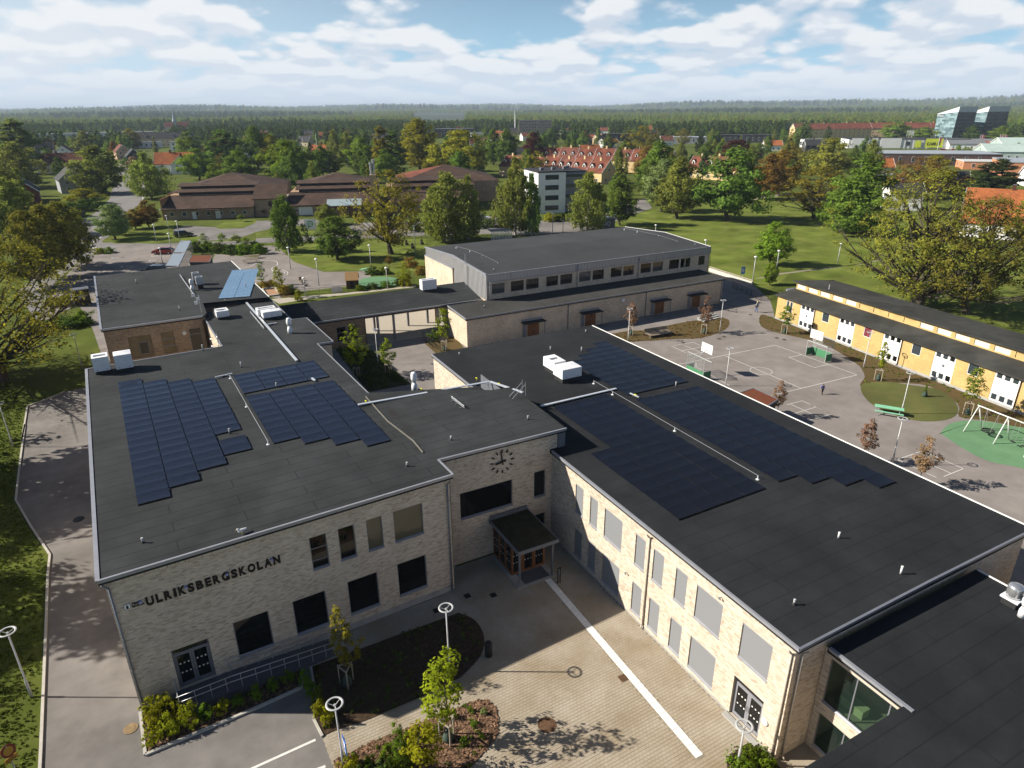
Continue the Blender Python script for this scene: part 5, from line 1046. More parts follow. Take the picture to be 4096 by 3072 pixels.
def edging(pts, name='edging_stone'):
    """row of setts on edge along a bed"""
    P = [Vector((p[0], p[1], 0)) for p in pts]; quads = []; 
    for a, b in zip(P[:-1], P[1:]):
        L_ = (b-a).length; k = max(1, int(L_/.115)); d = (b-a)/k; nn = Vector((d.y, -d.x, 0)).normalized()
        for i in range(k): c = a+d*(i+.5); quads.append((c, d*.44, nn*.11))
    mb = MB()
    for (c, d, w) in quads:
        z0, z1 = .01, .026+RNG.uniform(-.003, .003); vs = [c-d-w, c+d-w, c+d+w, c-d+w]; mb.add([(q.x, q.y, z0) for q in vs]+[(q.x, q.y, z1) for q in vs], [(4, 5, 6, 7), (0, 1, 5, 4), (1, 2, 6, 5), (2, 3, 7, 6), (3, 0, 4, 7)])
    o = mb.build('edging_stones', PAVE_M, paving); o['kind'] = 'stuff'
sheet('pavement', PAVE_M, [Vector(p+(0,)) for p in ((21.4, 9.8), (23.7, 9.8), (23.7, 14.2), (21.4, 14.2))], .01)
edging(bed2[:12]+bed2[12:14]); edging(bed3[:12]); edging([Vector((2.86, 25.6, 0)), Vector((3.0, 20, 0))]); edging(bed4[1:5])
strip = thing('tactile_strip', 'white ribbed guidance strip leading from the porch across the paving', 'guidance strip', (18.7, 23, 0)); nS = 42
for k in range(nS):
    y1 = 30.72-k*14.75/nS; y0 = y1-14.75/nS+.018; x = 18.81-(30.71-y1)*.0204; mb = MB(); mb.box(x-.22, x+.22, y0, y1, .008, .026)
    for q in range(5): mb.box(x-.19+q*.086, x-.15+q*.086, y0+.02, y1-.02, .0265, .031)
    mb.build('tile', mat('white_tactile_tile', (.78, .77, .74), .85, .08, 2), strip)
def manhole(label, p, r, square=False, m=None):
    t = thing('manhole_cover', label, 'manhole cover', (p[0], p[1], .02)); mm = m or mat('rusty_iron', (.10, .055, .03), .8, .35, 6); mb = MB(); c = Vector((p[0], p[1], 0))
    if square: mb.box(p[0]-r, p[0]+r, p[1]-r, p[1]+r, .01, .032)
    else: mb.lathe(c, [(r, .005), (r, .032)], 20)
    mb.build('frame', mm, t); mb = MB(); mb.lathe(c, [(r*.72, .033), (r*.7, .042)], 18); mb.build('lid', mm, t)
manhole('large rusty round manhole cover in the sunny paving', (12.95, 21.0), .48); manhole('square iron cover with a round lid beside the white strip', (18.16, 21.6), .22, True); manhole('round yellowish manhole cover in the driveway', (-5.73, 30.84), .34, m=mat('worn_iron', (.24, .17, .09), .8, .25, 5))
manhole('small square drain in the shade near the facade', G('2B', 1560, 1605), .2, True, BLACK); manhole('square drain in the shade left of the porch', G('2B', 1825, 1478), .2, True, BLACK); manhole('square drain nearest the porch', G('2B', 2050, 1472), .2, True, BLACK); manhole('oval drain half in tree shade on the driveway', G('2A', 680, 815), .4, m=BLACK)
stripe(GP(('3B', -200, 1740), ('3B', 505, 1420)), .14, .012); stripe(GP(('3B', 400, 1720), ('3B', 590, 1648)), .14, .012)
# ramp along the entrance facade
RC = mat('ramp_asphalt', (.10, .10, .11), .9, .12, 2)
rp = thing('access_ramp', 'dark access ramp with steel handrails rising to the left door', 'ramp', LF.p(4, -.8))
mb = MB(); mb.fbox(LF, 1.75, 4.3, -1.55, -.04, -.1, .46); mb.build('landing', RC, rp)
mb = MB(); P = [LF.p(4.31, -1.55, .46), LF.p(9.8, -1.55, .02), LF.p(9.8, -.04, .02), LF.p(4.31, -.04, .46), LF.p(4.31, -1.55, -.1), LF.p(9.8, -1.55, -.1), LF.p(9.8, -.04, -.1), LF.p(4.31, -.04, -.1)]; mb.add(P, [(0, 1, 2, 3), (0, 4, 5, 1), (1, 5, 6, 2), (0, 3, 7, 4)]); mb.build('slope', RC, rp)
def zr_(u): return .46 if u < 4.3 else .46-(u-4.3)*.08
for v in (-1.48, -.14):
    us = np.arange(1.8 if v < -1 else 4.4, 9.9, .75)
    for u in us: mb = MB(); mb.tube(LF.p(u, v, zr_(u)), LF.p(u, v, zr_(u)+.9), .02, n=6); mb.build('rail_post', GALV, rp)
    for h in (.92, .55): mb = MB(); mb.path([LF.p(us[0]-.1, v, zr_(us[0])+h), LF.p(4.3, v, .46+h), LF.p(9.85, v, zr_(9.85)+h)], .023, 6); mb.build('handrail', GALV, rp, smooth=True)
mb = MB(); mb.path([LF.p(1.78, -1.48, 1.38), LF.p(1.78, -.1, 1.38)], .023); mb.path([LF.p(1.78, -1.48, 1.0), LF.p(1.78, -.1, 1.0)], .02); mb.build('handrail', GALV, rp)
# ================================================================== street furniture in the forecourt
LAMPM = mat('lamp_grey', (.44, .45, .46), .5, .06, 3, metal=.2)
def ring_lamp(label, base, h=4.35, m=None, R0=.36):
    b = Vector((base[0], base[1], 0)); t = thing('street_lamp', label, 'street lamp', b, 'ring-headed lamp posts'); m = m or LAMPM
    mb = MB(); mb.lathe(b, [(.07, 0), (.07, 1.1), (.045, 1.15), (.04, h)], 10); mb.build('post', m, t, smooth=True)
    mb = MB(); c = b+Vector((0, 0, h+.12)); mb.ring(c, R0, .055, 26, 8, flat=.45); mb.build('ring_head', m, t, smooth=True)
    mb = MB()
    for k in range(3): a = k*2.094+.5; mb.tube(b+Vector((0, 0, h)), c+Vector((math.cos(a)*R0, math.sin(a)*R0, 0)), .018, n=5)
    mb.build('spoke', m, t); mb = MB(); mb.lathe(b+Vector((0, 0, h-.02)), [(.06, 0), (.07, .05), (.05, .1)], 8); mb.build('hub', m, t)
def lamp_at(label, code, xb, yb, h=4.35): ring_lamp(label, G(code, xb, yb), h)
lamp_at('ring-headed lamp on the grass left of the driveway', '3A', 275, 1045); ring_lamp('ring-headed lamp in the shaded bed near the porch', (9.97, 26.57)); ring_lamp('ring-headed lamp beside the blue sign at the paving edge', (3.24, 23.54), 4.0); ring_lamp('ring-headed lamp by the door of the pale brick wing', (19.75, 14.75), 2.5)
lamp_at('ring-headed lamp in the inner courtyard', '1B', 1055, 985); lamp_at('ring-headed lamp in the yard behind the pale brick wing, by the goal', '1C', 1845, 1175); lamp_at('ring-headed lamp before the wide bench by the annex', '1C', 1003, 785); lamp_at('ring-headed lamp between the cherry tree and the steps', '1C', 1795, 703)
lamp_at('ring-headed lamp on the soil strip near the red poster window', '1D', 825, 1018); lamp_at('ring-headed lamp beside the green picnic table', '1D', 1150, 1415); lamp_at('ring-headed lamp sticking up behind the long solar roof', '2D', 1070, 345); lamp_at('ring-headed lamp on the shaded grass left of the far wing', '1A', 715, 1030); lamp_at('thin lamp at the dark left edge of the driveway', '2A', 115, 190)
b = Vector((12.39, 26.57, 0)); t = thing('litter_bin', 'black cylindrical litter bin on the shaded paving', 'litter bin', b); mb = MB(); mb.lathe(b, [(.2, .02), (.22, .1), (.22, .85)], 16); mb.build('body', BLACK, t, smooth=True); mb = MB(); mb.lathe(b, [(.23, .852), (.23, .92), (.15, 1.02)], 16); mb.build('lid', BLACK, t, smooth=True)
b = Vector((19.2, 30.1, 0)); t = thing('bollard_stand', 'dark upright opener stand beside the porch mat', 'stand', b); mb = MB(); mb.box(19.12, 19.18, 30.0, 30.05, 0, 1.2); mb.box(19.3, 19.36, 30.0, 30.05, 0, 1.2); mb.build('post', BLACK, t); mb = MB(); mb.box(19.12, 19.36, 30.0, 30.05, 1.202, 1.26); mb.build('cap', BLACK, t); mb = MB(); mb.box(19.19, 19.29, 30.01, 30.04, .75, 1.15); mb.build('panel', METAL_D, t)
b = Vector((3.42, 23.4, 0)); t = thing('traffic_sign', 'blue sign plate on a post beside the ring lamp', 'sign', b); BLUE = mat('sign_blue', (.03, .14, .50), .5, .05, 3); mb = MB(); mb.tube(b, b+Vector((0, 0, 2.0)), .03); mb.build('post', GALV, t); mb = MB(); mb.box(b.x-.05, b.x+.0, b.y-.28, b.y+.28, 1.15, 1.95); p_ = mb.build('plate', BLUE, t); mb = MB(); mb.box(b.x-.053, b.x-.05, b.y-.22, b.y+.22, 1.55, 1.85); mb.box(b.x-.054, b.x-.05, b.y-.2, b.y+.2, 1.25, 1.32); mb.build('symbol', WHITE, p_)
b = Vector((-10.15, 29.6, 0)); t = thing('traffic_sign', 'round red-rimmed yellow sign with a plate below at the bottom left corner', 'sign', b); nn = Vector((.55, -.75, .35)).normalized(); mb = MB(); mb.tube(b, b+Vector((0, 0, 2.7)), .035); mb.build('post', GALV, t)
mb = MB(); mb.lathe(b+Vector((.04, -.06, 2.45)), [(.30, 0), (.30, .02)], 24, axis=nn); d_ = mb.build('disc', mat('sign_red', (.20, .035, .02), .5, .1, 4), t); mb = MB(); mb.lathe(b+Vector((.04, -.06, 2.45))+nn*.021, [(.20, 0), (.20, .004)], 24, axis=nn); mb.build('disc_centre', mat('sign_amber', (.45, .24, .03), .5, .1, 4), d_)
mb = MB(); F2 = Frame((b.x, b.y), math.atan2(nn.y, nn.x)+math.pi/2); mb.fbox(F2, -.26, .26, -.07, -.05, 1.82, 2.08); p_ = mb.build('plate', mat('sign_amber', (.45, .24, .03)), t); mb = MB()
for q in range(3): mb.fbox(F2, -.2, .2-.1*(q == 2), -.075, -.071, 1.86+q*.07, 1.885+q*.07)
mb.build('text_row', BLACK, p_)
# ================================================================== plants of the forecourt
GUARDM = mat('weathered_stake', (.33, .29, .23), .9, .2, 5); BAG = mat('watering_bag', (.05, .075, .06), .8, .2, 4)
def staked(label, base, kind, height, width, leaf=None, bag=True, stakes=True, group='young trees with stakes'):
    t = plant('young_tree', label, 'tree', base, kind, height, width, leaf, group)
    s = thing('tree_stake', 'stakes holding the '+' '.join(label.split()[:13]), 'tree stake', base) if stakes else None
    b = Vector(base)
    if stakes:
        for k in range(3):
            a = k*2.094+.4; p = b+Vector((math.cos(a)*.42, math.sin(a)*.42, 0)); mb = MB(); mb.bar(p, p+Vector((0, 0, 1.35)), .06, .06); mb.build('stake', GUARDM, s)
        for k in range(3): a = k*2.094+.4; c = a+2.094; mb = MB(); mb.bar(b+Vector((math.cos(a)*.42, math.sin(a)*.42, 1.28)), b+Vector((math.cos(c)*.42, math.sin(c)*.42, 1.28)), .07, .05); mb.build('crossbar', GUARDM, s)
    if bag:
        t2 = thing('watering_bag', 'watering bag of the '+' '.join(label.split()[:12]), 'watering bag', base); mb = MB(); mb.lathe(b, [(.26, 0), (.28, .25), (.16, .6), (.07, .75)], 10); mb.build('bag', BAG, t2, smooth=True); mb = MB(); mb.lathe(b+Vector((0, 0, .75)), [(.075, 0), (.075, .06)], 8); mb.build('strap', BLACK, t2)
    return t
staked('bright lime young tree in the sunny bed of the forecourt', (8.19, 22.57, 0), 'young', 5.9, 2.5, 'young'); staked('sparse yellowing young tree in the shaded bed by the ramp', (4.71, 28.37, 0), 'young', 5.4, 1.7, 'poplar')
plant('shrub', 'yellow-green shrub tree at the lower edge of the sunny bed', 'shrub', (6.5, 21.3, 0), 'young', 3.4, 2.2, 'lime'); plant('shrub', 'slim dark-leaved shrub beside the yellow-green one', 'shrub', (5.55, 22.0, 0), 'young', 3.4, .9, 'bush')
for i, (u, v, h, w, lf) in enumerate(((.5, -.7, 1.3, 1.3, 'lime'), (.5, -1.6, 1.2, 1.2, 'lime'), (1.15, -1.15, 1.5, 1.3, 'lime'), (1.1, -2.2, 1.2, 1.2, 'lime'), (.4, -2.3, .9, 1.0, 'lime'), (2.0, -2.1, 1.3, 1.2, 'lime'), (2.8, -2.2, .9, 1.0, 'bush'), (3.6, -2.2, .8, .9, 'lime'), (4.4, -2.2, .7, .8, 'bush'), (5.3, -2.2, .8, .9, 'bush'), (6.2, -2.15, .8, .9, 'bush'), (7.0, -2.1, .8, .9, 'bush'), (7.75, -2.7, 1.0, .9, 'bush'), (7.9, -3.6, 1.0, .9, 'bush'), (7.95, -4.5, 1.0, .9, 'bush'), (7.85, -5.3, 1.3, .9, 'lime'), (8.05, -5.9, 1.1, .8, 'lime'))):
    pos = 'hedge row before the ramp, shrub %s from the driveway corner'
    plant('shrub', 'leafy shrub in the bed before the ramp, %s from the driveway corner' % ('first second third fourth fifth sixth seventh eighth ninth tenth eleventh twelfth thirteenth fourteenth fifteenth sixteenth seventeenth'.split()[i]), 'shrub', LF.p(u, v, .05), 'bush', h, w, lf, 'shrubs in the ramp bed')
for i, (u, v, h, lf) in enumerate(((8.2, -8.9, 1.0, 'lime'), (9.0, -9.3, .7, 'bush'), (9.9, -9.6, 1.2, 'bush'), (10.6, -9.4, .9, 'grey'), (11.0, -9.0, .8, 'bush'), (9.4, -10.3, 1.2, 'hedge'), (10.4, -10.3, 1.1, 'bush'), (13.6, -8.9, .5, 'bush'), (14.6, -9.0, .35, 'bush'), (15.1, -9.5, .4, 'grey'), (14.3, -9.9, .4, 'bush'), (13.4, -10.6, .5, 'bush'), (14.3, -10.7, .35, 'bush'), (12.6, -9.2, .5, 'bush'), (8.2, -9.8, 1.0, 'hedge'))):
    plant('shrub', 'low shrub in the sunny mulch bed, number %s counted from the blue sign' % ('one two three four five six seven eight nine ten eleven twelve thirteen fourteen fifteen'.split()[i]), 'shrub', LF.p(u, v, .04), 'bush', h, h*1.1, lf, 'low shrubs in the sunny mulch bed')
def scatter_plants(name, label, poly, n, leaf, size, z=.05, h=.3):
    X = np.array([p[0] for p in poly]); Y = np.array([p[1] for p in poly]); rng = np.random.default_rng(len(label)); x = rng.uniform(X.min(), X.max(), n*3); y = rng.uniform(Y.min(), Y.max(), n*3); ok = inside(poly, x, y); x, y = x[ok][:n], y[ok][:n]
    C = np.stack([x, y, np.full(len(x), z+h*.4)], 1); V, F = leaves(C, h*rng.uniform(.4, 1.2, len(x)), 16, size, rng); V[:, 2] = np.maximum(V[:, 2], z); o = np_mesh(name, V, F, LEAF[leaf]); o['kind'] = 'stuff'; return o
scatter_plants('ground_cover', 'bed2', bed2, 110, 'hedge', .10, h=.20); scatter_plants('ground_cover', 'bed3 cover', bed3, 60, 'bush', .09, h=.16); scatter_plants('ground_cover', 'bed4 cov', bed4, 60, 'bush', .12, h=.4)
def chips(poly, n, m):
    X = np.array([p[0] for p in poly]); Y = np.array([p[1] for p in poly]); rng = np.random.default_rng(n); x = rng.uniform(X.min(), X.max(), n*2); y = rng.uniform(Y.min(), Y.max(), n*2); ok = inside(poly, x, y); x, y = x[ok][:n], y[ok][:n]; k = len(x)
    V, F = leaves(np.stack([x, y, np.full(k, .065)], 1), .01, 1, .10, rng, up=2.5); o = np_mesh('bark_chips', V, F, m); o['kind'] = 'stuff'
chips(bed3, 5000, mat('bark_chip', (.17, .10, .06), .95, .3, 3, island=.5)); chips(bed1, 1500, mat('bark_chip', (.17, .10, .06))); 
for i, (x, y, h) in enumerate(((19.6, 14.3, .9), (20.4, 14.7, .8), (20.9, 14.1, .9), (19.9, 13.4, 1.0))): plant('shrub', 'bushy green shrub by the lamp at the right-hand bed, %s of four' % ('first', 'second', 'third', 'fourth')[i], 'shrub', (x, y, .04), 'bush', h, 1.1, 'bush', 'shrubs in the corner bed')

def tufts(name, poly, n, size, m, seed=1):
    X = np.array([p[0] for p in poly]); Y = np.array([p[1] for p in poly]); rng = np.random.default_rng(seed); x = rng.uniform(X.min(), X.max(), n*2); y = rng.uniform(Y.min(), Y.max(), n*2); ok = inside(poly, x, y); x, y = x[ok][:n], y[ok][:n]
    V, F = leaves(np.stack([x, y, np.full(len(x), size*.3)], 1), size*.5, 3, size, rng, up=.1); V[:, 2] = np.clip(V[:, 2], .0, size); o = np_mesh(name, V, F, m); o['kind'] = 'stuff'
TUFT = leaf_mat('grass_tuft', (.085, .115, .020), .45, .3)
tufts('grass', [lane[0]+Vector((-.2, 0, 0))]+[p+Vector((-.25, 0, 0)) for p in lane[1:11]]+[Vector((-20, 98, 0)), Vector((-34, 98, 0)), Vector((-22, 20, 0))], 26000, .13, TUFT)
# ================================================================== yellow brick school building at the right
YA, YB = Vector((78.84, 65.61, 0)), Vector((74.21, 30.55, 0)); yd = (YB-YA).normalized(); YE = YA+yd*62
yel = thing('school_building', 'long yellow brick building with white window panels at the right', 'school', YA+yd*20)
WY = Wall(YA, YE); ZE = 3.56; NBAY = 8
ops = []; tall = [(1.87, 2.42, 1.6, 3.2), (2.55, 3.1, 1.6, 3.2), (2.55, 3.1, .3, .95)]
pan = [(4.62+6.97*k, 7.2+6.97*k) for k in range(NBAY)]; sqs = [(8.68+6.97*k, 9.88+6.97*k, 2.06, 3.4) for k in range(NBAY-1)]
mb = MB(); wall_face(mb, WY, .25, ZE, tall+[(a, b, .25, ZE-.02) for a, b in pan]+sqs); mb.build('wall', BRK_YELLOW, yel)
mb = MB(); WY.box(mb, 0, WY.L, -.1, .04, -.2, .245); mb.build('plinth', CONC, yel)
WPAN = mat('white_facade_panel', (.80, .80, .78), .6, .04, 1.5)
for i, o in enumerate(tall): window(yel, WY, *o, fr=WHITE, sill=False, rec=-.05, kind=GLASSM)
for i, o in enumerate(sqs): window(yel, WY, *o, fr=WHITE, sill=False, rec=-.05, kind=(mat('red_poster_paper', (.16, .035, .045), .6, .6, 2.5) if i == 1 else GLASSM))
for i, (a, b) in enumerate(pan):
    w3 = [(a+.12+k*.84, a+.78+k*.84) for k in range(3)]; oo = [(p, q, 2.7, 3.4) for p, q in w3]+[(p, q, .32, 1.05) for p, q in w3]
    Wp = Wall(WY.p(0, -.04, 0), WY.p(WY.L, -.04, 0)); mb = MB(); wall_face(mb, Wp, .25, ZE-.02, oo, a, b, depth=.1); p_ = mb.build('white_panel', WPAN, yel)
    for o in oo:
        m = MB(); m.quad(Wp.p(o[0], -.07, o[2]), Wp.p(o[1], -.07, o[2]), Wp.p(o[1], -.07, o[3]), Wp.p(o[0], -.07, o[3])); m.build('pane', GLASSM if (i+int(o[0]*3)) % 3 else GLASSD, p_)
        m = MB(); m2 = (o[0]+o[1])/2
        for (c, d, e, f) in ((o[0]+.002, o[0]+.05, o[2]+.002, o[3]-.002), (o[1]-.05, o[1]-.002, o[2]+.002, o[3]-.002), (o[0]+.05, o[1]-.05, o[2]+.002, o[2]+.05), (o[0]+.05, o[1]-.05, o[3]-.05, o[3]-.002)): Wp.box(m, c, d, -.068, -.035, e, f)
        m.build('window_frame', WHITE, p_)
    if i in (0, 3): m = MB(); m.lathe(Wp.p((a+b)/2, .01, 2.0), [(.16, 0), (.16, .05), (.1, .1)], 12, axis=WY.n); m.build('wall_lamp', METAL_D, p_)
    if i % 2 == 0: downpipe(yel, WY.p(b+.12, .08, 0), 0, ZE-.05, mat('brown_pipe', (.06, .035, .028), .5, .1, 3), n=tuple(WY.n))
YROOF = mat('old_felt', (.040, .040, .036), .95, .25, .6, bump=.2, bscale=12, big=.35)
def yq(u, o, z): return WY.p(u, o, z)
mb = MB(); P = [yq(-.3, .3, ZE+.02), yq(62, .3, ZE+.02), yq(62, -3.2, 4.2), yq(-.3, -3.2, 4.2)]; mb.add(P+[p-Vector((0, 0, .16)) for p in P], [(3, 2, 1, 0), (0, 1, 5, 4), (3, 0, 4, 7)]); mb.build('lower_roof', YROOF, yel)
WU = Wall(yq(0, -3.1, 0), yq(62, -3.1, 0)); opsU = []; u = -.09+.15
bays = [(0.1+2.28*k, 1.85+2.28*k) for k in range(27)]
mb = MB(); wall_face(mb, WU, 4.15, 5.3, [(a, b, 4.32, 4.95) for a, b in bays]); mb.build('upper_wall', BRK_YELLOW, yel)
for k, (a, b) in enumerate(bays):
    mb = MB(); mb.quad(WU.p(a, -.09, 4.32), WU.p(b, -.09, 4.32), WU.p(b, -.09, 4.95), WU.p(a, -.09, 4.95)); mb.build('clerestory_panel', mat('cream_board', (.70, .64, .52), .8, .08, 2) if k % 9 < 5 else BRK_YELLOW, yel)
mb = MB(); P = [yq(-.5, -2.75, 5.35), yq(62, -2.75, 5.35), yq(62, -10.5, 4.7), yq(-.5, -10.5, 4.7)]; mb.add(P+[p-Vector((0, 0, .14)) for p in P], [(3, 2, 1, 0), (4, 5, 6, 7), (0, 1, 5, 4), (3, 0, 4, 7)]); mb.build('upper_roof', YROOF, yel)
mb = MB(); wall_face(mb, Wall(yq(0, -10.2, 0), yq(0, 0, 0)), 0, 3.5, []); wall_face(mb, Wall(yq(0, -10.2, 0), yq(0, -3.1, 0)), 3.5, 4.9, []); mb.build('gable_wall', BRK_YELLOW, yel)
mb = MB(); P = [yq(-3.2, -9, 3.3), yq(-.1, -9, 3.3), yq(-.1, -4.2, 3.3), yq(-3.2, -4.2, 3.3)]; mb.prism([(p.x, p.y) for p in P], 3.15, 3.32); mb.build('porch_roof', METAL_D, yel)
for (u_, o_) in ((-3.1, -8.8), (-3.1, -4.4)): p = yq(u_, o_, 0); mb = MB(); mb.bar(p, p+Vector((0, 0, 3.14)), .15, .15); mb.build('porch_post', WHITE, yel)
for (u_, o_) in ((5.2, -4.0), (34, -6.0)): p = yq(u_, o_, 5.2); mb = MB(); mb.lathe(p, [(.06, 0), (.06, .7)], 8); mb.build('roof_pipe', PIPEG, yel)
# ================================================================== schoolyard surfaces
yard = [Vector((36, 9.3, 0)), Vector((39.7, 14, 0)), Vector((39.7, 56.8, 0)), Vector((21.6, 56.8, 0)), Vector((13.5, 47.5, 0)), Vector((12.0, 84, 0)), Vector((38, 83.4, 0)), Vector((33.4, 76, 0)), Vector((77, 75.9, 0)), Vector((80, 84, 0)), G('0C', 1720, 1470), *GP(('0C', 2080, 1590)), Vector((86, 73, 0)), YA+Vector((3, 3, 0)), YA, YE, Vector((55, 4, 0))]
sheet('schoolyard', ASPH_Y, yard, .004)
soil1 = smooth(GP(('1D', -60, 560), ('1D', 60, 592), ('1D', 380, 705), ('1D', 760, 850), ('1D', 1100, 1005), ('1D', 1400, 1120), ('1D', 1700, 1235), ('1D', 2130, 1400), ('1D', 2300, 1480), ('1D', 2300, 1620), ('1D', 2100, 1520), ('1D', 1850, 1470), ('1D', 1650, 1440), ('1D', 1640, 1330), ('1D', 1400, 1180), ('1D', 1150, 1150), ('1D', 900, 1150), ('1D', 805, 1180), ('1D', 800, 1150), ('1D', 835, 1100), ('1D', 815, 1040), ('1D', 760, 980), ('1D', 520, 830), ('1D', 330, 770), ('1D', 100, 720), ('1D', -60, 660)), 3)
sheet('planting_strip', SOIL, soil1, .010)
sheet('lawn', mat('thin_lawn', (.070, .088, .020), 1, .4, .5, bump=.8, bscale=7, col2=(.105, .10, .03), big=.3), smooth(GP(('1D', 810, 1165), ('1D', 1000, 1140), ('1D', 1250, 1170), ('1D', 1480, 1210), ('1D', 1620, 1320), ('1D', 1630, 1420), ('1D', 1500, 1475), ('1D', 1250, 1470), ('1D', 980, 1380), ('1D', 840, 1280)), 4), .016)
sheet('rubber_surface', RUBBER, smooth(GP(('1D', 1485, 1590), ('1D', 1560, 1510), ('1D', 1680, 1478), ('1D', 1850, 1478), ('1D', 2100, 1520), ('1D', 2400, 1600), ('2D', 2600, 500), ('2D', 2212, 378), ('2D', 1900, 310), ('2D', 1680, 200), ('2D', 1500, 80)), 4), .014)
soil2 = smooth(GP(('1C', 830, 740), ('1C', 1000, 700), ('1C', 1190, 690), ('1C', 1400, 640), ('1C', 1650, 600), ('1C', 1830, 590), ('1C', 1880, 620), ('1C', 1840, 690), ('1C', 1640, 760), ('1C', 1400, 770), ('1C', 1100, 790), ('1C', 960, 790)), 3)
sheet('planting_bed', SOIL, soil2, .010)
sheet('planting_bed', SOIL, GP(('1B', 1640, 780), ('1B', 1700, 720), ('1B', 1800, 850), ('1B', 1560, 900), ('1B', 1450, 800)), .010)
sheet('planting_bed', mat('dark_bed_green', (.035, .045, .015), 1, .5, 1, bump=.8), GP(('1B', 680, 850), ('1B', 760, 830), ('1B', 1000, 860), ('1B', 1190, 1040), ('1B', 1340, 1160), ('1B', 965, 1230)), .010)  # dark green ground of the courtyard bed
# painted games
stripe([Vector((53.0, 45.5, 0)), Vector((69.2, 44.87, 0)), Vector((69.31, 56.95, 0)), Vector((53.0, 57.65, 0)), Vector((53.0, 45.5, 0))], .07); stripe([Vector((60.57, 57.14, 0)), Vector((60.26, 45.18, 0))], .07)
stripe([Vector((60.5+1.25*math.cos(t), 51.2+1.25*math.sin(t), 0)) for t in np.linspace(0, 2*math.pi, 33)], .07)
stripe(GP(('1D', 290, 906), ('1D', 180, 928), ('1D', 402, 1017), ('1D', 515, 990)), .07)
stripe(GP(('1C', 1590, 975), ('1C', 1590, 1010), ('1C', 1880, 1172), ('1C', 1740, 1190)), .07)
for seg in ([('1C', 1380, 832), ('1C', 1505, 890)], [('1C', 1398, 827), ('1C', 1565, 798), ('1C', 1625, 825)], [('1C', 1490, 825), ('1C', 1640, 890)], [('1C', 1470, 872), ('1C', 1648, 835)], [('1C', 1530, 905), ('1C', 1733, 870), ('1C', 1695, 855)], [('1D', 165, 1338), ('1D', 295, 1303), ('1D', 362, 1335)], [('1D', 195, 1332), ('1D', 445, 1448)], [('1D', 212, 1418), ('1D', 415, 1358), ('1D', 550, 1420), ('1D', 345, 1475)], [('1D', 400, 1352), ('1D', 550, 1420)],
            [('2D', 1260, 250), ('2D', 1115, 300), ('2D', 1455, 455)], [('2D', 1275, 243), ('2D', 1333, 225), ('2D', 1690, 378), ('2D', 1520, 445)], [('2D', 1225, 262), ('2D', 1580, 418)], [('2D', 1300, 345), ('2D', 1455, 320)]): stripe(GP(*seg), .06)
for (l, c, x, y) in (('drain cover near the wide bench', '1C', 1480, 802), ('drain cover left of the cherry tree shadow', '1C', 1790, 768), ('drain cover right of the cherry tree shadow', '1C', 1832, 750), ('drain cover by the passing woman', '1C', 2060, 560), ('drain cover at the soil strip by the yellow building', '1D', 75, 760), ('second drain cover at the soil strip by the yellow building', '1D', 140, 775)): manhole(l, G(c, x, y), .28, m=mat('dull_iron', (.07, .06, .05), .8, .2, 5))
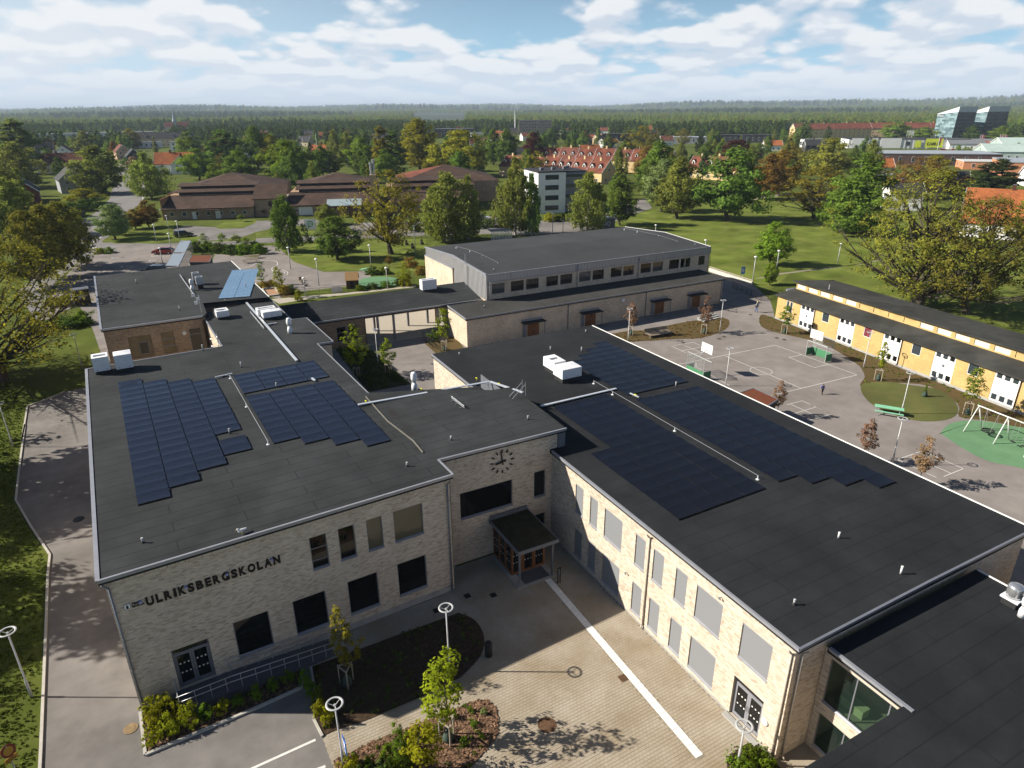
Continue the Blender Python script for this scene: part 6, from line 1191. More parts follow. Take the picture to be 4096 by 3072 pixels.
# ================================================================== goals with basketball boards
NETG = mat('green_net_panel', (.06, .20, .10), .8, .1, 3); STEELG = mat('goal_steel', (.45, .47, .47), .5, .1, 4, metal=.3)
def goal(label, c, face, board=1):
    """c: middle of the mouth on the ground; face: unit vector out of the mouth"""
    f = Vector((face[0], face[1], 0)).normalized(); s = Vector((-f.y, f.x, 0)); c = Vector((c[0], c[1], 0)); t = thing('ball_goal', label, 'goal', c, 'multi-sport goals')
    w, h, d = 1.45, 2.0, 1.1
    def bars(name, pts, r, m): mb = MB(); mb.path(pts, r, 6); return mb.build(name, m, t)
    U = Vector((0, 0, 1))
    for k in (-1, 1): bars('goal_post', [c+s*w*k, c+s*w*k+U*h], .045, STEELG); bars('rear_post', [c+s*w*k-f*d, c+s*w*k-f*d+U*2.6], .035, STEELG); bars('side_bar', [c+s*w*k+U*1.0, c+s*w*k-f*d+U*1.0], .03, STEELG); bars('side_bar', [c+s*w*k+U*h, c+s*w*k-f*d+U*h], .03, STEELG)
    bars('crossbar', [c-s*w+U*h, c+s*w+U*h], .045, STEELG); bars('rear_bar', [c-s*w-f*d+U*2.6, c+s*w-f*d+U*2.6], .03, STEELG)
    mb = MB()
    for k in range(30): q = c-s*w-f*d+s*(2*w*k/29); mb.tube(q+U*1.0, q+U*2.6, .008, n=3)
    for z in np.arange(1.0, 2.6, .12): mb.tube(c-s*w-f*d+U*z, c+s*w-f*d+U*z, .008, n=3)
    o = mb.build('wire_mesh', STEELG, t); o['kind'] = 'stuff'
    for (a, b, z0, z1) in ((c-s*w-f*(d-.02), c+s*w-f*(d-.02), .05, 1.0), (c-s*w, c-s*w-f*d, .05, .98), (c+s*w, c+s*w-f*d, .05, .98)):
        mb = MB(); mb.quad(a+U*z0, b+U*z0, b+U*z1, a+U*z1); mb.build('net_panel', NETG, t)
    bars('board_arm', [c-f*d+U*2.2, c+f*.35+U*3.0], .05, STEELG)
    bb = c+f*.4; mb = MB(); P = [bb-s*.9+U*2.65, bb+s*.9+U*2.65, bb+s*.9+U*3.75, bb-s*.9+U*3.75]; mb.add([p+f*.04 for p in P]+P, [(0, 1, 2, 3), (7, 6, 5, 4), (0, 4, 5, 1), (1, 5, 6, 2), (2, 6, 7, 3), (3, 7, 4, 0)]); bo = mb.build('backboard', WHITE, t)
    mb = MB()
    for (a, e) in ((P[0], P[1]), (P[1], P[2]), (P[2], P[3]), (P[3], P[0])): mb.bar(a*.72+(P[0]+P[2])*.14+f*.045-U*.15, e*.72+(P[0]+P[2])*.14+f*.045-U*.15, .03, .01) if 0 else None
    q = bb+U*2.95+f*.043; mb.quad(q-s*.3, q+s*.3, q+s*.3+U*.4, q-s*.3+U*.4); mb.build('aiming_square', mat('board_grey', (.45, .45, .46), .6, .05, 3), bo)
    mb = MB(); mb.ring(bb+f*.3+U*2.85, .22, .015, 16, 5); hp = mb.build('hoop', mat('hoop_red', (.45, .10, .05), .5, .1, 3), t); mb = MB()
    for k in range(10): a = k*.628; e = Vector((math.cos(a), math.sin(a), 0)); mb.tube(bb+f*.3+U*2.85+e*.22, bb+f*.3+U*2.45+e*.12, .008, n=3)
    mb.build('hoop_net', WHITE, hp)
goal('goal with green panels and basketball board before the yellow building', (69.45, 50.9), (-1, .03)); goal('goal with basketball board seen over the roof edge of the pale brick wing', (53.5, 53.7), (1, -.03))
# ================================================================== sedum sheds
SEDUM = mat('red_sedum', (.17, .040, .018), 1, .4, 3, bump=.8, bscale=20, col2=(.10, .045, .02))
def shed(label, quad, z, wallm):
    P = [Vector((p[0], p[1], 0)) for p in quad]; t = thing('shed', label, 'shed', sum(P, Vector())/4); mb = MB(); mb.prism([(p.x, p.y) for p in P], z-.12, z); r_ = mb.build('sedum_roof', SEDUM, t)
    c = sum(P, Vector())/4; mb = MB(); Q = [c+(p-c)*.93 for p in P]; mb.prism([(p.x, p.y) for p in Q], 0, z-.121, cap=False); mb.build('wall', wallm, t); mb = MB()
    for a, b in zip(P, P[1:]+P[:1]): mb.bar(a+Vector((0, 0, z-.05)), b+Vector((0, 0, z-.05)), .08, .17)
    mb.build('roof_rim', METAL_D, t)
    mb = MB(); a, b = Q[0], Q[1]; W = Wall(a, b); W.box(mb, W.L*.3, W.L*.3+.9, -.03, .03, .05, 2.0); mb.build('door', WOODB, t)
DARKW = mat('dark_timber', (.05, .045, .04), .8, .3, 3, stretch=(1, 1, .2))
a, b, c_, d_ = G('1C', 1965, 1235, 2.5), G('1C', 2088, 1195, 2.5), G('1D', 85, 1290, 2.5), G('1C', 2205, 1350, 2.5)
shed('dark shed with red sedum roof beside the painted court', [a, d_, c_, b], 2.5, DARKW)
a, b, c_, d_ = G('0A', 1630, 1400, 2.6), G('0A', 1660, 1342, 2.6), G('0A', 1835, 1340, 2.6), G('0A', 1810, 1400, 2.6)
shed('dark shed with red sedum roof behind the far left wing', [a, d_, c_, b], 2.6, DARKW)
# ================================================================== yard furniture
MINT = mat('mint_green_paint', (.22, .52, .33), .6, .06, 3)
def picnic(label, c, ang, L_=1.9, m=None, legm=None):
    F = Frame((c[0], c[1]), ang); t = thing('picnic_table', label, 'picnic table', F.p(0, 0)); m = m or MINT; legm = legm or GALV
    for k in range(3): mb = MB(); mb.fbox(F, -L_/2, L_/2, -.36+k*.245, -.36+k*.245+.225, .71, .755); mb.build('table_plank', m, t)
    for s in (-1, 1):
        for k in range(2): mb = MB(); v = s*.72-.13+k*.135; mb.fbox(F, -L_/2, L_/2, v, v+.125, .43, .47); mb.build('seat_plank', m, t)
        mb = MB(); mb.bar(F.p(s*L_*.36, -.85, .02), F.p(s*L_*.36, -.2, .70), .05, .05); mb.bar(F.p(s*L_*.36, .85, .02), F.p(s*L_*.36, .2, .70), .05, .05); mb.bar(F.p(s*L_*.36, -.75, .4), F.p(s*L_*.36, .75, .4), .05, .05); mb.build('leg_frame', legm, t)
e0, e1 = G('1D', 958, 1420), G('1D', 1135, 1450); picnic('mint green picnic table beside the lawn patch', (e0+e1)/2+Vector((.35, .35, 0)), math.atan2((e1-e0).y, (e1-e0).x), 2.6)
picnic('small teal picnic table at the edge of the far lawn', G('1B', 950, 192), .3, 1.8); picnic('weathered timber table near the winding painted line', G('0A', 2165, 1405), 0, 3.2, mat('grey_timber', (.22, .18, .13), .9, .2, 3), GUARDM); picnic('second weathered timber table behind the first', G('0A', 2180, 1370), .05, 3.2, mat('grey_timber', (.22, .18, .13)), GUARDM)
# swing set
t = thing('swing_set', 'white A-frame swing set with a round nest seat on green rubber', 'swing', G('1D', 1850, 1500)); WP_ = mat('white_steel', (.62, .64, .62), .45, .05, 3)
s0a, s0t, s1a = G('1D', 1688, 1568), None, G('1D', 1845, 1540); s2a, s2b = G('2D', 1945, 165), G('1D', 2078, 1640)
z1 = 2.55; T0 = (s0a+s1a)/2+Vector((0, 0, z1)); T1 = (s2a+s2b)/2+Vector((0, 0, z1)); T2 = T1+(T1-T0)
for (p, q) in ((s0a, T0), (s1a, T0), (s2a, T1), (s2b, T1), (s2a+(T1-T0)-Vector((0, 0, 0)), T2), (s2b+(T1-T0), T2)): mb = MB(); mb.tube(Vector((p.x, p.y, 0)), q, .055, n=8); mb.build('leg', WP_, t, smooth=True)
mb = MB(); mb.tube(T0-(T1-T0)*.05, T2+(T1-T0)*.05, .06, n=8); mb.build('top_beam', WP_, t, smooth=True)
for (f, l) in ((.5, 'nest'),):
    c = T0.lerp(T1, f); c.z = .55; mb = MB(); mb.ring(c, .52, .06, 22, 6); n_ = mb.build('nest_rim', BLACK, t, smooth=True); mb = MB()
    for k in range(-4, 5): w = math.sqrt(max(0, .5**2-(k*.11)**2)); mb.tube(c+Vector((k*.11, -w, -.03)), c+Vector((k*.11, w, -.03)), .012, n=4); mb.tube(c+Vector((-w, k*.11, -.03)), c+Vector((w, k*.11, -.03)), .012, n=4)
    mb.build('nest_net', BLACK, n_); ax = (T1-T0).normalized()
    for sx in (-1, 1):
        tp = T0.lerp(T1, f)+ax*sx*.55
        for sy in (-1, 1): e = ax*sx*.4+Vector((-ax.y, ax.x, 0))*sy*.35; mb = MB(); mb.tube(tp, c+e, .012, n=4); mb.build('chain', GALV, t)
for f in (.35, .7):
    c = T1.lerp(T2, f); ax = (T1-T0).normalized(); mb = MB(); q = Vector((c.x, c.y, .5)); F = Frame((q.x, q.y), math.atan2(ax.y, ax.x)); mb.fbox(F, -.22, .22, -.1, .1, .48, .52); mb.build('swing_seat', BLACK, t)
    for s in (-1, 1): mb = MB(); mb.tube(c+ax*s*.2, q+ax*s*.2, .012, n=4); mb.build('chain', GALV, t)
# wide wavy bench, steps, rails
b = G('1C', 1270, 740); t = thing('lounge_bench', 'wide low wave-shaped bench near the brown-leaved tree', 'bench', b); F = Frame((b.x, b.y), R(-4)); WB_ = mat('grey_brown_slat', (.20, .16, .12), .85, .2, 4)
for k in range(14):
    prof = [(-.9, .95), (-.6, .55), (-.2, .42), (.25, .45), (.6, .38)]; u0 = -1.9+k*.27; mb = MB()
    for (v0, z0), (v1, z1) in zip(prof[:-1], prof[1:]): mb.add([F.p(u0, v0*-1, z0), F.p(u0+.25, v0*-1, z0), F.p(u0+.25, v1*-1, z1), F.p(u0, v1*-1, z1)]+[F.p(u0, v0*-1, z0-.05), F.p(u0+.25, v0*-1, z0-.05), F.p(u0+.25, v1*-1, z1-.05), F.p(u0, v1*-1, z1-.05)], [(0, 1, 2, 3), (7, 6, 5, 4), (0, 4, 5, 1), (2, 6, 7, 3), (1, 5, 6, 2), (3, 7, 4, 0)])
    mb.build('slat', WB_, t)
for u in (-1.7, 1.6): mb = MB(); mb.bar(F.p(u, -.4, 0), F.p(u, -.4, .36), .1, .1); mb.bar(F.p(u, .7, 0), F.p(u, .7, .55), .1, .1); mb.build('leg', GALV, t)
b = G('1C', 1735, 605); t = thing('garden_steps', 'three wide concrete steps behind the staked brown-leaved tree', 'steps', b); F = Frame((b.x, b.y), R(6))
for k in range(3): mb = MB(); mb.fbox(F, -1.9, 1.9, k*.45, k*.45+.42, -.1, .14*(k+1)); mb.build('step', CONC, t)
def railing(label, pts, h=1.0, m=None, mesh=False):
    P = [Vector((p[0], p[1], 0)) for p in pts]; t = thing('railing', label, 'railing', P[0]); m = m or BLACK
    for hh in (h, h*.5, .12): mb = MB(); mb.path([p+Vector((0, 0, hh)) for p in P], .025, 5); mb.build('rail', m, t)
    for a, b in zip(P[:-1], P[1:]):
        n = max(1, int((b-a).length/1.3))
        for k in range(n+1): q = a.lerp(b, k/n); mb = MB(); mb.tube(q, q+Vector((0, 0, h)), .025, n=5); mb.build('post', m, t)
    if mesh:
        mb = MB()
        for a, b in zip(P[:-1], P[1:]):
            n = int((b-a).length/.14)
            for k in range(n): q = a.lerp(b, k/n); mb.tube(q+Vector((0, 0, .1)), q+Vector((0, 0, h)), .008, n=3)
        o = mb.build('wire_mesh', m, t); o['kind'] = 'stuff'
railing('black handrail on the paved rise behind the right-hand brown-leaved tree', GP(('1C', 1735, 500), ('1C', 1940, 545))); railing('dark mesh fence beside the lane at the corner of the hall annex', GP(('1C', 1905, 330), ('1C', 2150, 440), ('1C', 2330, 400)), 1.1, mesh=True); railing('dark railing of the courtyard ramp beside the staked tree', GP(('1B', 1470, 790), ('1B', 1600, 880)), 1.0); railing('second courtyard ramp railing nearer the brick wall', GP(('1B', 1440, 760), ('1B', 1530, 850)), 1.0)
t = thing('retaining_wall', 'low pale wall with timber rail along the park edge', 'wall', G('0C', 1720, 1470)); mb = MB(); mb.bar(G('0C', 1705, 1478)+Vector((0, 0, .3)), G('0C', 2075, 1600)+Vector((0, 0, .3)), .4, .6); mb.build('wall', mat('pale_concrete', (.55, .52, .46), .9, .1, 2), t); mb = MB(); mb.bar(G('0C', 1705, 1478)+Vector((0, 0, .85)), G('0C', 2075, 1600)+Vector((0, 0, .85)), .1, .15); mb.build('rail', GUARDM, t)
for k in range(6): p = G('0C', 1705, 1478).lerp(G('0C', 2075, 1600), k/5); mb = MB(); mb.bar(p+Vector((0, 0, .55)), p+Vector((0, 0, .8)), .1, .1); mb.build('rail_post', GUARDM, t)
# ================================================================== yard trees
staked('bronze-leaved young tree before the annex clock', G('1C', 1030, 735), 'cherry', 4.9, 2.2, 'cherry'); staked('bronze-leaved young tree beside the steps', G('1C', 1660, 720), 'cherry', 5.3, 2.1, 'cherry')
for (l, c, x, y, h, w) in (('bronze-leaved tree top peeping over the roof by the red sedum shed', '1D', 70, 1440, 4.0, 1.8), ('thin bronze-leaved tree top left of the roof-side lamp', '2D', 830, 330, 4.4, 2.0), ('full bronze-leaved tree top before the farthest painted court', '2D', 1310, 520, 4.4, 2.2)): staked(l, G(c, x, y), 'cherry', h, w, 'cherry', False, False)
staked('young green tree at the far end of the yellow building', G('1D', 140, 720), 'sapling', 3.9, 2.4, 'bush'); staked('thin lime young tree before the middle white panel', G('1D', 950, 1125), 'sapling', 4.6, 1.5, 'young'); staked('dense green young tree near the swing set', G('1D', 1720, 1420), 'sapling', 5.0, 2.1, 'maple'); staked('bare sapling with a watering bag on the lawn patch', G('1D', 1350, 1265), 'low', 1.4, .4, 'bush', True, False)
staked('sunlit young tree at the courtyard corner of the annex', G('1B', 1632, 868), 'sapling', 5.6, 2.3, 'young'); staked('fuller young tree in the dark courtyard bed', G('1B', 875, 1110), 'young', 6.6, 3.0, 'young', False); staked('wispy young tree right of the courtyard lamp', G('1B', 1150, 1075), 'young', 4.6, 2.6, 'young', False)
scatter_plants('ground_cover', 'courtyard', GP(('1B', 690, 850), ('1B', 1000, 870), ('1B', 1180, 1040), ('1B', 1330, 1160), ('1B', 970, 1225)), 260, 'hedge', .16, h=.45); plant('shrub', 'round shrub beside the courtyard ramp railing', 'shrub', G('1B', 1535, 790), 'bush', 1.6, 1.9, 'bush')
scatter_plants('dry_weeds', 'soil2 weeds', soil2, 160, 'rust', .12, z=.02, h=.12); scatter_plants('dry_weeds', 'soil1 weeds near', soil1, 160, 'bush', .12, z=.02, h=.10)
# ================================================================== people
def person(label, base, head_az, height, shirt, trouser, hair, stride=.28, extra=None, arms=((.18, .1), (-.12, .16))):
    base = Vector(base); t = thing('person', label, 'person', base); s = height/1.75; f = Vector((math.cos(head_az), math.sin(head_az), 0)); r = Vector((f.y, -f.x, 0)); U = Vector((0, 0, 1))
    def J(a, b, c): return f*(a*s)+r*(b*s)+U*(c*s)
    pts = {'pel': J(0, 0, .95), 'spine': J(.01, 0, 1.15), 'chest': J(.02, 0, 1.35), 'neck': J(.03, 0, 1.5), 'head': J(.05, 0, 1.62), 'top': J(.05, 0, 1.72)}
    rad = {'pel': .15, 'spine': .13, 'chest': .16, 'neck': .055, 'head': .095, 'top': .06}
    ed = [('pel', 'spine'), ('spine', 'chest'), ('chest', 'neck'), ('neck', 'head'), ('head', 'top')]
    for k, sd in ((1, 'R'), (-1, 'L')):
        st = stride*k
        pts['hip'+sd] = J(0, .1*k, .9); pts['knee'+sd] = J(st*.5+.06, .1*k, .5); pts['ank'+sd] = J(st, .1*k, .09); pts['toe'+sd] = J(st+.17, .11*k, .045)
        rad.update({'hip'+sd: .095, 'knee'+sd: .065, 'ank'+sd: .045, 'toe'+sd: .04}); ed += [('pel', 'hip'+sd), ('hip'+sd, 'knee'+sd), ('knee'+sd, 'ank'+sd), ('ank'+sd, 'toe'+sd)]
        a = -stride*k*.6; pts['sho'+sd] = J(.02, .19*k, 1.42); pts['elb'+sd] = J(a*.5-.02, .24*k, 1.14); pts['wri'+sd] = J(a+.08, .23*k, .92); pts['hand'+sd] = J(a+.11, .22*k, .84)
        rad.update({'sho'+sd: .065, 'elb'+sd: .047, 'wri'+sd: .036, 'hand'+sd: .035}); ed += [('chest', 'sho'+sd), ('sho'+sd, 'elb'+sd), ('elb'+sd, 'wri'+sd), ('wri'+sd, 'hand'+sd)]
        for q, (da, db) in enumerate(((.05, .0), (.045, .02), (.04, -.02), (.03, .03))): n = 'fin%s%d' % (sd, q); pts[n] = J(a+.11+da, (.22+db)*k, .76+.008*q); rad[n] = .012; ed.append(('hand'+sd, n))
        n = 'thu'+sd; pts[n] = J(a+.17, .2*k, .84); rad[n] = .012; ed.append(('wri'+sd, n))
    names = list(pts); me = bpy.data.meshes.new('body'); me.from_pydata([pts[n] for n in names], [(names.index(a), names.index(b)) for a, b in ed], [])
    o = bpy.data.objects.new('body', me); COL.objects.link(o); md = o.modifiers.new('skin', 'SKIN'); sv = me.skin_vertices[0].data
    for i, n in enumerate(names): sv[i].radius = (rad[n]*s, rad[n]*s)
    sv[0].use_root = True; sub = o.modifiers.new('sub', 'SUBSURF'); sub.levels = 1; sub.render_levels = 1
    bpy.context.view_layer.update(); dg = bpy.context.evaluated_depsgraph_get(); nm = bpy.data.meshes.new_from_object(o.evaluated_get(dg)); bpy.data.objects.remove(o)
    skin = mat('skin', (.50, .30, .21), .6, .05, 5); nm.materials.clear()
    for m in (skin, shirt, trouser, BLACK): nm.materials.append(m)
    for p in nm.polygons:
        z = p.center.z/s; lat = abs(p.center.dot(r))/s
        p.material_index = 3 if z < .11 else (2 if z < .97 and lat < .2 else (0 if z > 1.49 or (z < .95 and lat > .19) else 1)); p.use_smooth = True
    o = bpy.data.objects.new('body', nm); COL.objects.link(o); o.parent = t
    bm = bmesh.new(); bmesh.ops.create_icosphere(bm, subdivisions=2, radius=1)
    for v in bm.verts: v.co = J(.04, 0, 1.66)+f*(v.co.x*.11*s-.015*s)+r*(v.co.y*.105*s)+U*(v.co.z*.10*s+(.0 if v.co.z > -.2 else -.05*s))
    m2 = bpy.data.meshes.new('hair'); bm.to_mesh(m2); bm.free(); m2.materials.append(hair); h_ = bpy.data.objects.new('hair', m2); COL.objects.link(h_); h_.parent = t
    mb = MB(); mb.tube(base+J(.14, 0, 1.615), base+J(.165, 0, 1.60), .014*s, .01*s, 5); mb.build('nose', skin, t)
    for k in (-1, 1): mb = MB(); mb.lathe(base+J(.135, .035*k, 1.64), [(.009*s, 0), (.009*s, .006*s)], 6, axis=f); mb.build('eye', BLACK, t)
    return t, J
woman, J1 = person('blonde person in pale top and blue jeans walking by the annex', G('1C', 2112, 538), R(100), 1.74, mat('pale_denim_top', (.30, .36, .40), .9, .1, 4), mat('blue_jeans', (.05, .13, .38), .9, .1, 4), mat('blonde_hair', (.55, .42, .22), .7, .1, 4))
bagp = woman.location; tb = thing('shoulder_bag', 'dark bag carried by the blonde walker', 'bag', bagp+J1(0, .22, .95)); q = bagp+J1(0, -.26, .98); mb = MB(); mb.box(q.x-.08, q.x+.08, q.y-.16, q.y+.16, q.z-.16, q.z+.12); mb.build('bag', DARKG, tb); mb = MB(); mb.path([q+Vector((0, -.1, .12)), bagp+J1(0, -.18, 1.45), q+Vector((0, .1, .12))], .012, 4); mb.build('strap', DARKG, tb)
kid, J2 = person('child in dark clothes with a pale blue backpack crossing the painted court', G('1D', 465, 1248), R(-120), 1.22, mat('dark_jacket', (.03, .035, .06), .9, .1, 4), mat('dark_trousers', (.018, .018, .022), .9, .1, 4), mat('dark_hair', (.05, .035, .025), .7, .1, 4), .2)
q = kid.location; tb = thing('backpack', 'pale blue backpack worn by the child on the painted court', 'backpack', q+J2(-.1, 0, 1.2)); mb = MB(); c = q+J2(-.22, 0, 1.22); f2 = Vector((math.cos(R(-120)), math.sin(R(-120)), 0)); F = Frame((c.x, c.y), R(-120)); mb.fbox(F, -.08, .06, -.14, .14, c.z-.2, c.z+.16); mb.build('bag', mat('lilac_nylon', (.16, .20, .42), .8, .15, 4), tb)
for s in (-1, 1): mb = MB(); mb.path([c+F.v*.1*s+Vector((0, 0, .12)), c+F.u*.22+F.v*.1*s+Vector((0, 0, .12)), c+F.u*.26+F.v*.1*s-Vector((0, 0, .1))], .015, 4); mb.build('strap', mat('lilac_nylon', (.16, .20, .42)), tb)
# ================================================================== streets, car park, far lawns
park = [*GP(('0A', 1010, 1262), ('0A', 1660, 1252), ('0A', 1640, 1450)), Vector((10, 118, 0)), Vector((8.8, 102, 0)), Vector((-8, 101, 0)), Vector((-6.6, 74.6, 0)), *GP(('1A', 800, 690), ('1A', 790, 520), ('1A', 680, 470), ('1A', 470, 480), ('1A', 330, 640), ('1A', 420, 640), ('1A', 350, 560), ('1A', 500, 300), ('0A', 640, 1440), ('0A', 770, 1345), ('0A', 1005, 1318))]
sheet('car_park', ASPH_Y, [*GP(('0A', 1010, 1262), ('0A', 1660, 1252), ('0A', 1640, 1450)), Vector((10, 118, 0)), Vector((8.8, 102, 0)), Vector((-8, 101, 0)), Vector((-6.6, 75, 0)), *GP(('1A', 800, 680), ('1A', 680, 470), ('1A', 330, 640), ('1A', 500, 300), ('0A', 640, 1440), ('0A', 770, 1345), ('0A', 1005, 1318))], .004)
sheet('road', ASPH_D, GP(('0A', 150, 1659), ('0A', 480, 1380), ('0A', 600, 1230), ('0A', 600, 1110), ('0A', 870, 945), ('0A', 950, 850), ('0A', 960, 790), ('0A', 1012, 720), ('0A', 1022, 600), ('0A', 1032, 552), ('0A', 1085, 560), ('0A', 1190, 640), ('0A', 1240, 700), ('0A', 1265, 830), ('0A', 1180, 925), ('0A', 1080, 975), ('0A', 960, 1160), ('0A', 880, 1228), ('0A', 1010, 1258), ('0A', 1005, 1312), ('0A', 760, 1340), ('0A', 640, 1430), ('1A', 480, 280), ('1A', 330, 640)), .008)
sheet('road', ASPH, GP(('0A', 880, 1230), ('0A', 1360, 1243), ('0A', 1740, 1226), ('0A', 2212, 1215), ('0B', 0, 1195), ('0B', 530, 1175), ('0B', 870, 1165), ('0B', 1500, 1142), ('0B', 1850, 1126), ('0B', 2212, 1112), ('0C', 240, 1045), ('0C', 720, 1000), ('0C', 900, 960), ('0C', 1060, 860), ('0C', 1160, 850), ('0C', 1210, 935), ('0C', 960, 1020), ('0C', 760, 1110), ('0C', 450, 1152), ('0C', 0, 1172), ('0B', 2212, 1152), ('0B', 1500, 1172), ('0B', 900, 1197), ('0B', 530, 1217), ('0B', 0, 1237), ('0A', 2212, 1247), ('0A', 1660, 1254), ('0A', 1005, 1264)), .012)
sheet('forecourt', ASPH, GP(('0A', 1500, 1150), ('0A', 1500, 1115), ('0A', 1600, 1085), ('0A', 1870, 1100), ('0A', 2110, 1085), ('0A', 2212, 1050), ('0B', 0, 1045), ('0B', 430, 1030), ('0B', 560, 1040), ('0B', 560, 1080), ('0B', 250, 1090), ('0B', 0, 1140), ('0A', 2212, 1140), ('0A', 2080, 1190), ('0A', 1740, 1222), ('0A', 1660, 1190)), .008)
sheet('forecourt', ASPH, GP(('0B', 800, 1090), ('0B', 900, 1060), ('0B', 1500, 1050), ('0B', 2000, 1000), ('0B', 2212, 1040), ('0B', 2212, 1110), ('0B', 1850, 1124), ('0B', 870, 1160)), .008)
sheet('path', GRAVEL, GP(('0C', 2070, 850), ('0C', 2212, 815), ('0D', 200, 805), ('0D', 200, 820), ('0D', 0, 842), ('0C', 2090, 862)), .008)
sheet('path', GRAVEL, GP(('0C', 2090, 1548), ('0C', 2212, 1520), ('0D', 80, 1500), ('0D', 320, 1470), ('0D', 800, 1420), ('0D', 950, 1380), ('0D', 950, 1392), ('0D', 560, 1455), ('0D', 320, 1480), ('0D', 80, 1512), ('0C', 2212, 1535)), .008)
lawnP = GP(('0C', 900, 1050), ('0C', 1200, 950), ('0C', 2000, 840), ('0D', 0, 800), ('0D', 700, 780), ('0D', 1500, 900), ('0D', 2212, 1200), ('1D', 2212, 700), ('1D', 200, 200), ('0D', 0, 1659), ('0C', 2080, 1600), ('0C', 1715, 1462), ('0C', 1722, 1265), ('0C', 970, 1098), ('0C', 780, 1115))
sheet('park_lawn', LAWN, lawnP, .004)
play = GP(('0B', -60, 1659), ('0A', 2100, 1659), ('0A', 1830, 1400), ('0A', 1860, 1330), ('0A', 2212, 1360), ('0B', 60, 1330), ('0B', 60, 1260), ('0B', 180, 1260), ('0B', 330, 1400), ('0B', 580, 1485), ('0B', 960, 1480), ('0B', 1020, 1560), ('0B', 900, 1600), ('1B', 900, 300), ('1B', 640, 330), ('1B', 360, 360), ('1B', 200, 420))
sheet('schoolyard', ASPH_Y, play, .004)
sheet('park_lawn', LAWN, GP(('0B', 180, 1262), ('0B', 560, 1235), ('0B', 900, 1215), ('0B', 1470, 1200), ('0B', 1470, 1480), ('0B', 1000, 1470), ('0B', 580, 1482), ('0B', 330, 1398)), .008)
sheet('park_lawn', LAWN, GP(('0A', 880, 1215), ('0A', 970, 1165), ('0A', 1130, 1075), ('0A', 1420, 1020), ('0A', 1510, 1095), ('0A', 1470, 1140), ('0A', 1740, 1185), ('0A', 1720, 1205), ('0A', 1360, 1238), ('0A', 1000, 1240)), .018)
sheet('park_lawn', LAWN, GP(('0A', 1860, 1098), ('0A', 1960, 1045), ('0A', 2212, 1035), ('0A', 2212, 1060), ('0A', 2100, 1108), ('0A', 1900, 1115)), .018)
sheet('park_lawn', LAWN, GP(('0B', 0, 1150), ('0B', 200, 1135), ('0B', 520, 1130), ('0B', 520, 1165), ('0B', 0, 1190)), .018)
sheet('pavement', mat('pale_paving', (.38, .34, .28), .9, .1, 2), [Vector(p+(0,)) for p in ((12.2, 83), (38.9, 83), (38.9, 98), (13, 98))], .007)
sheet('rubber_surface', RUBBER, smooth(GP(('1B', 870, 290), ('1B', 930, 245), ('1B', 1060, 228), ('1B', 1200, 240), ('1B', 1260, 275), ('1B', 1200, 310), ('1B', 1000, 330), ('1B', 890, 315)), 4), .012)
sheet('sandbox', SAND, GP(('1B', 60, 345), ('1B', 165, 335), ('1B', 200, 390), ('1B', 95, 402)), .012); kerb(GP(('1B', 55, 342), ('1B', 168, 332), ('1B', 206, 392), ('1B', 92, 406)), h=.25, w=.25, closed=True)
sheet('planting_bed', SOIL, GP(('1B', 10, 310), ('1B', 130, 260), ('1B', 330, 340), ('1B', 330, 400), ('1B', 220, 410), ('1B', 170, 330), ('1B', 60, 335)), .014)
sheet('path', mat('pale_paving', (.38, .34, .28), .9, .1, 2), GP(('1B', 130, 425), ('1B', 480, 395), ('1B', 1000, 350), ('1B', 1380, 305), ('1B', 1380, 320), ('1B', 480, 420), ('1B', 200, 465)), .016)
wind = smooth(GP(('0A', 2050, 1465), ('0A', 2160, 1440), ('0B', 40, 1392), ('0B', 120, 1385), ('0B', 180, 1400), ('0B', 180, 1430), ('0B', 140, 1450), ('0B', 150, 1480), ('0B', 230, 1480), ('0B', 250, 1500)), 5, False); stripe(wind, .14, .012)
stripe(smooth(GP(('1B', 225, 170), ('1B', 270, 190), ('1B', 265, 215), ('1B', 190, 230)), 5, False), .14, .012); stripe(smooth(GP(('0B', 0, 1520), ('0B', 50, 1535), ('0B', 60, 1560), ('0A', 2200, 1560)), 5, False), .14, .012)
for (x, y) in ((918, 1415), (965, 1368), (852, 1488), (1292, 1392), (1310, 1352), (1270, 1430), (800, 1520)): a = G('0A', x, y); stripe([a, a+Vector((1.2, .2, 0))], .18, .012); stripe([a, a+Vector((.1, .8, 0))], .12, .013)
for (x, y) in ((730, 1292), (755, 1283), (775, 1275)): a = G('0A', x, y); stripe([a-Vector((1.2, 0, 0)), a+Vector((1.2, -.3, 0))], .5, .014)
stripe(GP(('0A', 765, 1255), ('0A', 925, 1150)), .2, .014); stripe(GP(('0A', 1235, 860), ('0A', 1230, 760)), .25, .014)
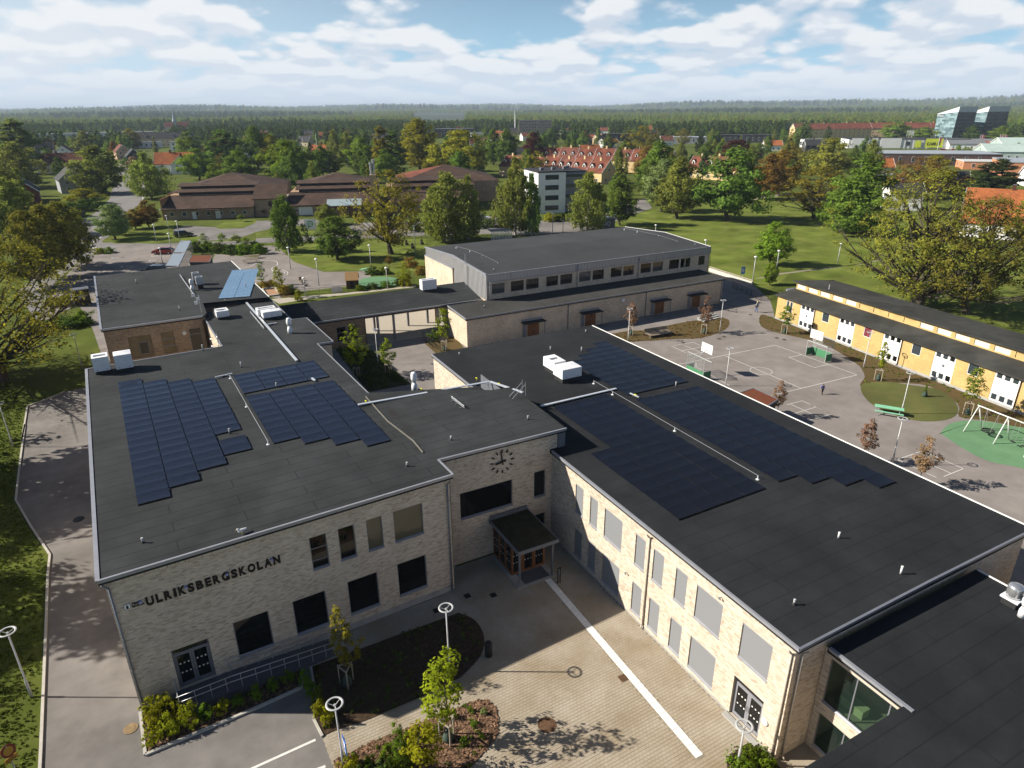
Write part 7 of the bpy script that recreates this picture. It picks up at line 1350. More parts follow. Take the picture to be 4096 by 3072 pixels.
# ================================================================== vehicles
TYRE = mat('tyre', (.012, .012, .012), .8, .1, 4); RIM = mat('alloy_rim', (.4, .41, .42), .35, .05, 4, metal=.7); CARGL = glass_mat('car_glass', (.01, .012, .014), .03, .6)
def car(label, p, ang, col, L_=4.5, suv=False, metal=.3):
    F = Frame((p[0], p[1]), ang); t = thing('parked_car', label, 'car', F.p(0, 0)); m = mat('paint_%.2f_%.2f_%.2f' % col, col, .25, .04, 2, metal=metal, coat=.6, spec=.5); k = L_/4.5; H = 1.62 if suv else 1.45; w = .9
    prof = [(-2.22, .45), (-2.2, .85), (-1.95, .98), (-1.75, 1.02), (-1.2, H-.06), (-.3, H), (.45, H-.06), (1.05, 1.0), (1.95, .86), (2.2, .7), (2.23, .42)]
    secs = []; body = [(-2.23, .28), (-2.24, .75), (-2.15, .97), (-1.2, 1.0), (1.0, .98), (1.95, .85), (2.2, .68), (2.22, .3)]
    mb = MB(); n = len(body)
    for s, ww in ((-1, w), (-.85, w*.0+w), (1, w)): pass
    A = [F.p(u*k, -w*(1 if 0 < i < n-1 else .93), z) for i, (u, z) in enumerate(body)]; B = [F.p(u*k, w*(1 if 0 < i < n-1 else .93), z) for i, (u, z) in enumerate(body)]
    At = [F.p(u*k, -w*.9, z+.02) for u, z in body]; Bt = [F.p(u*k, w*.9, z+.02) for u, z in body]
    mb.add(A+B, [tuple(range(n-1, -1, -1)), tuple(range(n, 2*n))]+[(i, i+1, n+i+1, n+i) for i in range(n-1)]+[(0, n, 2*n-1, n-1)]); mb.build('body', m, t)
    cab = [(-2.0, .99), (-1.45 if not suv else -1.75, H-.04), (-.3, H), (.35, H-.03), (1.12, .985)]; mb = MB(); q = len(cab); wi = lambda z: .86-.17*(z-.98)/(H-.98)
    A = [F.p(u*k, -wi(z), z+.004) for u, z in cab]; B = [F.p(u*k, wi(z), z+.004) for u, z in cab]; mb.add(A+B, [tuple(range(q-1, -1, -1)), tuple(range(q, 2*q))]+[(i, i+1, q+i+1, q+i) for i in range(q-1)]); mb.build('window_glass', CARGL, t)
    mb = MB(); rf = [(-1.55 if not suv else -1.78, H-.045), (-.3, H+.002), (.4, H-.04)]; A = [F.p(u*k, -.7, z+.012) for u, z in rf]; B = [F.p(u*k, .7, z+.012) for u, z in rf]; mb.add(A+B, [(0, 1, 4, 3), (1, 2, 5, 4)]); mb.build('roof_panel', m, t)
    for s in (-1, 1):
        mb = MB()
        for (u0, u1, z0, z1) in ((-.42, -.36, 1.0, H-.03), (.33, 1.1, H-.05, 1.0)): mb.bar(F.p(u0*k, s*wi(z0)*1.005, z0), F.p(u1*k, s*wi(z1)*1.005, z1), .05, .06)
        mb.build('pillar', m, t)
    for u in (-1.38, 1.36):
        for s in (-1, 1): c = F.p(u*k, s*.80, .33); mb = MB(); mb.lathe(c-F.v*.11, [(.25, 0), (.33, .02), (.33, .2), (.25, .22)], 16, axis=F.v); o = mb.build('wheel', TYRE, t, smooth=False); mb = MB(); mb.lathe(c+F.v*(.112*s), [(.2, 0), (.2, .008)], 10, axis=F.v*s); mb.build('rim', RIM, o)
    for s in (-1, 1): mb = MB(); mb.fbox(F, 2.12*k, 2.22*k, s*.62-.16, s*.62+.16, .62, .74); mb.build('headlight', WHITE, t); mb = MB(); mb.fbox(F, -2.26*k, -2.2*k, s*.65-.15, s*.65+.15, .72, .86); mb.build('tail_light', mat('tail_red', (.3, .01, .01), .3, .05, 3), t); mb = MB(); mb.fbox(F, .75*k, .9*k, s*.98-.09, s*.98+.09, .95, 1.08); mb.build('mirror', m, t)
c0, c1 = G('0A', 1325, 1335), G('0A', 1505, 1330); car('red estate car parked by the slatted carport', (c0+c1)/2+Vector((0, .5, 0)), math.atan2((c0-c1).y, (c0-c1).x), (.28, .012, .012))
c0 = G('0A', 1310, 1500); car('black car parked beside the slatted carport, nearer than the red one', c0+Vector((.5, 0, 0)), math.atan2(1, -2.0), (.012, .013, .016), suv=True); car('white car showing only its roof behind the far left wing', G('0A', 1255, 1560), math.atan2(1, -2.0), (.7, .7, .7))
car('dark green-black car on the drive of the brown-roofed home', G('0A', 1588, 1180), math.atan2(.2, 1), (.012, .022, .024), suv=True); car('silver car waiting at the hedge by the left street', G('0A', 705, 1000), R(100), (.42, .43, .44)); car('dark car far down the left street', G('0A', 1060, 545), R(80), (.02, .02, .022)); car('white car parked before the brown-roofed home entrance yard', G('0B', 1945, 1035), R(-30), (.65, .65, .66)); car('grey car next to the white one before the brown-roofed home', G('0B', 1880, 1040), R(-25), (.10, .11, .12)); 
# bicycle
def bike(label, p, ang):
    F = Frame((p[0], p[1]), ang); t = thing('bicycle', label, 'bicycle', F.p(0, 0))
    for u in (-.52, .52): mb = MB(); mb.ring(F.p(u, 0, .34), .32, .02, 20, 5, nrm=F.v); mb.build('wheel', TYRE, t)
    mb = MB(); S, Hn, B_ = F.p(-.18, 0, .85), F.p(.38, 0, .88), F.p(-.05, 0, .32); mb.path([F.p(-.52, 0, .34), B_, Hn, S, F.p(-.52, 0, .34)], .018, 5); mb.path([S, B_], .018, 5); mb.path([F.p(.35, 0, 1.0), F.p(.52, 0, .34)], .018, 5); mb.build('frame', BLACK, t)
    mb = MB(); mb.path([F.p(.3, -.27, 1.05), F.p(.38, 0, 1.02), F.p(.3, .27, 1.05)], .014, 5); mb.build('handlebar', GALV, t); mb = MB(); mb.fbox(F, -.32, -.05, -.07, .07, .88, .93); mb.build('saddle', BLACK, t)
bike('bicycle leaning at the hedge left of the far wing, left one', G('1A', 545, 595), .1); bike('bicycle leaning at the hedge left of the far wing, right one', G('1A', 595, 580), .3)
# recycling kiosk
b = G('1A', 725, 475); t = thing('kiosk', 'dark tall waste container by the lane left of the far wing', 'container', b); mb = MB(); F = Frame((b.x, b.y), R(8)); mb.fbox(F, -1.1, 1.1, -.7, .9, .02, 2.6); mb.build('body', mat('dark_brown_box', (.035, .03, .026), .7, .2, 2), t); mb = MB(); mb.fbox(F, -1.2, 1.2, -.8, 1.0, 2.602, 2.75); mb.build('lid', METAL_D, t); mb = MB(); mb.fbox(F, -.6, .5, -.73, -.702, 1.3, 1.8); mb.build('notice', mat('grey_notice', (.3, .31, .33), .6, .2, 3), t)
# carport with slatted roof
cf = [(0.7, 137.3), (2.8, 136.1), (6.7, 162.9), (4.7, 164.1)]; t = thing('carport', 'long open bike shelter with pale blue slatted roof beside the car park', 'shelter', (3.7, 150, 0)); A, B, C_, D_ = [Vector((x, y, 0)) for x, y in cf]; nsl = 40
SLAT = mat('pale_metal_slat', (.42, .48, .54), .4, .08, 2, metal=.3)
for k in range(nsl):
    f = k/nsl; p, q = A.lerp(D_, f), B.lerp(C_, f); 
    if 17 < k < 20: continue
    mb = MB(); mb.bar(p+Vector((0, 0, 2.82)), q+Vector((0, 0, 2.82)), .45, .05); mb.build('roof_slat', SLAT, t)
for k in range(15):
    q = B.lerp(C_, k/14); mb = MB(); mb.bar(q+Vector((0, 0, 0)), q+Vector((0, 0, 2.75)), .1, .1); mb.build('post', GALV, t)
    if k % 3 == 0: q = A.lerp(D_, k/14); mb = MB(); mb.bar(q, q+Vector((0, 0, 2.75)), .1, .1); mb.build('post', GALV, t)
for (a, b) in ((A, D_), (B, C_)): mb = MB(); mb.bar(a+Vector((0, 0, 2.72)), b+Vector((0, 0, 2.72)), .12, .12); mb.build('beam', GALV, t)
# playhouse, fence, play blocks
b = G('1B', 838, 325); t = thing('playhouse', 'small dark wooden playhouse with steep pale roof', 'playhouse', b); F = Frame((b.x, b.y), R(-20)); mb = MB(); mb.fbox(F, -1.0, 1.0, -.9, .9, 0, 1.7); P = [F.p(-1.0, -.9, 1.7), F.p(-1.0, .9, 1.7), F.p(-1, 0, 2.7), F.p(1, -.9, 1.7), F.p(1, .9, 1.7), F.p(1, 0, 2.7)]; mb.add(P, [(0, 2, 1), (3, 4, 5)]); mb.build('wall', mat('stained_timber', (.10, .055, .035), .8, .2, 4), t)
for s in (-1, 1): mb = MB(); P = [F.p(-1.15, s*1.1, 1.5), F.p(1.15, s*1.1, 1.5), F.p(1.15, 0, 2.76), F.p(-1.15, 0, 2.76)]; mb.add(P+[p+Vector((0, 0, .06)) for p in P], [(0, 1, 2, 3), (7, 6, 5, 4), (0, 4, 5, 1), (1, 5, 6, 2), (3, 2, 6, 7), (0, 3, 7, 4)]); mb.build('roof', mat('raw_board', (.36, .22, .10), .85, .15, 4), t)
mb = MB(); mb.fbox(F, -.3, .3, -.93, -.903, .05, 1.3); mb.build('door_opening', BLACK, t)
for k, (x, y) in enumerate(((382, 262), (398, 278), (412, 292), (430, 312))): b = G('1B', x, y); mb = MB(); mb.lathe(b, [(.3, 0), (.32, .1), (.3, .4+.1*(k == 0)*3)], 10); tag(mb.build('play_log', WB_), 'upright log block in the play row, %s from the lawn' % ('first', 'second', 'third', 'fourth')[k], 'play block', 'row of log blocks')
railing('dark fence with a gate along the back of the passage', GP(('1B', 370, 395), ('1B', 640, 375), ('1B', 800, 355), ('1B', 1150, 318), ('1B', 1370, 290)), 1.1, mesh=True); railing('fence along the street behind the far lawn', GP(('0B', 30, 1275), ('0B', 200, 1268), ('0B', 420, 1240), ('0B', 880, 1215), ('0B', 1480, 1190), ('0B', 1850, 1190)), 1.2, DARKG)
railing('wooden barrier between street and car park', GP(('0A', 650, 1440), ('0A', 770, 1345)), .8, GUARDM)
t = thing('banner', 'white banner hung on the fence behind the passage roof', 'banner', G('1B', 700, 370)); mb = MB(); a, b = G('1B', 655, 375), G('1B', 750, 365); mb.add([a+Vector((0, -.06, .1)), b+Vector((0, -.06, .1)), b+Vector((0, -.06, 1.05)), a+Vector((0, -.06, 1.05))], [(0, 1, 2, 3)]); mb.build('cloth', mat('banner_white', (.55, .56, .58), .8, .1, 2), t)
b = G('0B', 480, 1165); t = thing('notice_sign', 'white sign with a green emblem on two legs by the home', 'sign', b); mb = MB(); F = Frame((b.x, b.y), R(-27)); mb.fbox(F, -1.4, 1.4, -.05, .05, 1.4, 3.9); p_ = mb.build('board', WHITE, t); GE = mat('emblem_green', (.08, .35, .10), .6, .05, 3)
mb = MB(); mb.ring(F.p(0, -.07, 2.75), .62, .12, 20, 4, nrm=F.v, flat=.1); mb.build('emblem_ring', GE, p_); mb = MB(); mb.fbox(F, -.35, .35, -.075, -.055, 2.6, 2.85); mb.build('emblem_bar', GE, p_)
for s in (-1, 1): mb = MB(); mb.bar(F.p(s*1.1, 0, 0), F.p(s*1.1, 0, 1.39), .12, .12); mb.build('leg', GALV, t)
# utility cabin with graffiti
b = G('0C', 815, 1112); t = thing('utility_cabin', 'small grey cabin with white graffiti on its side', 'cabin', b); F = Frame((b.x, b.y), R(-28)); mb = MB(); mb.fbox(F, -2.2, 2.2, 0, 3, 0, 2.5); mb.build('body', mat('cabin_grey', (.17, .165, .16), .8, .1, 2), t); mb = MB(); mb.fbox(F, -2.35, 2.35, -.15, 3.15, 2.502, 2.65); mb.build('roof', METAL_D, t)
Wg = Wall(F.p(-2.2, 0), F.p(2.2, 0)); text_mesh('CAVO', 'graffiti', WHITE, t, Wg, .3, .7, 1.2, out=.01, ext=.003, width=2.9)
b = G('0B', 2110, 1200); t = thing('bin_shelter', 'white slatted bin shelter behind the sports hall', 'shelter', G('0B', 2120, 1215)); F = Frame((b.x, b.y), R(-10)); mb = MB(); mb.fbox(F, -2.6, 2.6, -1.2, 1.6, 2.0, 2.2); mb.build('roof', mat('shelter_grey', (.3, .3, .3), .8, .1, 2), t)
for k in range(14): mb = MB(); mb.fbox(F, -2.5+k*.38, -2.35+k*.38, -1.1, -1.0, 0, 1.99); mb.build('slat', WHITE, t)
# ordinary park lamps
def park_lamp(label, code, xb, yb, xt, yt, flag=False):
    b = G(code, xb, yb); h = max(3, top_of(b, code, xt, yt)); t = thing('flagpole' if flag else 'street_lamp', label, 'flagpole' if flag else 'street lamp', b)
    mb = MB(); mb.lathe(b, [(.1 if not flag else .12, 0), (.05, h)], 8); mb.build('pole', LAMPM if not flag else WHITE, t, smooth=True)
    if flag: mb = MB(); mb.lathe(b+Vector((0, 0, h)), [(.1, 0), (.12, .1), (.03, .2)], 8); mb.build('knob', mat('brass', (.5, .35, .1), .4, .1, 3, metal=.7), t)
    else: mb = MB(); mb.lathe(b+Vector((0, 0, h)), [(.08, 0), (.3, .05), (.28, .16), (.1, .26)], 12); mb.build('lamp_head', WHITE, t, smooth=True)
for (l, *a) in (('lamp post in the park left of the small round tree', '0D', 70, 1480, 122, 1310), ('lamp post in the middle of the park lawn', '0D', 600, 1410, 645, 1250), ('lamp post beside the pale wall at the park edge', '0C', 2075, 1595, 2088, 1360), ('lamp head over the hall roof towards the park', '0C', 1232, 1240, 1232, 1085), ('lamp head peeping over the right end of the hall roof', '0C', 1655, 1400, 1655, 1215), ('lamp post by the graffiti cabin', '0C', 882, 1105, 872, 995), ('lamp post left of the white block entrance', '0C', 350, 1160, 355, 985), ('short lamp by the street behind the hall', '0C', 440, 1150, 448, 1078),
    ('lamp post beside the carport front', '0A', 1490, 1335, 1450, 1160), ('lamp post left of the red car', '0A', 1412, 1440, 1380, 1285), ('tall lamp at the street corner', '0A', 690, 1360, 645, 1120), ('lamp post on the lawn before the home', '0A', 1355, 1225, 1330, 1080), ('lamp post by the dark parked car', '0A', 1555, 1210, 1520, 1052), ('lamp post at the left end of the home', '0A', 1462, 1135, 1435, 1005), ('lamp post between the two lawn trees', '0B', 300, 1460, 278, 1280), ('lamp post in the yard before the round tree', '0B', 545, 1605, 518, 1380), ('lamp post right of the round tree', '0B', 995, 1450, 980, 1260), ('lamp post at the green play oval', '1B', 1138, 340, 1128, 160), ('lamp post at the fence corner behind the passage', '1B', 430, 400, 425, 290), ('lamp post before the home entrance', '0B', 1320, 1120, 1310, 960), ('small lamp post near the lawn logs', '0B', 1380, 1340, 1378, 1090)): park_lamp(l, *a)
for (l, *a) in (('left white flagpole behind the home', '0B', 430, 600, 422, 330), ('middle white flagpole behind the home', '0B', 548, 605, 518, 290), ('right white flagpole behind the home', '0B', 895, 640, 878, 360), ('white flagpole right of the terraced houses', '0C', 1090, 600, 1104, 405)): park_lamp(l, *a, flag=True)
b = G('0C', 1985, 1565); t = thing('traffic_sign', 'blue rectangular sign on a post at the park edge', 'sign', b); h = top_of(b, '0C', 1990, 1440); mb = MB(); mb.tube(b, b+Vector((0, 0, h)), .04); mb.build('post', GALV, t); F = Frame((b.x, b.y), R(-28)); mb = MB(); mb.fbox(F, -.35, .35, -.06, -.045, h-1.3, h); p_ = mb.build('plate', mat('sign_sky_blue', (.06, .25, .60), .5, .05, 3), t); mb = MB(); mb.fbox(F, -.2, .2, -.066, -.061, h-1.0, h-.3); mb.build('symbol', WHITE, p_)
for k, (x, y) in enumerate(((1300, 1255), (1352, 1285), (1432, 1250), (475, 1235), (893, 1220))): b = G('0B', x, y); t = thing('carved_log', 'dark carved log figure on the far lawn, %s' % ('left of the three', 'front one of the three', 'right of the three', 'by the street sign', 'beside the round tree')[k], 'log figure', b); mb = MB(); mb.lathe(b, [(.3, 0), (.33, .4), (.25, .8), (.3, 1.1), (.12, 1.3)], 9); mb.build('figure', DARKW, t); mb = MB(); mb.lathe(b+Vector((.35, .1, 0)), [(.22, 0), (.24, .3), (.15, .5)], 8); mb.build('foot_log', DARKW, t)
# ================================================================== buildings beyond the school
def tile_mat(name, col, col2=None):
    if name in _mats: return _mats[name]
    c2 = col2 or tuple(c*.72 for c in col); return brick_mat(name, col, c2, tuple(c*.55 for c in col), bw=.3, bh=.36, mort=.03, vert=False, bump=.4)
T_BROWN = tile_mat('brown_roof_tile', (.085, .052, .038)); T_RED = tile_mat('red_roof_tile', (.19, .062, .038)); T_ORANGE = tile_mat('orange_roof_tile', (.40, .13, .045)); T_DARK = mat('dark_roof', (.030, .030, .034), .8, .2, 1); T_RB = tile_mat('red_brown_tile', (.17, .065, .045)); T_GREY = mat('grey_roof', (.16, .17, .18), .7, .1, .5)
PL = {k: mat('plaster_'+k, c, .85, .06, .8) for k, c in dict(white=(.80, .80, .79), yellow=(.62, .46, .24), cream=(.58, .49, .33), red=(.16, .035, .028), grey=(.30, .31, .34), dark=(.04, .04, .045), salmon=(.55, .36, .26), orange=(.52, .23, .12), black=(.02, .02, .022)).items()}
BLD = []      # footprints kept clear of trees
def wins(parent, W, z0, z1, n, w=1.1, u0=.8, u1=None, kind=None, fr=None):
    u1 = u1 or W.L-.8
    for k in range(n):
        c = u0+(u1-u0)*(k+.5)/n; m = MB(); W.box(m, c-w/2, c+w/2, .01, .06, z0, z1); f = m.build('window', fr or WHITE, parent); m = MB(); W.box(m, c-w/2+.08, c+w/2-.08, .062, .07, z0+.08, z1-.08); m.build('pane', kind or GLASSM, f)
def gable(name, label, o, ang, L_, D, ze, zr, wall, roof, chim=(), dorm=0, nw=3, storeys=1, cat='house', group=None, over=.4, side=0):
    """ridge along u; front long side at v=0"""
    F = Frame(o, ang); t = thing(name, label, cat, F.p(L_/2, D/2), group); BLD.append((F.p(L_/2, D/2).x, F.p(L_/2, D/2).y, max(L_, D)*.62))
    mb = MB(); mb.prism([F.xy(0, 0), F.xy(L_, 0), F.xy(L_, D), F.xy(0, D)], -.3, ze, cap=False)
    for u in (0, L_): mb.add([F.p(u, 0, ze), F.p(u, D, ze), F.p(u, D/2, zr)], [(0, 1, 2)])
    mb.build('wall', wall, t); sl = (zr-ze)/(D/2)
    for (va, vb) in ((-over, D/2), (D+over, D/2)):
        P = [F.p(-over, va, ze-over*sl), F.p(L_+over, va, ze-over*sl), F.p(L_+over, vb, zr), F.p(-over, vb, zr)]; m = MB(); m.add([p+Vector((0, 0, .16)) for p in P]+P, [(0, 1, 2, 3), (7, 6, 5, 4), (0, 4, 5, 1), (1, 5, 6, 2), (3, 2, 6, 7), (0, 3, 7, 4)]); m.build('roof', roof, t)
    for u in (-over-.02, L_+over+.02):
        for (va, vb) in ((-over, D/2), (D+over, D/2)): m = MB(); m.bar(F.p(u, va, ze-over*sl+.06), F.p(u, vb, zr+.06), .06, .3); m.build('verge_board', WHITE, t)
    for c in chim: m = MB(); m.fbox(F, c*L_-.4, c*L_+.4, D/2-.35, D/2+.35, zr-.8, zr+1.2); k = m.build('chimney', wall if wall is PL['yellow'] else T_RB, t); m = MB(); m.fbox(F, c*L_-.45, c*L_+.45, D/2-.4, D/2+.4, zr+1.202, zr+1.32); m.build('chimney_cap', METAL_D, k)
    for k in range(dorm):
        u = L_*(k+.5)/dorm; v = D*.16; zb = ze+sl*v; m = MB(); m.add([F.p(u-.7, v, zb-.2), F.p(u+.7, v, zb-.2), F.p(u+.7, v, zb+1.2), F.p(u, v, zb+1.9), F.p(u-.7, v, zb+1.2), F.p(u-.7, v+1.8, zb+1.2), F.p(u+.7, v+1.8, zb+1.2), F.p(u, v+2.4, zb+1.9)], [(0, 1, 2, 3, 4), (1, 6, 2), (0, 4, 5)]); d = m.build('dormer', WHITE, t); m = MB(); m.add([F.p(u-.9, v-.2, zb+1.05), F.p(u, v-.2, zb+2.02), F.p(u, v+2.5, zb+2.02), F.p(u-.9, v+2.0, zb+1.05)], [(0, 1, 2, 3)]); m.add([F.p(u+.9, v-.2, zb+1.05), F.p(u, v-.2, zb+2.02), F.p(u, v+2.5, zb+2.02), F.p(u+.9, v+2.0, zb+1.05)], [(3, 2, 1, 0)]); m.build('dormer_roof', roof, d); m = MB(); m.fbox(F, u-.4, u+.4, v-.03, v-.01, zb+.1, zb+1.1); m.build('dormer_pane', GLASSD, d)
    W = Wall(F.xy(0, 0), F.xy(L_, 0)); h = ze/storeys
    for s in range(storeys): wins(t, W, s*h+.9, s*h+2.1, nw)
    for Wg in ((Wall(F.xy(0, D), F.xy(0, 0)),) if side <= 0 else ())+((Wall(F.xy(L_, 0), F.xy(L_, D)),) if side >= 0 else ()):
        for s in range(storeys): wins(t, Wg, s*h+.9, s*h+2.1, 2)
        if zr-ze > 2: wins(t, Wg, ze+.3, ze+1.4, 1, u0=D/2-1, u1=D/2+1)
    return t, F
def slab(name, label, o, ang, L_, D, h, wall, roof, nw=6, storeys=2, cat='building', kind=None, group=None, ww=1.4, fr=None):
    F = Frame(o, ang); t = thing(name, label, cat, F.p(L_/2, D/2), group); BLD.append((F.p(L_/2, D/2).x, F.p(L_/2, D/2).y, max(L_, D)*.6))
    mb = MB(); mb.prism([F.xy(0, 0), F.xy(L_, 0), F.xy(L_, D), F.xy(0, D)], -.3, h, cap=False); mb.build('wall', wall, t); mb = MB(); mb.fbox(F, -.2, L_+.2, -.2, D+.2, h+.002, h+.35); mb.build('roof', roof, t)
    W = Wall(F.xy(0, 0), F.xy(L_, 0)); Wl = Wall(F.xy(0, D), F.xy(0, 0)); s = h/storeys
    for k in range(storeys): wins(t, W, k*s+s*.3, k*s+s*.78, nw, ww, kind=kind, fr=fr); wins(t, Wl, k*s+s*.3, k*s+s*.78, max(1, int(nw*D/L_)), ww, kind=kind, fr=fr)
    return t, F
# the brown-roofed home: stepped lean-to roofs, hipped halls behind
CF = Frame((2.6, 219.5), R(-17.5)); hm = thing('care_home', 'long brown-tiled brick home with stepped roofs beyond the street', 'care home', CF.p(45, 12)); BLD.append((CF.p(20, 14).x, CF.p(20, 14).y, 30)); BLD.append((CF.p(70, 14).x, CF.p(70, 14).y, 32))
def hbox(name, u0, u1, v0, v1, z0, z1, m): mb = MB(); mb.fbox(CF, u0, u1, v0, v1, z0, z1); return mb.build(name, m, hm)
def lean(u0, u1, v0, z0, v1, z1, m, name='roof'):
    P = [CF.p(u0, v0, z0), CF.p(u1, v0, z0), CF.p(u1, v1, z1), CF.p(u0, v1, z1)]; mb = MB(); mb.add([p+Vector((0, 0, .2)) for p in P]+P, [(0, 1, 2, 3), (0, 4, 5, 1), (1, 5, 6, 2), (0, 3, 7, 4)]); mb.build(name, m, hm)
for (a, b) in ((0, 25.4), (34.6, 62), (64, 92)):
    hbox('wall', a+.3, b-.2, .5, 30, -.3, 2.95, BRK_BROWN); hbox('upper_wall', a+.3, b-.2, 10, 30, 2.96, 5.9, BRK_BROWN); lean(a, b, -.4, 2.95, 10, 5.5, T_BROWN); hbox('clerestory', a+3, b-.5, 10.2, 10.5, 5.6, 6.5, T_DARK); lean(a+2, b, 9.8, 6.5, 13.5, 7.2, T_BROWN); hbox('clerestory', a+3, b-.5, 13.6, 13.9, 7.2, 7.9, T_DARK); lean(a+2, b, 13.2, 7.9, 17.5, 8.5, T_BROWN); hbox('parapet', a+2, b, 17.5, 17.8, 8.2, 8.75, METAL_D)
    wins(hm, Wall(CF.xy(a+.3, .5), CF.xy(b-.2, .5)), 1.0, 2.2, 7, 1.2)
    for q in (6.3, 7.7): pass
hbox('verge', -.2, .15, -.5, 10, 2.9, 3.2, WHITE); hbox('side_wall', .1, .28, .6, 34, -.3, 5.9, mat('lit_orange_brick', (.42, .20, .085), .9, .12, 2))  # sunlit tone put into this side wall's colour; other walls stay brown
def hip(u0, u1, v0, v1, zb, zt, m, m2=None):
    um, vm = (u0+u1)/2, (v0+v1)/2; P = [CF.p(u0, v0, zb), CF.p(u1, v0, zb), CF.p(u1, v1, zb), CF.p(u0, v1, zb), CF.p(um, vm, zt)]
    for f, mm in (((0, 1, 4), m), ((1, 2, 4), m), ((2, 3, 4), m), ((3, 0, 4), m2 or m)): mb = MB(); mb.add([P[i] for i in f], [(0, 1, 2)]); mb.build('hipped_roof', mm, hm)
    mb = MB(); mb.prism([(p.x, p.y) for p in P[:4]], 0, zb, cap=False); mb.build('hall_wall', BRK_BROWN, hm); mb = MB(); c = CF.p(um-2, vm-2, zt-1.6); mb.box(c.x-.5, c.x+.5, c.y-.5, c.y+.5, c.z-.8, c.z+1); mb.build('chimney', BRK_BROWN, hm)
hip(-2, 30, 16, 54, 5.8, 10.3, T_BROWN, T_BROWN); hip(36, 60, 22, 46, 6.4, 9.6, T_BROWN); hip(68, 102, 22, 52, 6.8, 11.2, T_BROWN, T_RED)
t_ = hbox('link_wall', 25.5, 34.5, 1.5, 14, -.3, 5.0, BRK_BROWN); lean(25.2, 34.8, 1.0, 5.0, 9, 8.2, T_BROWN)
mb = MB(); c = CF.p(30.2, 1.48, 3.6); mb.lathe(c, [(.85, 0), (.85, .06)], 18, axis=-CF.v); mb.build('round_window', GLASSD, hm)
hbox('chimney_stack', 59.2, 61.2, 9, 11.5, 4, 10.5, mat('pale_stack_brick', (.42, .30, .17), .9, .1, 2)); 
for s in (0, .9): mb = MB(); mb.lathe(CF.p(59.8+s, 10.2, 10.5), [(.35, 0), (.35, 3.0+s), (.5, 3.1+s), (.5, 3.6+s)], 10); mb.build('flue', GALV, hm)
lean(46.5, 56.5, -5.5, 3.2, .5, 4.4, mat('green_grey_sheet', (.34, .41, .42), .5, .08, .6, metal=.3), 'canopy_roof'); hbox('canopy_fascia', 46.6, 56.4, -5.4, -5.2, 2.7, 3.15, PL['red'])
for u in (47, 50, 53, 56): hbox('canopy_post', u-.12, u+.12, -5.3, -5.1, 0, 2.69, PL['red'])
hbox('garage_door', 38, 42, .38, .48, .2, 2.6, WHITE); hbox('door', 14.6, 16, .4, .49, .1, 2.3, WHITE); hbox('door', 8.2, 9.3, .4, .49, .1, 2.2, WHITE); hbox('porch_roof', 10.2, 16.4, -1.6, .4, 2.6, 2.8, T_BROWN)
# white apartment block
t, F = slab('apartment_block', 'white four-storey block with dark strip windows behind the street trees', (102.2, 176), R(-12), 8.6, 14, 11.7, PL['white'], T_DARK, 1, 4, ww=4.2, fr=METAL_D)
mb = MB(); mb.fbox(F, 8.62, 15.5, 1.4, 14, 0, 11.5); mb.build('stair_wing', PL['grey'], t); mb = MB(); mb.fbox(F, 8.4, 15.8, 1.2, 14.2, 11.502, 11.85); mb.build('wing_roof', T_DARK, t)
for k in range(4): mb = MB(); mb.fbox(F, 8.7, 15.4, .2, 1.38, 1.2+k*2.9, 1.4+k*2.9); b_ = mb.build('balcony', PL['grey'], t); mb = MB(); mb.fbox(F, 8.7, 15.4, .2, .25, 1.4+k*2.9, 2.3+k*2.9); mb.build('balcony_rail', GLASSM, b_)
for (u, v) in ((2, 4), (6, 5), (10, 6), (12, 9)): mb = MB(); mb.fbox(F, u, u+1, v, v+1, 12.05, 12.8); mb.build('roof_vent', T_GREY, t)
# terraced houses with red roofs
def terr(label, o, ang, n, step, D, ze, zr):
    t = None
    for k in range(n):
        F = Frame(o, ang); e = F.p(n*step, D); F = Frame((e.x, e.y), ang+math.pi); q = F.p(k*step, 0)
        gable('terraced_house', '%s, unit %s from its far end' % (label, 'one two three four five six seven eight nine'.split()[k]), (q.x, q.y), ang+math.pi, step-.02, D, ze-k*0.0, zr+.35*(k % 2), PL['yellow'], (T_RED, T_RB)[k % 3 == 1], (.5,), 2, 2, 1, group=label, over=.25, side=(-1 if k == 0 else 1) if k in (0, n-1) else 0)
terr('near red-roofed terrace behind the white block', (176, 238), R(108), 7, 8.5, 10, 4.6, 9.0)
terr('far red-roofed terrace with tall chimneys', (230, 262), R(120), 7, 10, 11, 5.5, 10.2)
terr('red-roofed terrace half hidden in the park trees', (231, 216), R(105), 3, 8.5, 10, 4.6, 9.0)
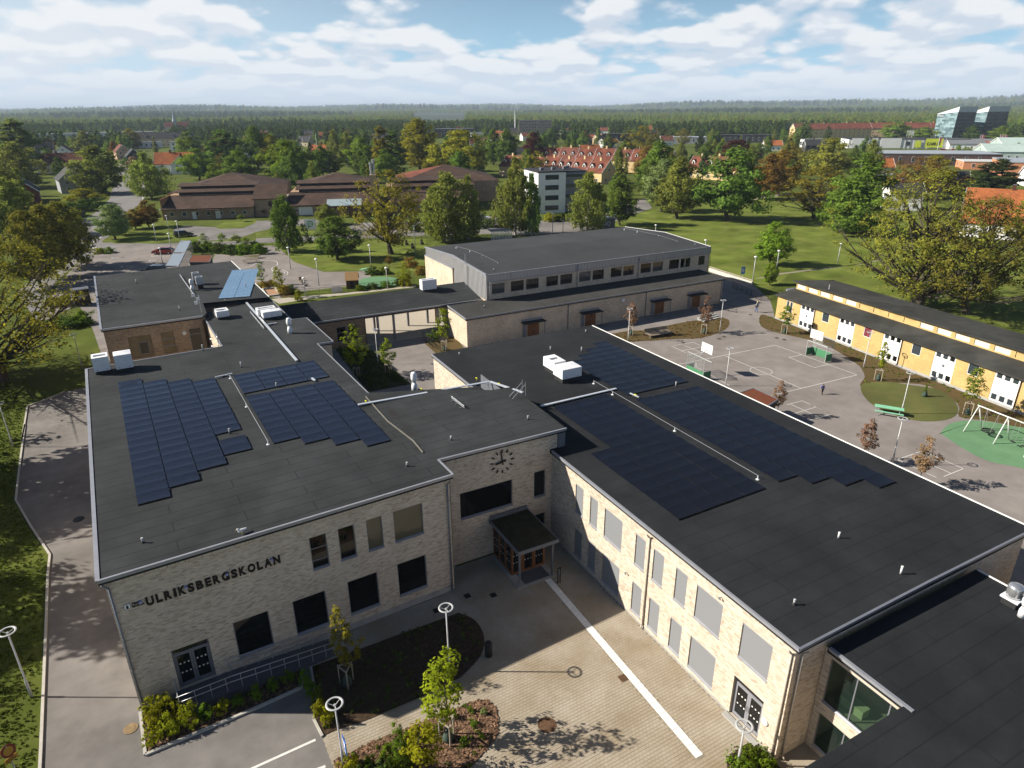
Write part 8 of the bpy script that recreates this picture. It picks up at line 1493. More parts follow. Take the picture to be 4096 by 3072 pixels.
# villas along the left street
HS = [('dark red gabled house at the left street', (-33, 288), 95, 13, 11, 4.0, 8.6, 'red', T_DARK), ('grey house with a black roof behind the dark red one', (-20, 318), 100, 13, 9, 5, 8.8, 'grey', T_DARK), ('house with a wide brown roof among the left trees', (-47, 430), -4, 22, 12, 4.2, 9.5, 'cream', T_RB), ('pale yellow gabled house beside the wide brown roof', (-45, 372), 85, 9, 8, 4.5, 8.0, 'cream', T_DARK), ('white villa with black roof far left', (-64, 565), 5, 14, 10, 6, 10.5, 'white', T_DARK), ('small white gabled villa next to the black-roofed one', (-40, 560), 85, 11, 9, 5, 8.5, 'white', T_RB),
 ('salmon villa with red roof at the bend of the street', (-4, 536), 100, 10, 9, 5, 9.0, 'salmon', T_RED), ('dark gabled house at the bend of the street', (2, 505), 95, 10, 9, 3.4, 7.6, 'dark', T_DARK), ('white villa with orange tile roof right of the street', (6, 392), -15, 18, 11, 5.0, 10.0, 'white', T_ORANGE), ('white cross-gabled house beside the orange tile roof', (22, 385), 75, 10, 9, 4.6, 8.6, 'white', T_RB), ('brown-roofed white house right of the street', (36, 515), -20, 13, 9, 4.5, 8.2, 'white', T_RB), ('house with a blue-black roof among garden trees', (60, 500), -20, 17, 10, 4.2, 7.8, 'white', T_DARK), ('house with a bright orange roof behind the flagpoles', (106, 498), -28, 11, 9, 3.6, 7.0, 'white', T_ORANGE), ('grey-roofed house beside the orange roof', (118, 500), -28, 10, 9, 3.4, 6.2, 'grey', T_GREY),
 ('house with big orange roof behind the spreading oak', (184, 100), -62, 24, 12, 4.2, 9.2, 'black', T_ORANGE), ('second orange-roofed house deeper in the right trees', (170, 92), -62, 12, 9, 3.6, 7.0, 'white', T_ORANGE), ('white house glimpsed between the park trees', (196, 128), -40, 9, 8, 5.2, 7.6, 'white', T_DARK), ('pale villa right of the spreading oak', (172, 66), -60, 14, 10, 4, 7.5, 'white', T_ORANGE), ('brown-roofed house at the right edge', (262, 118), -50, 16, 10, 4.2, 8, 'cream', T_RB), ('dark roofed house behind the park oaks', (250, 150), -45, 13, 9, 3.8, 7.2, 'cream', T_DARK), ('grey-tiled house under the orange warehouse', (300, 142), -45, 14, 10, 4, 8, 'white', T_RB), ('red-roofed cottage far right in the trees', (292, 205), -35, 12, 9, 3.6, 7, 'white', T_ORANGE), ('dark timber house left of the retail park', (402, 330), -35, 14, 10, 5, 8.5, 'dark', T_DARK), ('red-roofed house near the timber house', (398, 362), -35, 12, 9, 4, 7, 'white', T_ORANGE)]
for (l, o, a, L_, D, ze, zr, w, rf) in HS: gable('villa', l, o, R(a), L_, D, ze, zr, PL[w], rf, (.4,), 0, 3, 2 if ze > 4.4 else 1)
rng = np.random.default_rng(5)
for k in range(34):      # small town houses in the belt behind
    az = rng.uniform(-8, 42); r_ = rng.uniform(430, 980); x, y = r_*math.sin(R(az)), r_*math.cos(R(az))
    if any(math.hypot(x-b[0], y-b[1]) < b[2]+16 for b in BLD): continue
    zone = 'left of the left street' if az < -1 else 'beyond the old school' if az < 9 else 'behind the flagpoles' if az < 18 else 'behind the red terraces' if az < 30 else 'behind the park trees'
    gable('villa', 'small far %s house with %s roof %s, in the %s rows' % (['white', 'cream', 'pale', 'dark red', 'yellow'][k % 5], ['red', 'dark', 'brown', 'orange', 'black'][k % 5], zone, 'nearer' if r_ < 700 else 'deeper'), (x, y), R(rng.uniform(-50, 10)), rng.uniform(10, 15), 9, 4.2, rng.uniform(7, 8.5), PL[['white', 'cream', 'white', 'red', 'yellow'][k % 5]], [T_RED, T_DARK, T_RB, T_ORANGE, T_DARK][k % 5], (.5,), 0, 2, 1, group='far houses among the trees')
# larger far buildings
def at(code, x, y): q = G(code, x, y); return (q.x, q.y)
gable('old_school', 'cream old school with black roof beyond the left street', at('0A', 1150, 405), R(-12), 46, 14, 6.5, 12, PL['cream'], T_DARK, (.2, .6, .8), 2, 10, 2, 'building'); gable('old_school', 'right cream wing of the black-roofed old school', at('0A', 1700, 400), R(78), 26, 13, 6.0, 11, PL['cream'], T_DARK, (), 0, 4, 2, 'building')
slab('long_building', 'long white and blue low building at the left edge of the woods', at('0A', 350, 372), R(3), 108, 25, 8.5, mat('white_blue_sheet', (.55, .60, .68), .6, .12, .2), T_GREY, 22, 2, kind=mat('blue_panel', (.04, .10, .30), .4, .3, .1)); slab('pavilion', 'white flat pavilion before the old school', at('0A', 1150, 418), R(-10), 22, 12, 4.5, PL['white'], T_GREY, 5, 1); slab('pavilion', 'second white flat pavilion right of the first', at('0A', 1475, 440), R(-10), 14, 10, 6.5, PL['white'], T_GREY, 3, 2)
t, F = gable('church', 'red-roofed church with a pale spire on the left horizon', at('0A', 1430, 275), R(-10), 36, 12, 7, 14, PL['cream'], T_RED, (), 0, 4, 1, 'church'); mb = MB(); mb.fbox(F, 13, 18, -2, 3, 0, 15); mb.build('tower', PL['grey'], t); c = F.p(15.5, .5, 15); mb = MB(); mb.lathe(c, [(3.6, 0), (2.2, 4), (.15, 13)], 8); mb.build('spire', mat('copper_grey', (.30, .36, .40), .6, .1, 1), t)
slab('office', 'dark long block before the woods right of the poplar', at('0B', 1560, 330), R(-22), 42, 16, 9.5, PL['dark'], T_GREY, 12, 3); slab('office', 'pale low hall right of the dark long block', at('0B', 1860, 335), R(-22), 26, 14, 6, PL['white'], T_GREY, 6, 2)
t, F = slab('office', 'building in scaffolding at the edge of the woods', at('0C', 60, 302), R(-28), 40, 16, 16.5, mat('scaffold_cream', (.30, .24, .20), .9, .15, .3), T_GREY, 11, 5, kind=GLASSD); 
slab('warehouse', 'black low warehouse between terraces and woods', at('0C', 670, 358), R(-32), 42, 20, 6.3, PL['black'], T_DARK, 9, 1); slab('warehouse', 'grey flat warehouse behind the park trees', at('0C', 1320, 378), R(-38), 36, 20, 5.2, PL['grey'], mat('pale_sheet_roof', (.30, .33, .37), .6, .1, .3), 8, 1); slab('warehouse', 'dark flat warehouse near the copper beech', at('0C', 1800, 368), R(-40), 46, 22, 6, PL['dark'], T_DARK, 9, 1); slab('site_cabin', 'white site cabin by the scaffolded building', at('0C', 415, 300), R(-30), 12, 6, 5, PL['white'], T_GREY, 3, 1)
for (l, c, x, y, a, L_, n) in (('left red-roofed yellow barracks at the right horizon', '0D', 225, 328, -28, 78, 16), ('middle red-roofed yellow barracks at the right horizon', '0D', 640, 318, -38, 84, 16), ('right red-roofed yellow barracks beside the glass towers', '0D', 1120, 318, -36, 86, 14)): gable('barracks', l, at(c, x, y), R(a), L_, 14, 8.5, 13.5, PL['yellow'], T_RED, (.15, .4, .7), 0, n, 3, 'building')
# glass towers
GT1 = brick_mat('patchwork_glass', (.26, .37, .40), (.06, .10, .115), (.18, .26, .28), bw=4.5, bh=1.6, mort=.02, rough=.25, bump=0); GT2 = mat('dark_tower_glass', (.018, .024, .045), .15, .3, .15, spec=.6)
def tower(label, o, ang, L_, D, h, top, sign=False):
    F = Frame(o, ang); t = thing('glass_tower', label, 'tower', F.p(L_/2, D/2)); BLD.append((F.p(L_/2, D/2).x, F.p(L_/2, D/2).y, 45)); mb = MB(); P = [F.xy(0, 0), F.xy(L_, 0), F.xy(L_, D), F.xy(0, D)]
    mb.add([F.p(0, 0, 0), F.p(0, D, 0), F.p(-1, D, h), F.p(1, 0, h+top)], [(0, 3, 2, 1)]); mb.build('patchwork_side', GT1, t); mb = MB(); mb.add([F.p(0, 0, 0), F.p(L_, 0, 0), F.p(L_, 0, h+top), F.p(1, 0, h+top), F.p(L_, D, 0), F.p(L_, D, h+top), F.p(-1, D, h)], [(0, 1, 2, 3), (1, 4, 5, 2)]); mb.build('dark_side', GT2, t)
    W = Wall(F.xy(0, 0), F.xy(L_, 0)); nf = int(h/3.2)
    for k in range(nf): mb = MB(); W.box(mb, 2.5, L_-.2, .05, .25, k*3.2+2.6, k*3.2+3.0); mb.build('floor_band', mat('dark_band', (.05, .06, .085), .4, .2, .2), t)
    mb = MB(); mb.add([F.p(1, 0, h+top), F.p(L_, 0, h+top), F.p(L_, D, h+top), F.p(-1, D, h)], [(0, 1, 2, 3)]); mb.build('roof', T_GREY, t)
    mb = MB(); mb.add([F.p(.8, -.4, h+top), F.p(-1.1, D, h), F.p(-1.0, D, h+.6), F.p(1.2, -.4, h+top+4.5)], [(0, 3, 2, 1)]); mb.add([F.p(1.2, -.42, h+top+4.5), F.p(L_, -.42, h+top+4.5), F.p(L_, -.42, h+top), F.p(1, -.42, h+top)], [(0, 1, 2, 3)]); mb.build('roof_screen', mat('silver_screen', (.50, .53, .57), .4, .1, .3), t)
    return t, F
t, F = tower('left glass tower with light patchwork gable side', at('0D', 1580, 352), R(-10), 23, 19, 22, 2); tower('right glass tower behind the first', at('0D', 1835, 345), R(-10), 27, 19, 22, 2)
Wt = Wall(F.xy(0, 19), F.xy(0, 0)); text_mesh('Fortnox', 'letter_row', WHITE, t, Wt, 1.0, 20.2, 1.5, out=1.4, ext=.05, width=6)
# retail park
RW = mat('white_retail_sheet', (.70, .70, .70), .6, .04, .3); o = at('0D', 330, 425); 
t, F = slab('retail_hall', 'white supermarket with a round yellow logo', o, R(-36), 15, 20, 6.2, RW, T_GREY, 3, 1, ww=4); mb = MB(); W = Wall(F.xy(0, 0), F.xy(15, 0)); mb.lathe(W.p(8.5, .1, 4.9), [(.75, 0), (.75, .1)], 16, axis=W.n); mb.build('logo_disc', YEL, t)
t, F = slab('retail_hall', 'long white retail hall with the yellow KAMUX sign', at('0D', 690, 418), R(-40), 82, 26, 6.4, RW, T_DARK, 1, 1, ww=3); W = Wall(F.xy(0, 0), F.xy(82, 0))
for k, (a, b) in enumerate(((2, 14), (16, 20), (22, 36))): mb = MB(); W.box(mb, a, b, .05, .4, .3, 7.2); mb.build('facade_box', RW, t)
LIME = mat('lime_yellow_sign', (.62, .70, .05), .6, .04, 2)
for (a, b, z0, z1, s) in ((52.5, 64, .8, 7.0, 'KAMUX'), (45.5, 49.5, .8, 5.6, '')):
    mb = MB(); W.box(mb, a, b, .42, .6, z0, z1); p_ = mb.build('sign_board', LIME, t)
    if s: text_mesh(s, 'letter_row', LETB, p_, W, a+1.0, 2.2, 2.4, out=.62, ext=.02, width=9.2, off=.05)
for k in range(14): mb = MB(); W.box(mb, 39+k*3.1, 39.15+k*3.1, .03, .3, 0, 6.3); mb.build('facade_fin', METAL_D, t)
slab('warehouse', 'brown sports building with a wide grey roof below the retail halls', at('0D', 950, 560), R(-42), 58, 30, 5.6, mat('brown_sheet', (.12, .07, .06), .8, .1, .4), mat('pale_sheet_roof', (.30, .33, .37)), 9, 1); slab('warehouse', 'orange brick warehouse with blue-grey roof at the right edge', at('0D', 2030, 670), R(-52), 60, 30, 6.2, PL['orange'], mat('pale_sheet_roof', (.30, .33, .37)), 5, 1); slab('warehouse', 'low orange shed with a flat grey roof', at('0D', 1680, 600), R(-48), 22, 16, 3.6, PL['orange'], mat('light_roof', (.5, .5, .49), .8, .05, .3), 3, 1)
GH = mat('greenhouse_glass', (.40, .50, .46), .3, .12, .25); gable('greenhouse', 'large pale green glasshouse at the right edge', at('0D', 1880, 512), R(-45), 60, 26, 4.2, 8.0, GH, GH, (), 0, 14, 1, 'greenhouse'); gable('greenhouse', 'second glasshouse bay behind the first', at('0D', 2010, 455), R(-45), 50, 24, 5.5, 9.0, GH, GH, (), 0, 10, 1, 'greenhouse'); gable('showroom', 'long low showroom with grey saddle roof before the glass towers', at('0D', 1560, 425), R(-42), 56, 16, 3.6, 6.8, PL['white'], T_GREY, (), 0, 14, 1, 'building'); slab('office', 'red brick office among flagpoles', at('0D', 1905, 430), R(-42), 22, 14, 6, PL['red'], T_GREY, 4, 2)
sheet('car_park', ASPH, GP(('0D', 1400, 440), ('0D', 2212, 420), ('0D', 2212, 520), ('0D', 1880, 520), ('0D', 1600, 560), ('0D', 1450, 480)), .02)
FLAGM = mat('red_white_flag', (.55, .16, .18), .8, .2, .5)
for k, (x, y) in enumerate(((1190, 350), (1210, 352), (1232, 354), (1385, 350), (1410, 352), (1438, 354), (1815, 405), (1832, 407), (1985, 405), (2005, 407), (2030, 409), (1462, 430))):
    b = G('0D', x, y); t = thing('flagpole', 'flag on a pole in the retail park, %s from the left' % ('first second third fourth fifth sixth seventh eighth ninth tenth eleventh twelfth'.split()[k]), 'flagpole', b, 'flags of the retail park'); mb = MB(); mb.lathe(b, [(.15, 0), (.08, 9)], 6); mb.build('pole', WHITE, t); mb = MB(); f = Vector((.8, -.6, 0)); mb.add([b+Vector((0, 0, 8.8)), b+f*1.5+Vector((0, 0, 8.5)), b+f*1.6+Vector((0, 0, 4.5)), b+Vector((0, 0, 4.7))], [(0, 1, 2, 3)]); mb.build('flag', FLAGM if k > 5 else (LIME if k > 2 else WHITE), t)
for k in range(26):
    b = G('0D', rng.uniform(1480, 2200), rng.uniform(440, 520)); 
    if k % 2: car('%s car in the far retail car park, number %s of its row' % (('silver', 'black', 'red', 'white')[k//2 % 4], 'one two three four five six seven eight nine ten eleven twelve thirteen'.split()[k//2]), b, rng.uniform(-1, -.4), [(.5, .5, .5), (.03, .03, .035), (.35, .02, .02), (.6, .6, .62)][k//2 % 4])
    else: plant('garden_tree', 'small car park tree in the retail park', 'tree', b, 'maple', rng.uniform(4, 7), None, 'maple', 'car park trees of the retail park', k % 3)
b = G('0C', 15, 160) if 0 else Vector((430, 800, 0)); t = thing('radio_mast', 'thin mast beside the scaffolded building', 'mast', b); mb = MB(); mb.lathe(b, [(.9, 0), (.5, 24)], 6); mb.build('mast', WHITE, t); mb = MB(); mb.lathe(b+Vector((0, 0, 24)), [(1.2, 0), (1.2, 3)], 6); mb.build('antenna', GALV, t)
# ================================================================== trees one can tell apart
def T(label, code, x, yt, yb, wpx, kind, leaf=None, name='tree', group=None, xt=None):
    b = G(code, x, yb); h = max(1.2, top_of(b, code, xt or x, yt)); plant(name, label, 'tree', b, kind, h, span(b, wpx)*1.1, leaf, group)
NEAR_OAK = make_plant('oak', 901, dict(h=17, r=9.5, N=520, cr=.95, n=21, leaf=.25, tr=.55, limbs=90, twigs=2, lr=.34)); NEAR_OAK2 = make_plant('oak', 917, dict(h=17, r=9.0, N=420, cr=.95, n=28, leaf=.27, tr=.5, limbs=75, twigs=2, lr=.32))
NEAR_R = make_plant('oak', 931, dict(h=20, r=12, prof=[(.10, .3), (.2, .62), (.35, .85), (.55, 1.0), (.75, .85), (.9, .5), (1, .1)], N=520, cr=.95, n=30, leaf=.27, tr=.7, limbs=75, twigs=2, lr=.30))
def big(label, loc, h, w, m, leaf, rz=0): t = plant('oak_tree', label, 'tree', loc, 'oak', h, w, leaf, None, 0, meshes=m); t.rotation_euler.z = rz
big('large yellow-leaved oak at the left edge shading the driveway', (-19.0, 91.5, 0), 17, 24, NEAR_OAK, 'oak', 1.0); plant('oak_tree', 'tree cut by the left frame edge whose shadow dapples the driveway', 'tree', (-27.5, 68, 0), 'maple', 19, 17, 'olive', None, 0); plant('oak_tree', 'second tree left of the frame casting shade on the driveway', 'tree', (-25.5, 50, 0), 'maple', 15, 12, 'olive', None, 1); big('oak behind the large yellow-leaved one at the left edge', (-31, 100, 0), 16, 17, NEAR_OAK2, 'olive', 5)
b = G('1D', 1260, 488); big('huge spreading oak with bare limbs behind the yellow building', b, 20.5, 27, NEAR_R, 'olive', .3); b = G('1D', 1500, 548); big('second spreading oak right behind the yellow building', b+Vector((3, -2, 0)), 17, 22, NEAR_OAK2, 'olive', 4)
for a in (('street tree nearest the car park corner, olive leaves', '0A', 630, 880, 1440, 330, 'maple', 'olive'), ('second street tree along the car park, yellowish leaves', '0A', 505, 900, 1535, 380, 'maple', 'olive'), ('third street tree along the car park', '0A', 355, 960, 1620, 360, 'maple', 'olive'), ('bushy green tree left of the street', '0A', 120, 640, 1180, 400, 'birch', 'birch'), ('tall tree at the far left with yellow-green top', '0A', 225, 150, 640, 230, 'poplar', 'birch'), ('light green tree below the tall far left one', '0A', 200, 355, 760, 300, 'birch', 'birch'), ('leafy tree at the left margin above the street trees', '0A', 40, 570, 1050, 380, 'maple', 'birch'), ('dark tree by the street hedge', '0A', 560, 900, 1080, 200, 'maple', 'hedge'), ('big birch in the bend left of the street', '0A', 880, 390, 810, 340, 'linden', 'birch'), ('willowy birch right of the street', '0A', 1310, 440, 850, 270, 'birch', 'birch'), ('pale round shrub tree at the left kerb', '0A', 735, 765, 900, 240, 'maple', 'poplar'),
          ('grey-green cherry on the lawn corner', '0A', 1000, 905, 1205, 230, 'maple', 'grey'), ('second grey-green cherry just behind the first', '0A', 1030, 900, 1165, 180, 'maple', 'grey'), ('dark-leaved small tree on the lawn corner', '0A', 1172, 945, 1115, 150, 'maple', 'rust'), ('orange-leaved small tree beside the dark one', '0A', 1292, 870, 1100, 170, 'maple', 'rust'), ('green tree in front of the old school', '0A', 1650, 280, 520, 210, 'maple', None), ('bright maple above the white villa', '0A', 1725, 425, 690, 260, 'maple', None), ('columnar dark birch right of the old school', '0A', 1965, 250, 600, 240, 'poplar', 'linden'), ('dense round tree behind the home', '0A', 2095, 450, 740, 270, 'maple', 'cone'), ('birch beyond the brown roof', '0A', 755, 265, 470, 150, 'linden', 'birch'), ('yellowish tree by the old school gable', '0A', 1150, 245, 420, 130, 'linden', 'poplar'),
          ('large bright green maple behind the home', '0B', 300, 355, 720, 430, 'maple', None), ('yellow tree behind the bright green maple', '0B', 150, 295, 600, 200, 'linden', 'poplar'), ('dark green tree at the left of the bright maple', '0B', 20, 220, 600, 190, 'linden', None), ('weeping birch before the home', '0B', 288, 805, 1312, 270, 'birch', 'linden'), ('round dark rowan on the far lawn', '0B', 705, 1010, 1382, 350, 'maple', 'linden'), ('golden oak on the far lawn', '0B', 1168, 600, 1332, 640, 'oak', 'oak'), ('big drooping birch right of the golden oak', '0B', 1660, 610, 1215, 470, 'birch', 'birch'), ('slim birch behind the drooping one', '0B', 1838, 640, 1205, 230, 'birch', 'birch'), ('tall birch left of the white block', '0C', 30, 480, 1165, 280, 'birch', 'birch'), ('thin dark birch before the white block', '0C', 170, 620, 1175, 160, 'birch', 'linden'), ('columnar yellow-green poplar behind the chimney stack', '0B', 1100, 220, 660, 160, 'poplar', None), ('dark tree leaning on the poplar', '0B', 1200, 260, 660, 170, 'poplar', 'linden'), ('high yellow-green tree behind the home', '0B', 1420, 155, 620, 310, 'linden', 'poplar'), ('round yellow-green oak behind the home', '0B', 1775, 265, 660, 440, 'maple', 'poplar'), ('green tree left of the poplar', '0B', 930, 330, 640, 260, 'maple', None), ('low green tree behind the chimney stack', '0B', 640, 440, 650, 200, 'maple', None), ('birch behind the flagpoles', '0B', 690, 250, 560, 130, 'birch', None), ('second birch behind the flagpoles', '0B', 800, 270, 560, 160, 'birch', None), ('dark green tree right of the yellow oak', '0B', 2055, 250, 560, 170, 'linden', None), ('tall dark green tree before the scaffolding', '0B', 2175, 250, 580, 190, 'linden', None), ('small leafy tree at the home entrance', '0B', 620, 900, 1080, 180, 'maple', 'birch'),
          ('copper beech beside the scaffolding', '0C', 185, 285, 590, 190, 'maple', 'copper'), ('light birch on the street behind the hall', '0C', 650, 610, 1130, 340, 'birch', 'birch'), ('round dark linden by the graffiti cabin', '0C', 932, 645, 1085, 250, 'linden', None), ('broad oak above the terraces', '0C', 1125, 220, 560, 340, 'oak', 'oak'), ('green maple at the park corner', '0C', 1250, 350, 830, 300, 'linden', 'cone'), ('grey-green tree in the park clump', '0C', 1285, 520, 965, 300, 'maple', 'grey'), ('sunlit birch in the park clump', '0C', 1425, 495, 1025, 340, 'linden', 'birch'), ('massive dark linden in the park', '0C', 1865, 425, 1045, 520, 'maple', 'linden'), ('far copper beech above the park', '0C', 1920, 350, 640, 340, 'maple', 'copper'), ('rusty tree at the park path', '0C', 2200, 460, 860, 240, 'linden', 'rust'), ('round young linden near the lane', '0D', 25, 1060, 1430, 280, 'maple', 'maple'), ('little tree below the round young linden', '0D', 15, 1390, 1600, 110, 'linden', 'maple'),
          ('low-branched olive oak on the park lawn', '0D', 400, 565, 1022, 500, 'oak', 'oak'), ('tall cone-shaped green tree in the park', '0D', 755, 450, 1145, 580, 'cone', None), ('oak behind the low-branched one', '0D', 505, 335, 700, 330, 'maple', 'olive'), ('orange-tinted tree left of the park oak', '0D', 90, 430, 820, 290, 'linden', 'rust'), ('birch before the grey roof', '0D', 862, 335, 660, 170, 'birch', None), ('slim dark birch left of the cone-shaped tree', '0D', 720, 385, 660, 120, 'birch', 'linden'), ('bronze oak right of the cone-shaped tree', '0D', 1250, 490, 850, 480, 'oak', 'rust'), ('wide oak behind the bronze one', '0D', 1400, 480, 800, 260, 'maple', 'oak'), ('dark pine at the right', '0D', 1930, 500, 860, 300, 'pine', None), ('second dark pine lower right', '0D', 1800, 640, 900, 200, 'pine', None), ('reddish bush tree behind the oak crown', '0D', 1700, 670, 860, 220, 'maple', 'copper'), ('round green tree before the barracks', '0D', 1100, 190, 345, 220, 'maple', None), ('second round green tree before the barracks', '0D', 1340, 235, 350, 180, 'maple', None), ('birch before the left barracks', '0D', 300, 195, 345, 120, 'linden', None), ('dark tree before the right glass tower', '0D', 1760, 215, 360, 110, 'linden', 'hedge'), ('round tree at the right glass tower', '0D', 2000, 225, 370, 140, 'maple', None), ('leafy tree at the right edge under the oak', '0D', 2150, 900, 1250, 320, 'oak', 'oak')):
    T(*a)
for i, (x, yt, yb, w) in enumerate(((1770, 1150, 1265, 70), (1930, 1145, 1270, 75), (2050, 1160, 1275, 95), (2130, 1190, 1280, 90), (1690, 1215, 1290, 80), (1800, 1240, 1300, 80), (2085, 990, 1050, 70))): T('young tree in the hedge behind the red sedum shed, %s' % ('first second third fourth fifth sixth seventh'.split()[i]), '0A', x, yt, yb, w, 'sapling', 'maple', 'young_tree', 'young trees in the far hedge')
for i, (c, x, yt, yb, w, lf) in enumerate((('1B', 62, 95, 325, 90, 'maple'), ('1B', 215, 135, 410, 110, 'poplar'), ('1B', 190, 130, 300, 60, 'maple'))): T('slim young tree beside the sandbox, %s' % ('left', 'right with yellow leaves', 'middle')[i], c, x, yt, yb, w, 'young', lf, 'young_tree')
T('yellow-leaved young tree left of the hall gable', '1B', 1285, 90, 318, 110, 'young', 'lime'); T('rusty young tree near the far lawn path', '0B', 1155, 1330, 1450, 60, 'young', 'rust')
def S_(label, code, x, yb, wpx, h, leaf='hedge', kind='hedge', group=None): b = G(code, x, yb); plant('shrub', label, 'shrub', b, kind, h, span(b, wpx), leaf, group)
for i, (c, x, y, w, h, lf) in enumerate((('1B', 60, 330, 110, 1.2, 'orange'), ('1B', 130, 320, 90, 1.2, 'orange'), ('1B', 250, 380, 120, 1.5, 'orange'), ('1B', 310, 370, 90, 1.3, 'bush'), ('1B', 370, 440, 70, 1.8, 'lime'), ('1B', 900, 350, 90, 1.0, 'bush'), ('1B', 1010, 335, 110, 1.0, 'hedge'), ('1B', 1120, 320, 110, 1.0, 'bush'), ('1B', 1240, 300, 110, 1.1, 'hedge'), ('1B', 1010, 210, 130, 1.4, 'hedge'), ('1B', 1110, 205, 110, 1.3, 'bush'), ('1B', 1340, 150, 130, 2.0, 'rust'), ('1B', 1430, 210, 120, 1.5, 'rust'), ('1B', 1300, 310, 110, 2.2, 'lime'),
    ('0A', 1700, 1310, 120, 2.2, 'hedge'), ('0A', 1800, 1310, 130, 2.2, 'bush'), ('0A', 1900, 1320, 130, 2.2, 'hedge'), ('0A', 2000, 1330, 130, 2.0, 'hedge'), ('0A', 2110, 1330, 130, 2.2, 'bush'), ('0A', 2200, 1300, 110, 2.0, 'hedge'), ('0B', 40, 1330, 130, 2.2, 'bush'), ('0A', 740, 960, 150, 3.6, 'hedge'), ('0A', 640, 1010, 150, 4.0, 'hedge'), ('0A', 830, 930, 120, 3.2, 'hedge'), ('0A', 860, 1325, 100, 1.2, 'lime'), ('0A', 940, 1322, 100, 1.2, 'bush'), ('1A', 480, 485, 170, 1.4, 'lime'), ('1A', 600, 475, 150, 1.6, 'lime'), ('1A', 730, 640, 140, 2.0, 'bush'), ('1A', 620, 660, 220, 1.4, 'hedge'), ('1A', 500, 650, 180, 1.2, 'hedge'),
    ('0B', 1380, 1130, 160, 3.0, 'hedge'), ('0B', 1900, 1110, 110, 2.0, 'bush'), ('0B', 2000, 1100, 150, 2.2, 'hedge'), ('0B', 2120, 1095, 150, 2.2, 'hedge'), ('0C', 330, 1050, 120, 2.4, 'lime'), ('0C', 430, 1045, 130, 2.2, 'hedge'), ('0C', 540, 1035, 130, 2.2, 'hedge'), ('0B', 80, 1000, 130, 4.0, 'rust'), ('0A', 1105, 560, 90, 4.0, 'hedge'), ('0A', 1160, 570, 90, 5.0, 'cherry'))): S_('shrub of the far gardens and hedges, %s' % ('bush %d in reading order' % (i+1) if 0 else ['orange-leaved by the sandbox', 'orange-leaved behind the sandbox', 'orange-leaved right of the sandbox', 'green at the orange bed', 'bright green before the passage roof', 'first along the passage fence', 'second along the passage fence', 'third along the passage fence', 'fourth along the passage fence', 'left above the green oval', 'right above the green oval', 'rusty left of the hall gable', 'rusty beside the hall gable', 'yellow beside the white roof box', 'hedge one behind the sedum shed', 'hedge two behind the sedum shed', 'hedge three behind the sedum shed', 'hedge four behind the sedum shed', 'hedge five behind the sedum shed', 'hedge six behind the sedum shed', 'hedge seven by the fence gate', 'clipped hedge at the street, right part', 'clipped hedge at the street, left part', 'clipped hedge at the street corner', 'low at the car park, left', 'low at the car park, right', 'yellow-green by the waste container', 'yellow-green left of the container', 'round beside the far wing steps', 'dark behind the bicycles', 'dark left of the bicycles', 'dark round before the home', 'first of the home yard hedge', 'second of the home yard hedge', 'third of the home yard hedge', 'lit end of the white block hedge', 'middle of the white block hedge', 'right end of the white block hedge', 'rusty at the home wall', 'dark at the street bend', 'blossoming at the street bend'][i]), c, x, y, w, h, lf)
# garden trees of the town belt (nothing tells them apart)
ROADX = [(-2, r_) for r_ in range(150, 560, 20)]; kinds = ['maple', 'linden', 'birch', 'linden', 'maple', 'oak', 'pine', 'poplar']
cnt = 0; rng = np.random.default_rng(11)
while cnt < 290:
    az = rng.uniform(-14, 70); r_ = rng.uniform(225, 700); x, y = r_*math.sin(R(az)), r_*math.cos(R(az))
    if any(math.hypot(x-b[0], y-b[1]) < b[2]+5 for b in BLD) or (abs(x+8) < 26 and y < 560) or (az > 40 and r_ < 290) or (18 < az < 34 and r_ < 300) or (58 < az < 66 and r_ > 290): continue
    if rng.random() < .85 and any(math.hypot(b[0], b[1]) > 420 and abs(math.atan2(b[0], b[1])-R(az)) < b[2]/math.hypot(b[0], b[1])*.85 and 0 < math.hypot(b[0], b[1])-r_ < 260 for b in BLD): continue
    cnt += 1; k = kinds[rng.integers(8)]; lf = {'oak': 'oak', 'poplar': 'birch', 'maple': ['maple', 'linden', 'cone', 'rust'][rng.integers(4)]}.get(k)
    adj = {'maple': 'bright green', 'linden': 'dark green', 'cone': 'fresh green', 'rust': 'rusty', 'oak': 'olive', 'birch': 'slim'}[lf] if lf else {'linden': 'rounded green', 'birch': 'drooping birch-like', 'pine': 'dark pine-like'}[k]; zone = 'left of the left street' if az < -2 else 'behind the brown-roofed home' if az < 17 else 'around the red terraces' if az < 34 else 'behind the park lawn' if az < 52 else 'before the retail park'
    plant('garden_tree', '%s garden tree %s, in the %s rows' % (adj, zone, 'nearer' if r_ < 450 else 'farther'), 'tree', (x, y, 0), k, rng.uniform(8, 14.5), None, lf, 'garden trees of the town belt', int(rng.integers(3)))
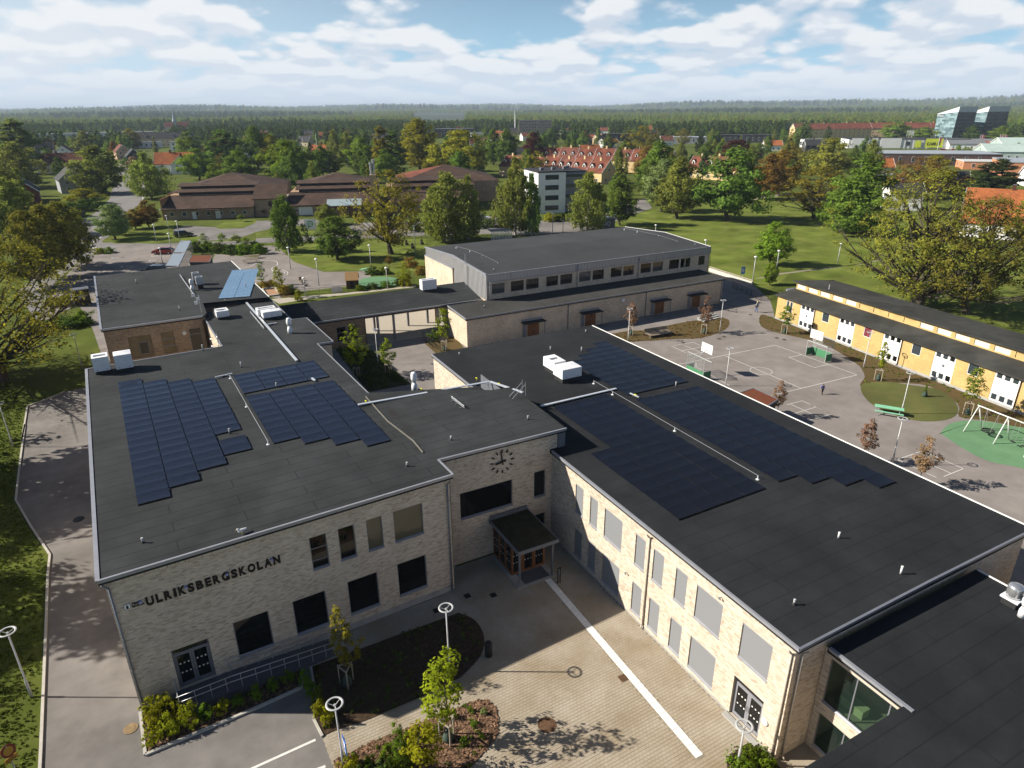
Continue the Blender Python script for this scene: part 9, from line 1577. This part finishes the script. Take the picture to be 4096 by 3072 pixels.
# ================================================================== woods to the horizon, hills, lake
def hill(x, y):
    r_ = np.hypot(x, y); a = np.arctan2(x, y); s = np.clip((r_-2200)/5000, 0, 1); s = s*s*(3-2*s)
    return s*(34+10*np.sin(a*7+.5)+9*np.sin(a*17+1)+7*np.sin(a*31+r_/1500)+12*np.sin(r_/1300+a*3))
na, nr = 160, 26; A_ = np.linspace(-1.2, 2.2, na); Rr = np.linspace(1900, 15000, nr); AA, RR = np.meshgrid(A_, Rr, indexing='ij'); X = RR*np.sin(AA); Y = RR*np.cos(AA); Zh = hill(X, Y)+.05-1.0*(RR < 2300)
idx = np.arange(na*nr).reshape(na, nr); Fq = np.stack([idx[:-1, :-1], idx[:-1, 1:], idx[1:, 1:], idx[1:, :-1]], -1).reshape(-1, 4)
o = np_mesh('hills', np.stack([X, Y, Zh], -1).reshape(-1, 3), Fq, mat('forest_floor', (.028, .040, .016), 1, .4, .004, bump=0), None, 'structure')
lk = GP(('0B', 1430, 137), ('0B', 1500, 141), ('0B', 1740, 150), ('0B', 1735, 138)); lk = [Vector((p.x, p.y, 0)) for p in lk]; M = mat('lake_water', (.30, .42, .55), .12, .05, .001, spec=.5)
mb = MB(); mb.add([(p.x, p.y, 1.5) for p in lk], [(0, 1, 2, 3)]); mb.build('lake', M)['kind'] = 'structure'
laz = math.atan2(lk[0].x, lk[0].y), math.atan2(lk[2].x, lk[2].y); lr = min(p.length for p in lk), max(p.length for p in lk)
def forest():
    tmpl = []; col = bpy.data.collections.new('forest_templates')
    for i, (k, lf) in enumerate((('maple', 'maple'), ('linden', 'linden'), ('birch', 'birch'), ('pine', 'pine'), ('maple', 'oak'), ('linden', 'cone'), ('pine', 'hedge'))):
        tr, cr, h, r = make_plant(k, 300+i, dict(N=44, n=11, cr=KIND[k]['cr']*1.25, leaf=KIND[k]['leaf']*2.5, limbs=5, droop=0)); cr.materials.append(LEAF[lf]); tmpl.append(bpy.data.objects.new('woodland_template', cr)); 
    rng = np.random.default_rng(3); pts = []; sc = []; ti = []
    for (r0, r1, n, s0, s1) in ((620, 1300, 8500, .75, 1.15), (1300, 2500, 10000, .9, 1.4), (2500, 5000, 11000, 1.2, 2.0), (5000, 11000, 13000, 2.0, 3.6)):
        r_ = np.sqrt(rng.uniform(r0*r0, r1*r1, n)); a = rng.uniform(R(-12), R(70), n); x, y = r_*np.sin(a), r_*np.cos(a)
        dens = .5+.5*np.sin(x/140+2*np.sin(y/230))*np.cos(y/170+x/400); ok = (dens > .18)|(r_ > 1500)
        ok &= ~((a > laz[0]-.012) & (a < laz[1]+.012) & (r_ > 1150) & (r_ < lr[1]+80))
        ok &= ~((a > R(52)) & (r_ < 780) & (a < R(70)))
        ok &= ~((a > R(20)) & (a < R(33)) & (r_ < 800) & (dens < .6))
        for b in BLD:
            if math.hypot(b[0], b[1]) > 500: ok &= np.hypot(x-b[0], y-b[1]) > b[2]+4; bd = math.hypot(b[0], b[1]); ba = math.atan2(b[0], b[1]); ok &= ~((np.abs(a-ba) < b[2]/bd*.9) & (r_ < bd) & (r_ > bd-170))
        x, y = x[ok], y[ok]; m = len(x); pts.append(np.stack([x, y, hill(x, y)-.3], 1)); s = rng.uniform(s0, s1, m); sc.append(s)
        ev = (np.sin(x/310+1)+np.sin(y/420+x/900)) > .5; t = rng.choice([0, 1, 2, 4, 5, 1, 2], m); t2 = rng.choice([3, 3, 6, 1], m); ti.append(np.where(ev, t2, t))
    P = np.concatenate(pts); S = np.concatenate(sc); Ti = np.concatenate(ti)
    me = bpy.data.meshes.new('woodland'); me.vertices.add(len(P)); me.vertices.foreach_set('co', P.astype(np.float32).ravel()); me.update()
    for nm, arr, ty in (('tsc', S, 'FLOAT'), ('trot', rng.uniform(0, 6.28, len(P)), 'FLOAT')): at_ = me.attributes.new(nm, ty, 'POINT'); at_.data.foreach_set('value', arr.astype(np.float32))
    at_ = me.attributes.new('tid', 'INT', 'POINT'); at_.data.foreach_set('value', Ti.astype(np.int32))
    o = bpy.data.objects.new('woodland', me); COL.objects.link(o); o['kind'] = 'stuff'
    ng = bpy.data.node_groups.new('woodland_nodes', 'GeometryNodeTree'); ng.interface.new_socket('Geometry', in_out='INPUT', socket_type='NodeSocketGeometry'); ng.interface.new_socket('Geometry', in_out='OUTPUT', socket_type='NodeSocketGeometry'); N = ng.nodes; L = ng.links
    gi = N.new('NodeGroupInput'); go = N.new('NodeGroupOutput'); ip = N.new('GeometryNodeInstanceOnPoints'); jg = N.new('GeometryNodeJoinGeometry'); 
    for t in reversed(tmpl): oi = N.new('GeometryNodeObjectInfo'); oi.inputs['Object'].default_value = t; oi.inputs['As Instance'].default_value = True; L.new(oi.outputs['Geometry'], jg.inputs[0])
    def attr(nm, ty): q = N.new('GeometryNodeInputNamedAttribute'); q.data_type = ty; q.inputs['Name'].default_value = nm; return q.outputs[0]
    cx = N.new('ShaderNodeCombineXYZ'); L.new(attr('trot', 'FLOAT'), cx.inputs[2])
    L.new(gi.outputs[0], ip.inputs['Points']); L.new(jg.outputs[0], ip.inputs['Instance']); ip.inputs['Pick Instance'].default_value = True; L.new(attr('tid', 'INT'), ip.inputs['Instance Index']); L.new(cx.outputs[0], ip.inputs['Rotation']); L.new(attr('tsc', 'FLOAT'), ip.inputs['Scale']); L.new(ip.outputs[0], go.inputs[0])
    md = o.modifiers.new('scatter', 'NODES'); md.node_group = ng
forest()
# ================================================================== the air: thin haze that fades the far woods
HZ = mat('haze_air', (1, 1, 1)); nt = HZ.node_tree; nt.nodes.clear(); out = nt.nodes.new('ShaderNodeOutputMaterial'); pv = nt.nodes.new('ShaderNodeVolumePrincipled'); pv.inputs['Color'].default_value = (.62, .76, .95, 1); pv.inputs['Density'].default_value = HAZE = 1.0e-4; pv.inputs['Anisotropy'].default_value = .0; nt.links.new(pv.outputs[0], out.inputs['Volume'])
mb = MB(); mb.box(-16500, 16500, -16500, 16500, -1.5, 150); o = mb.build('haze', HZ); o['kind'] = 'stuff'
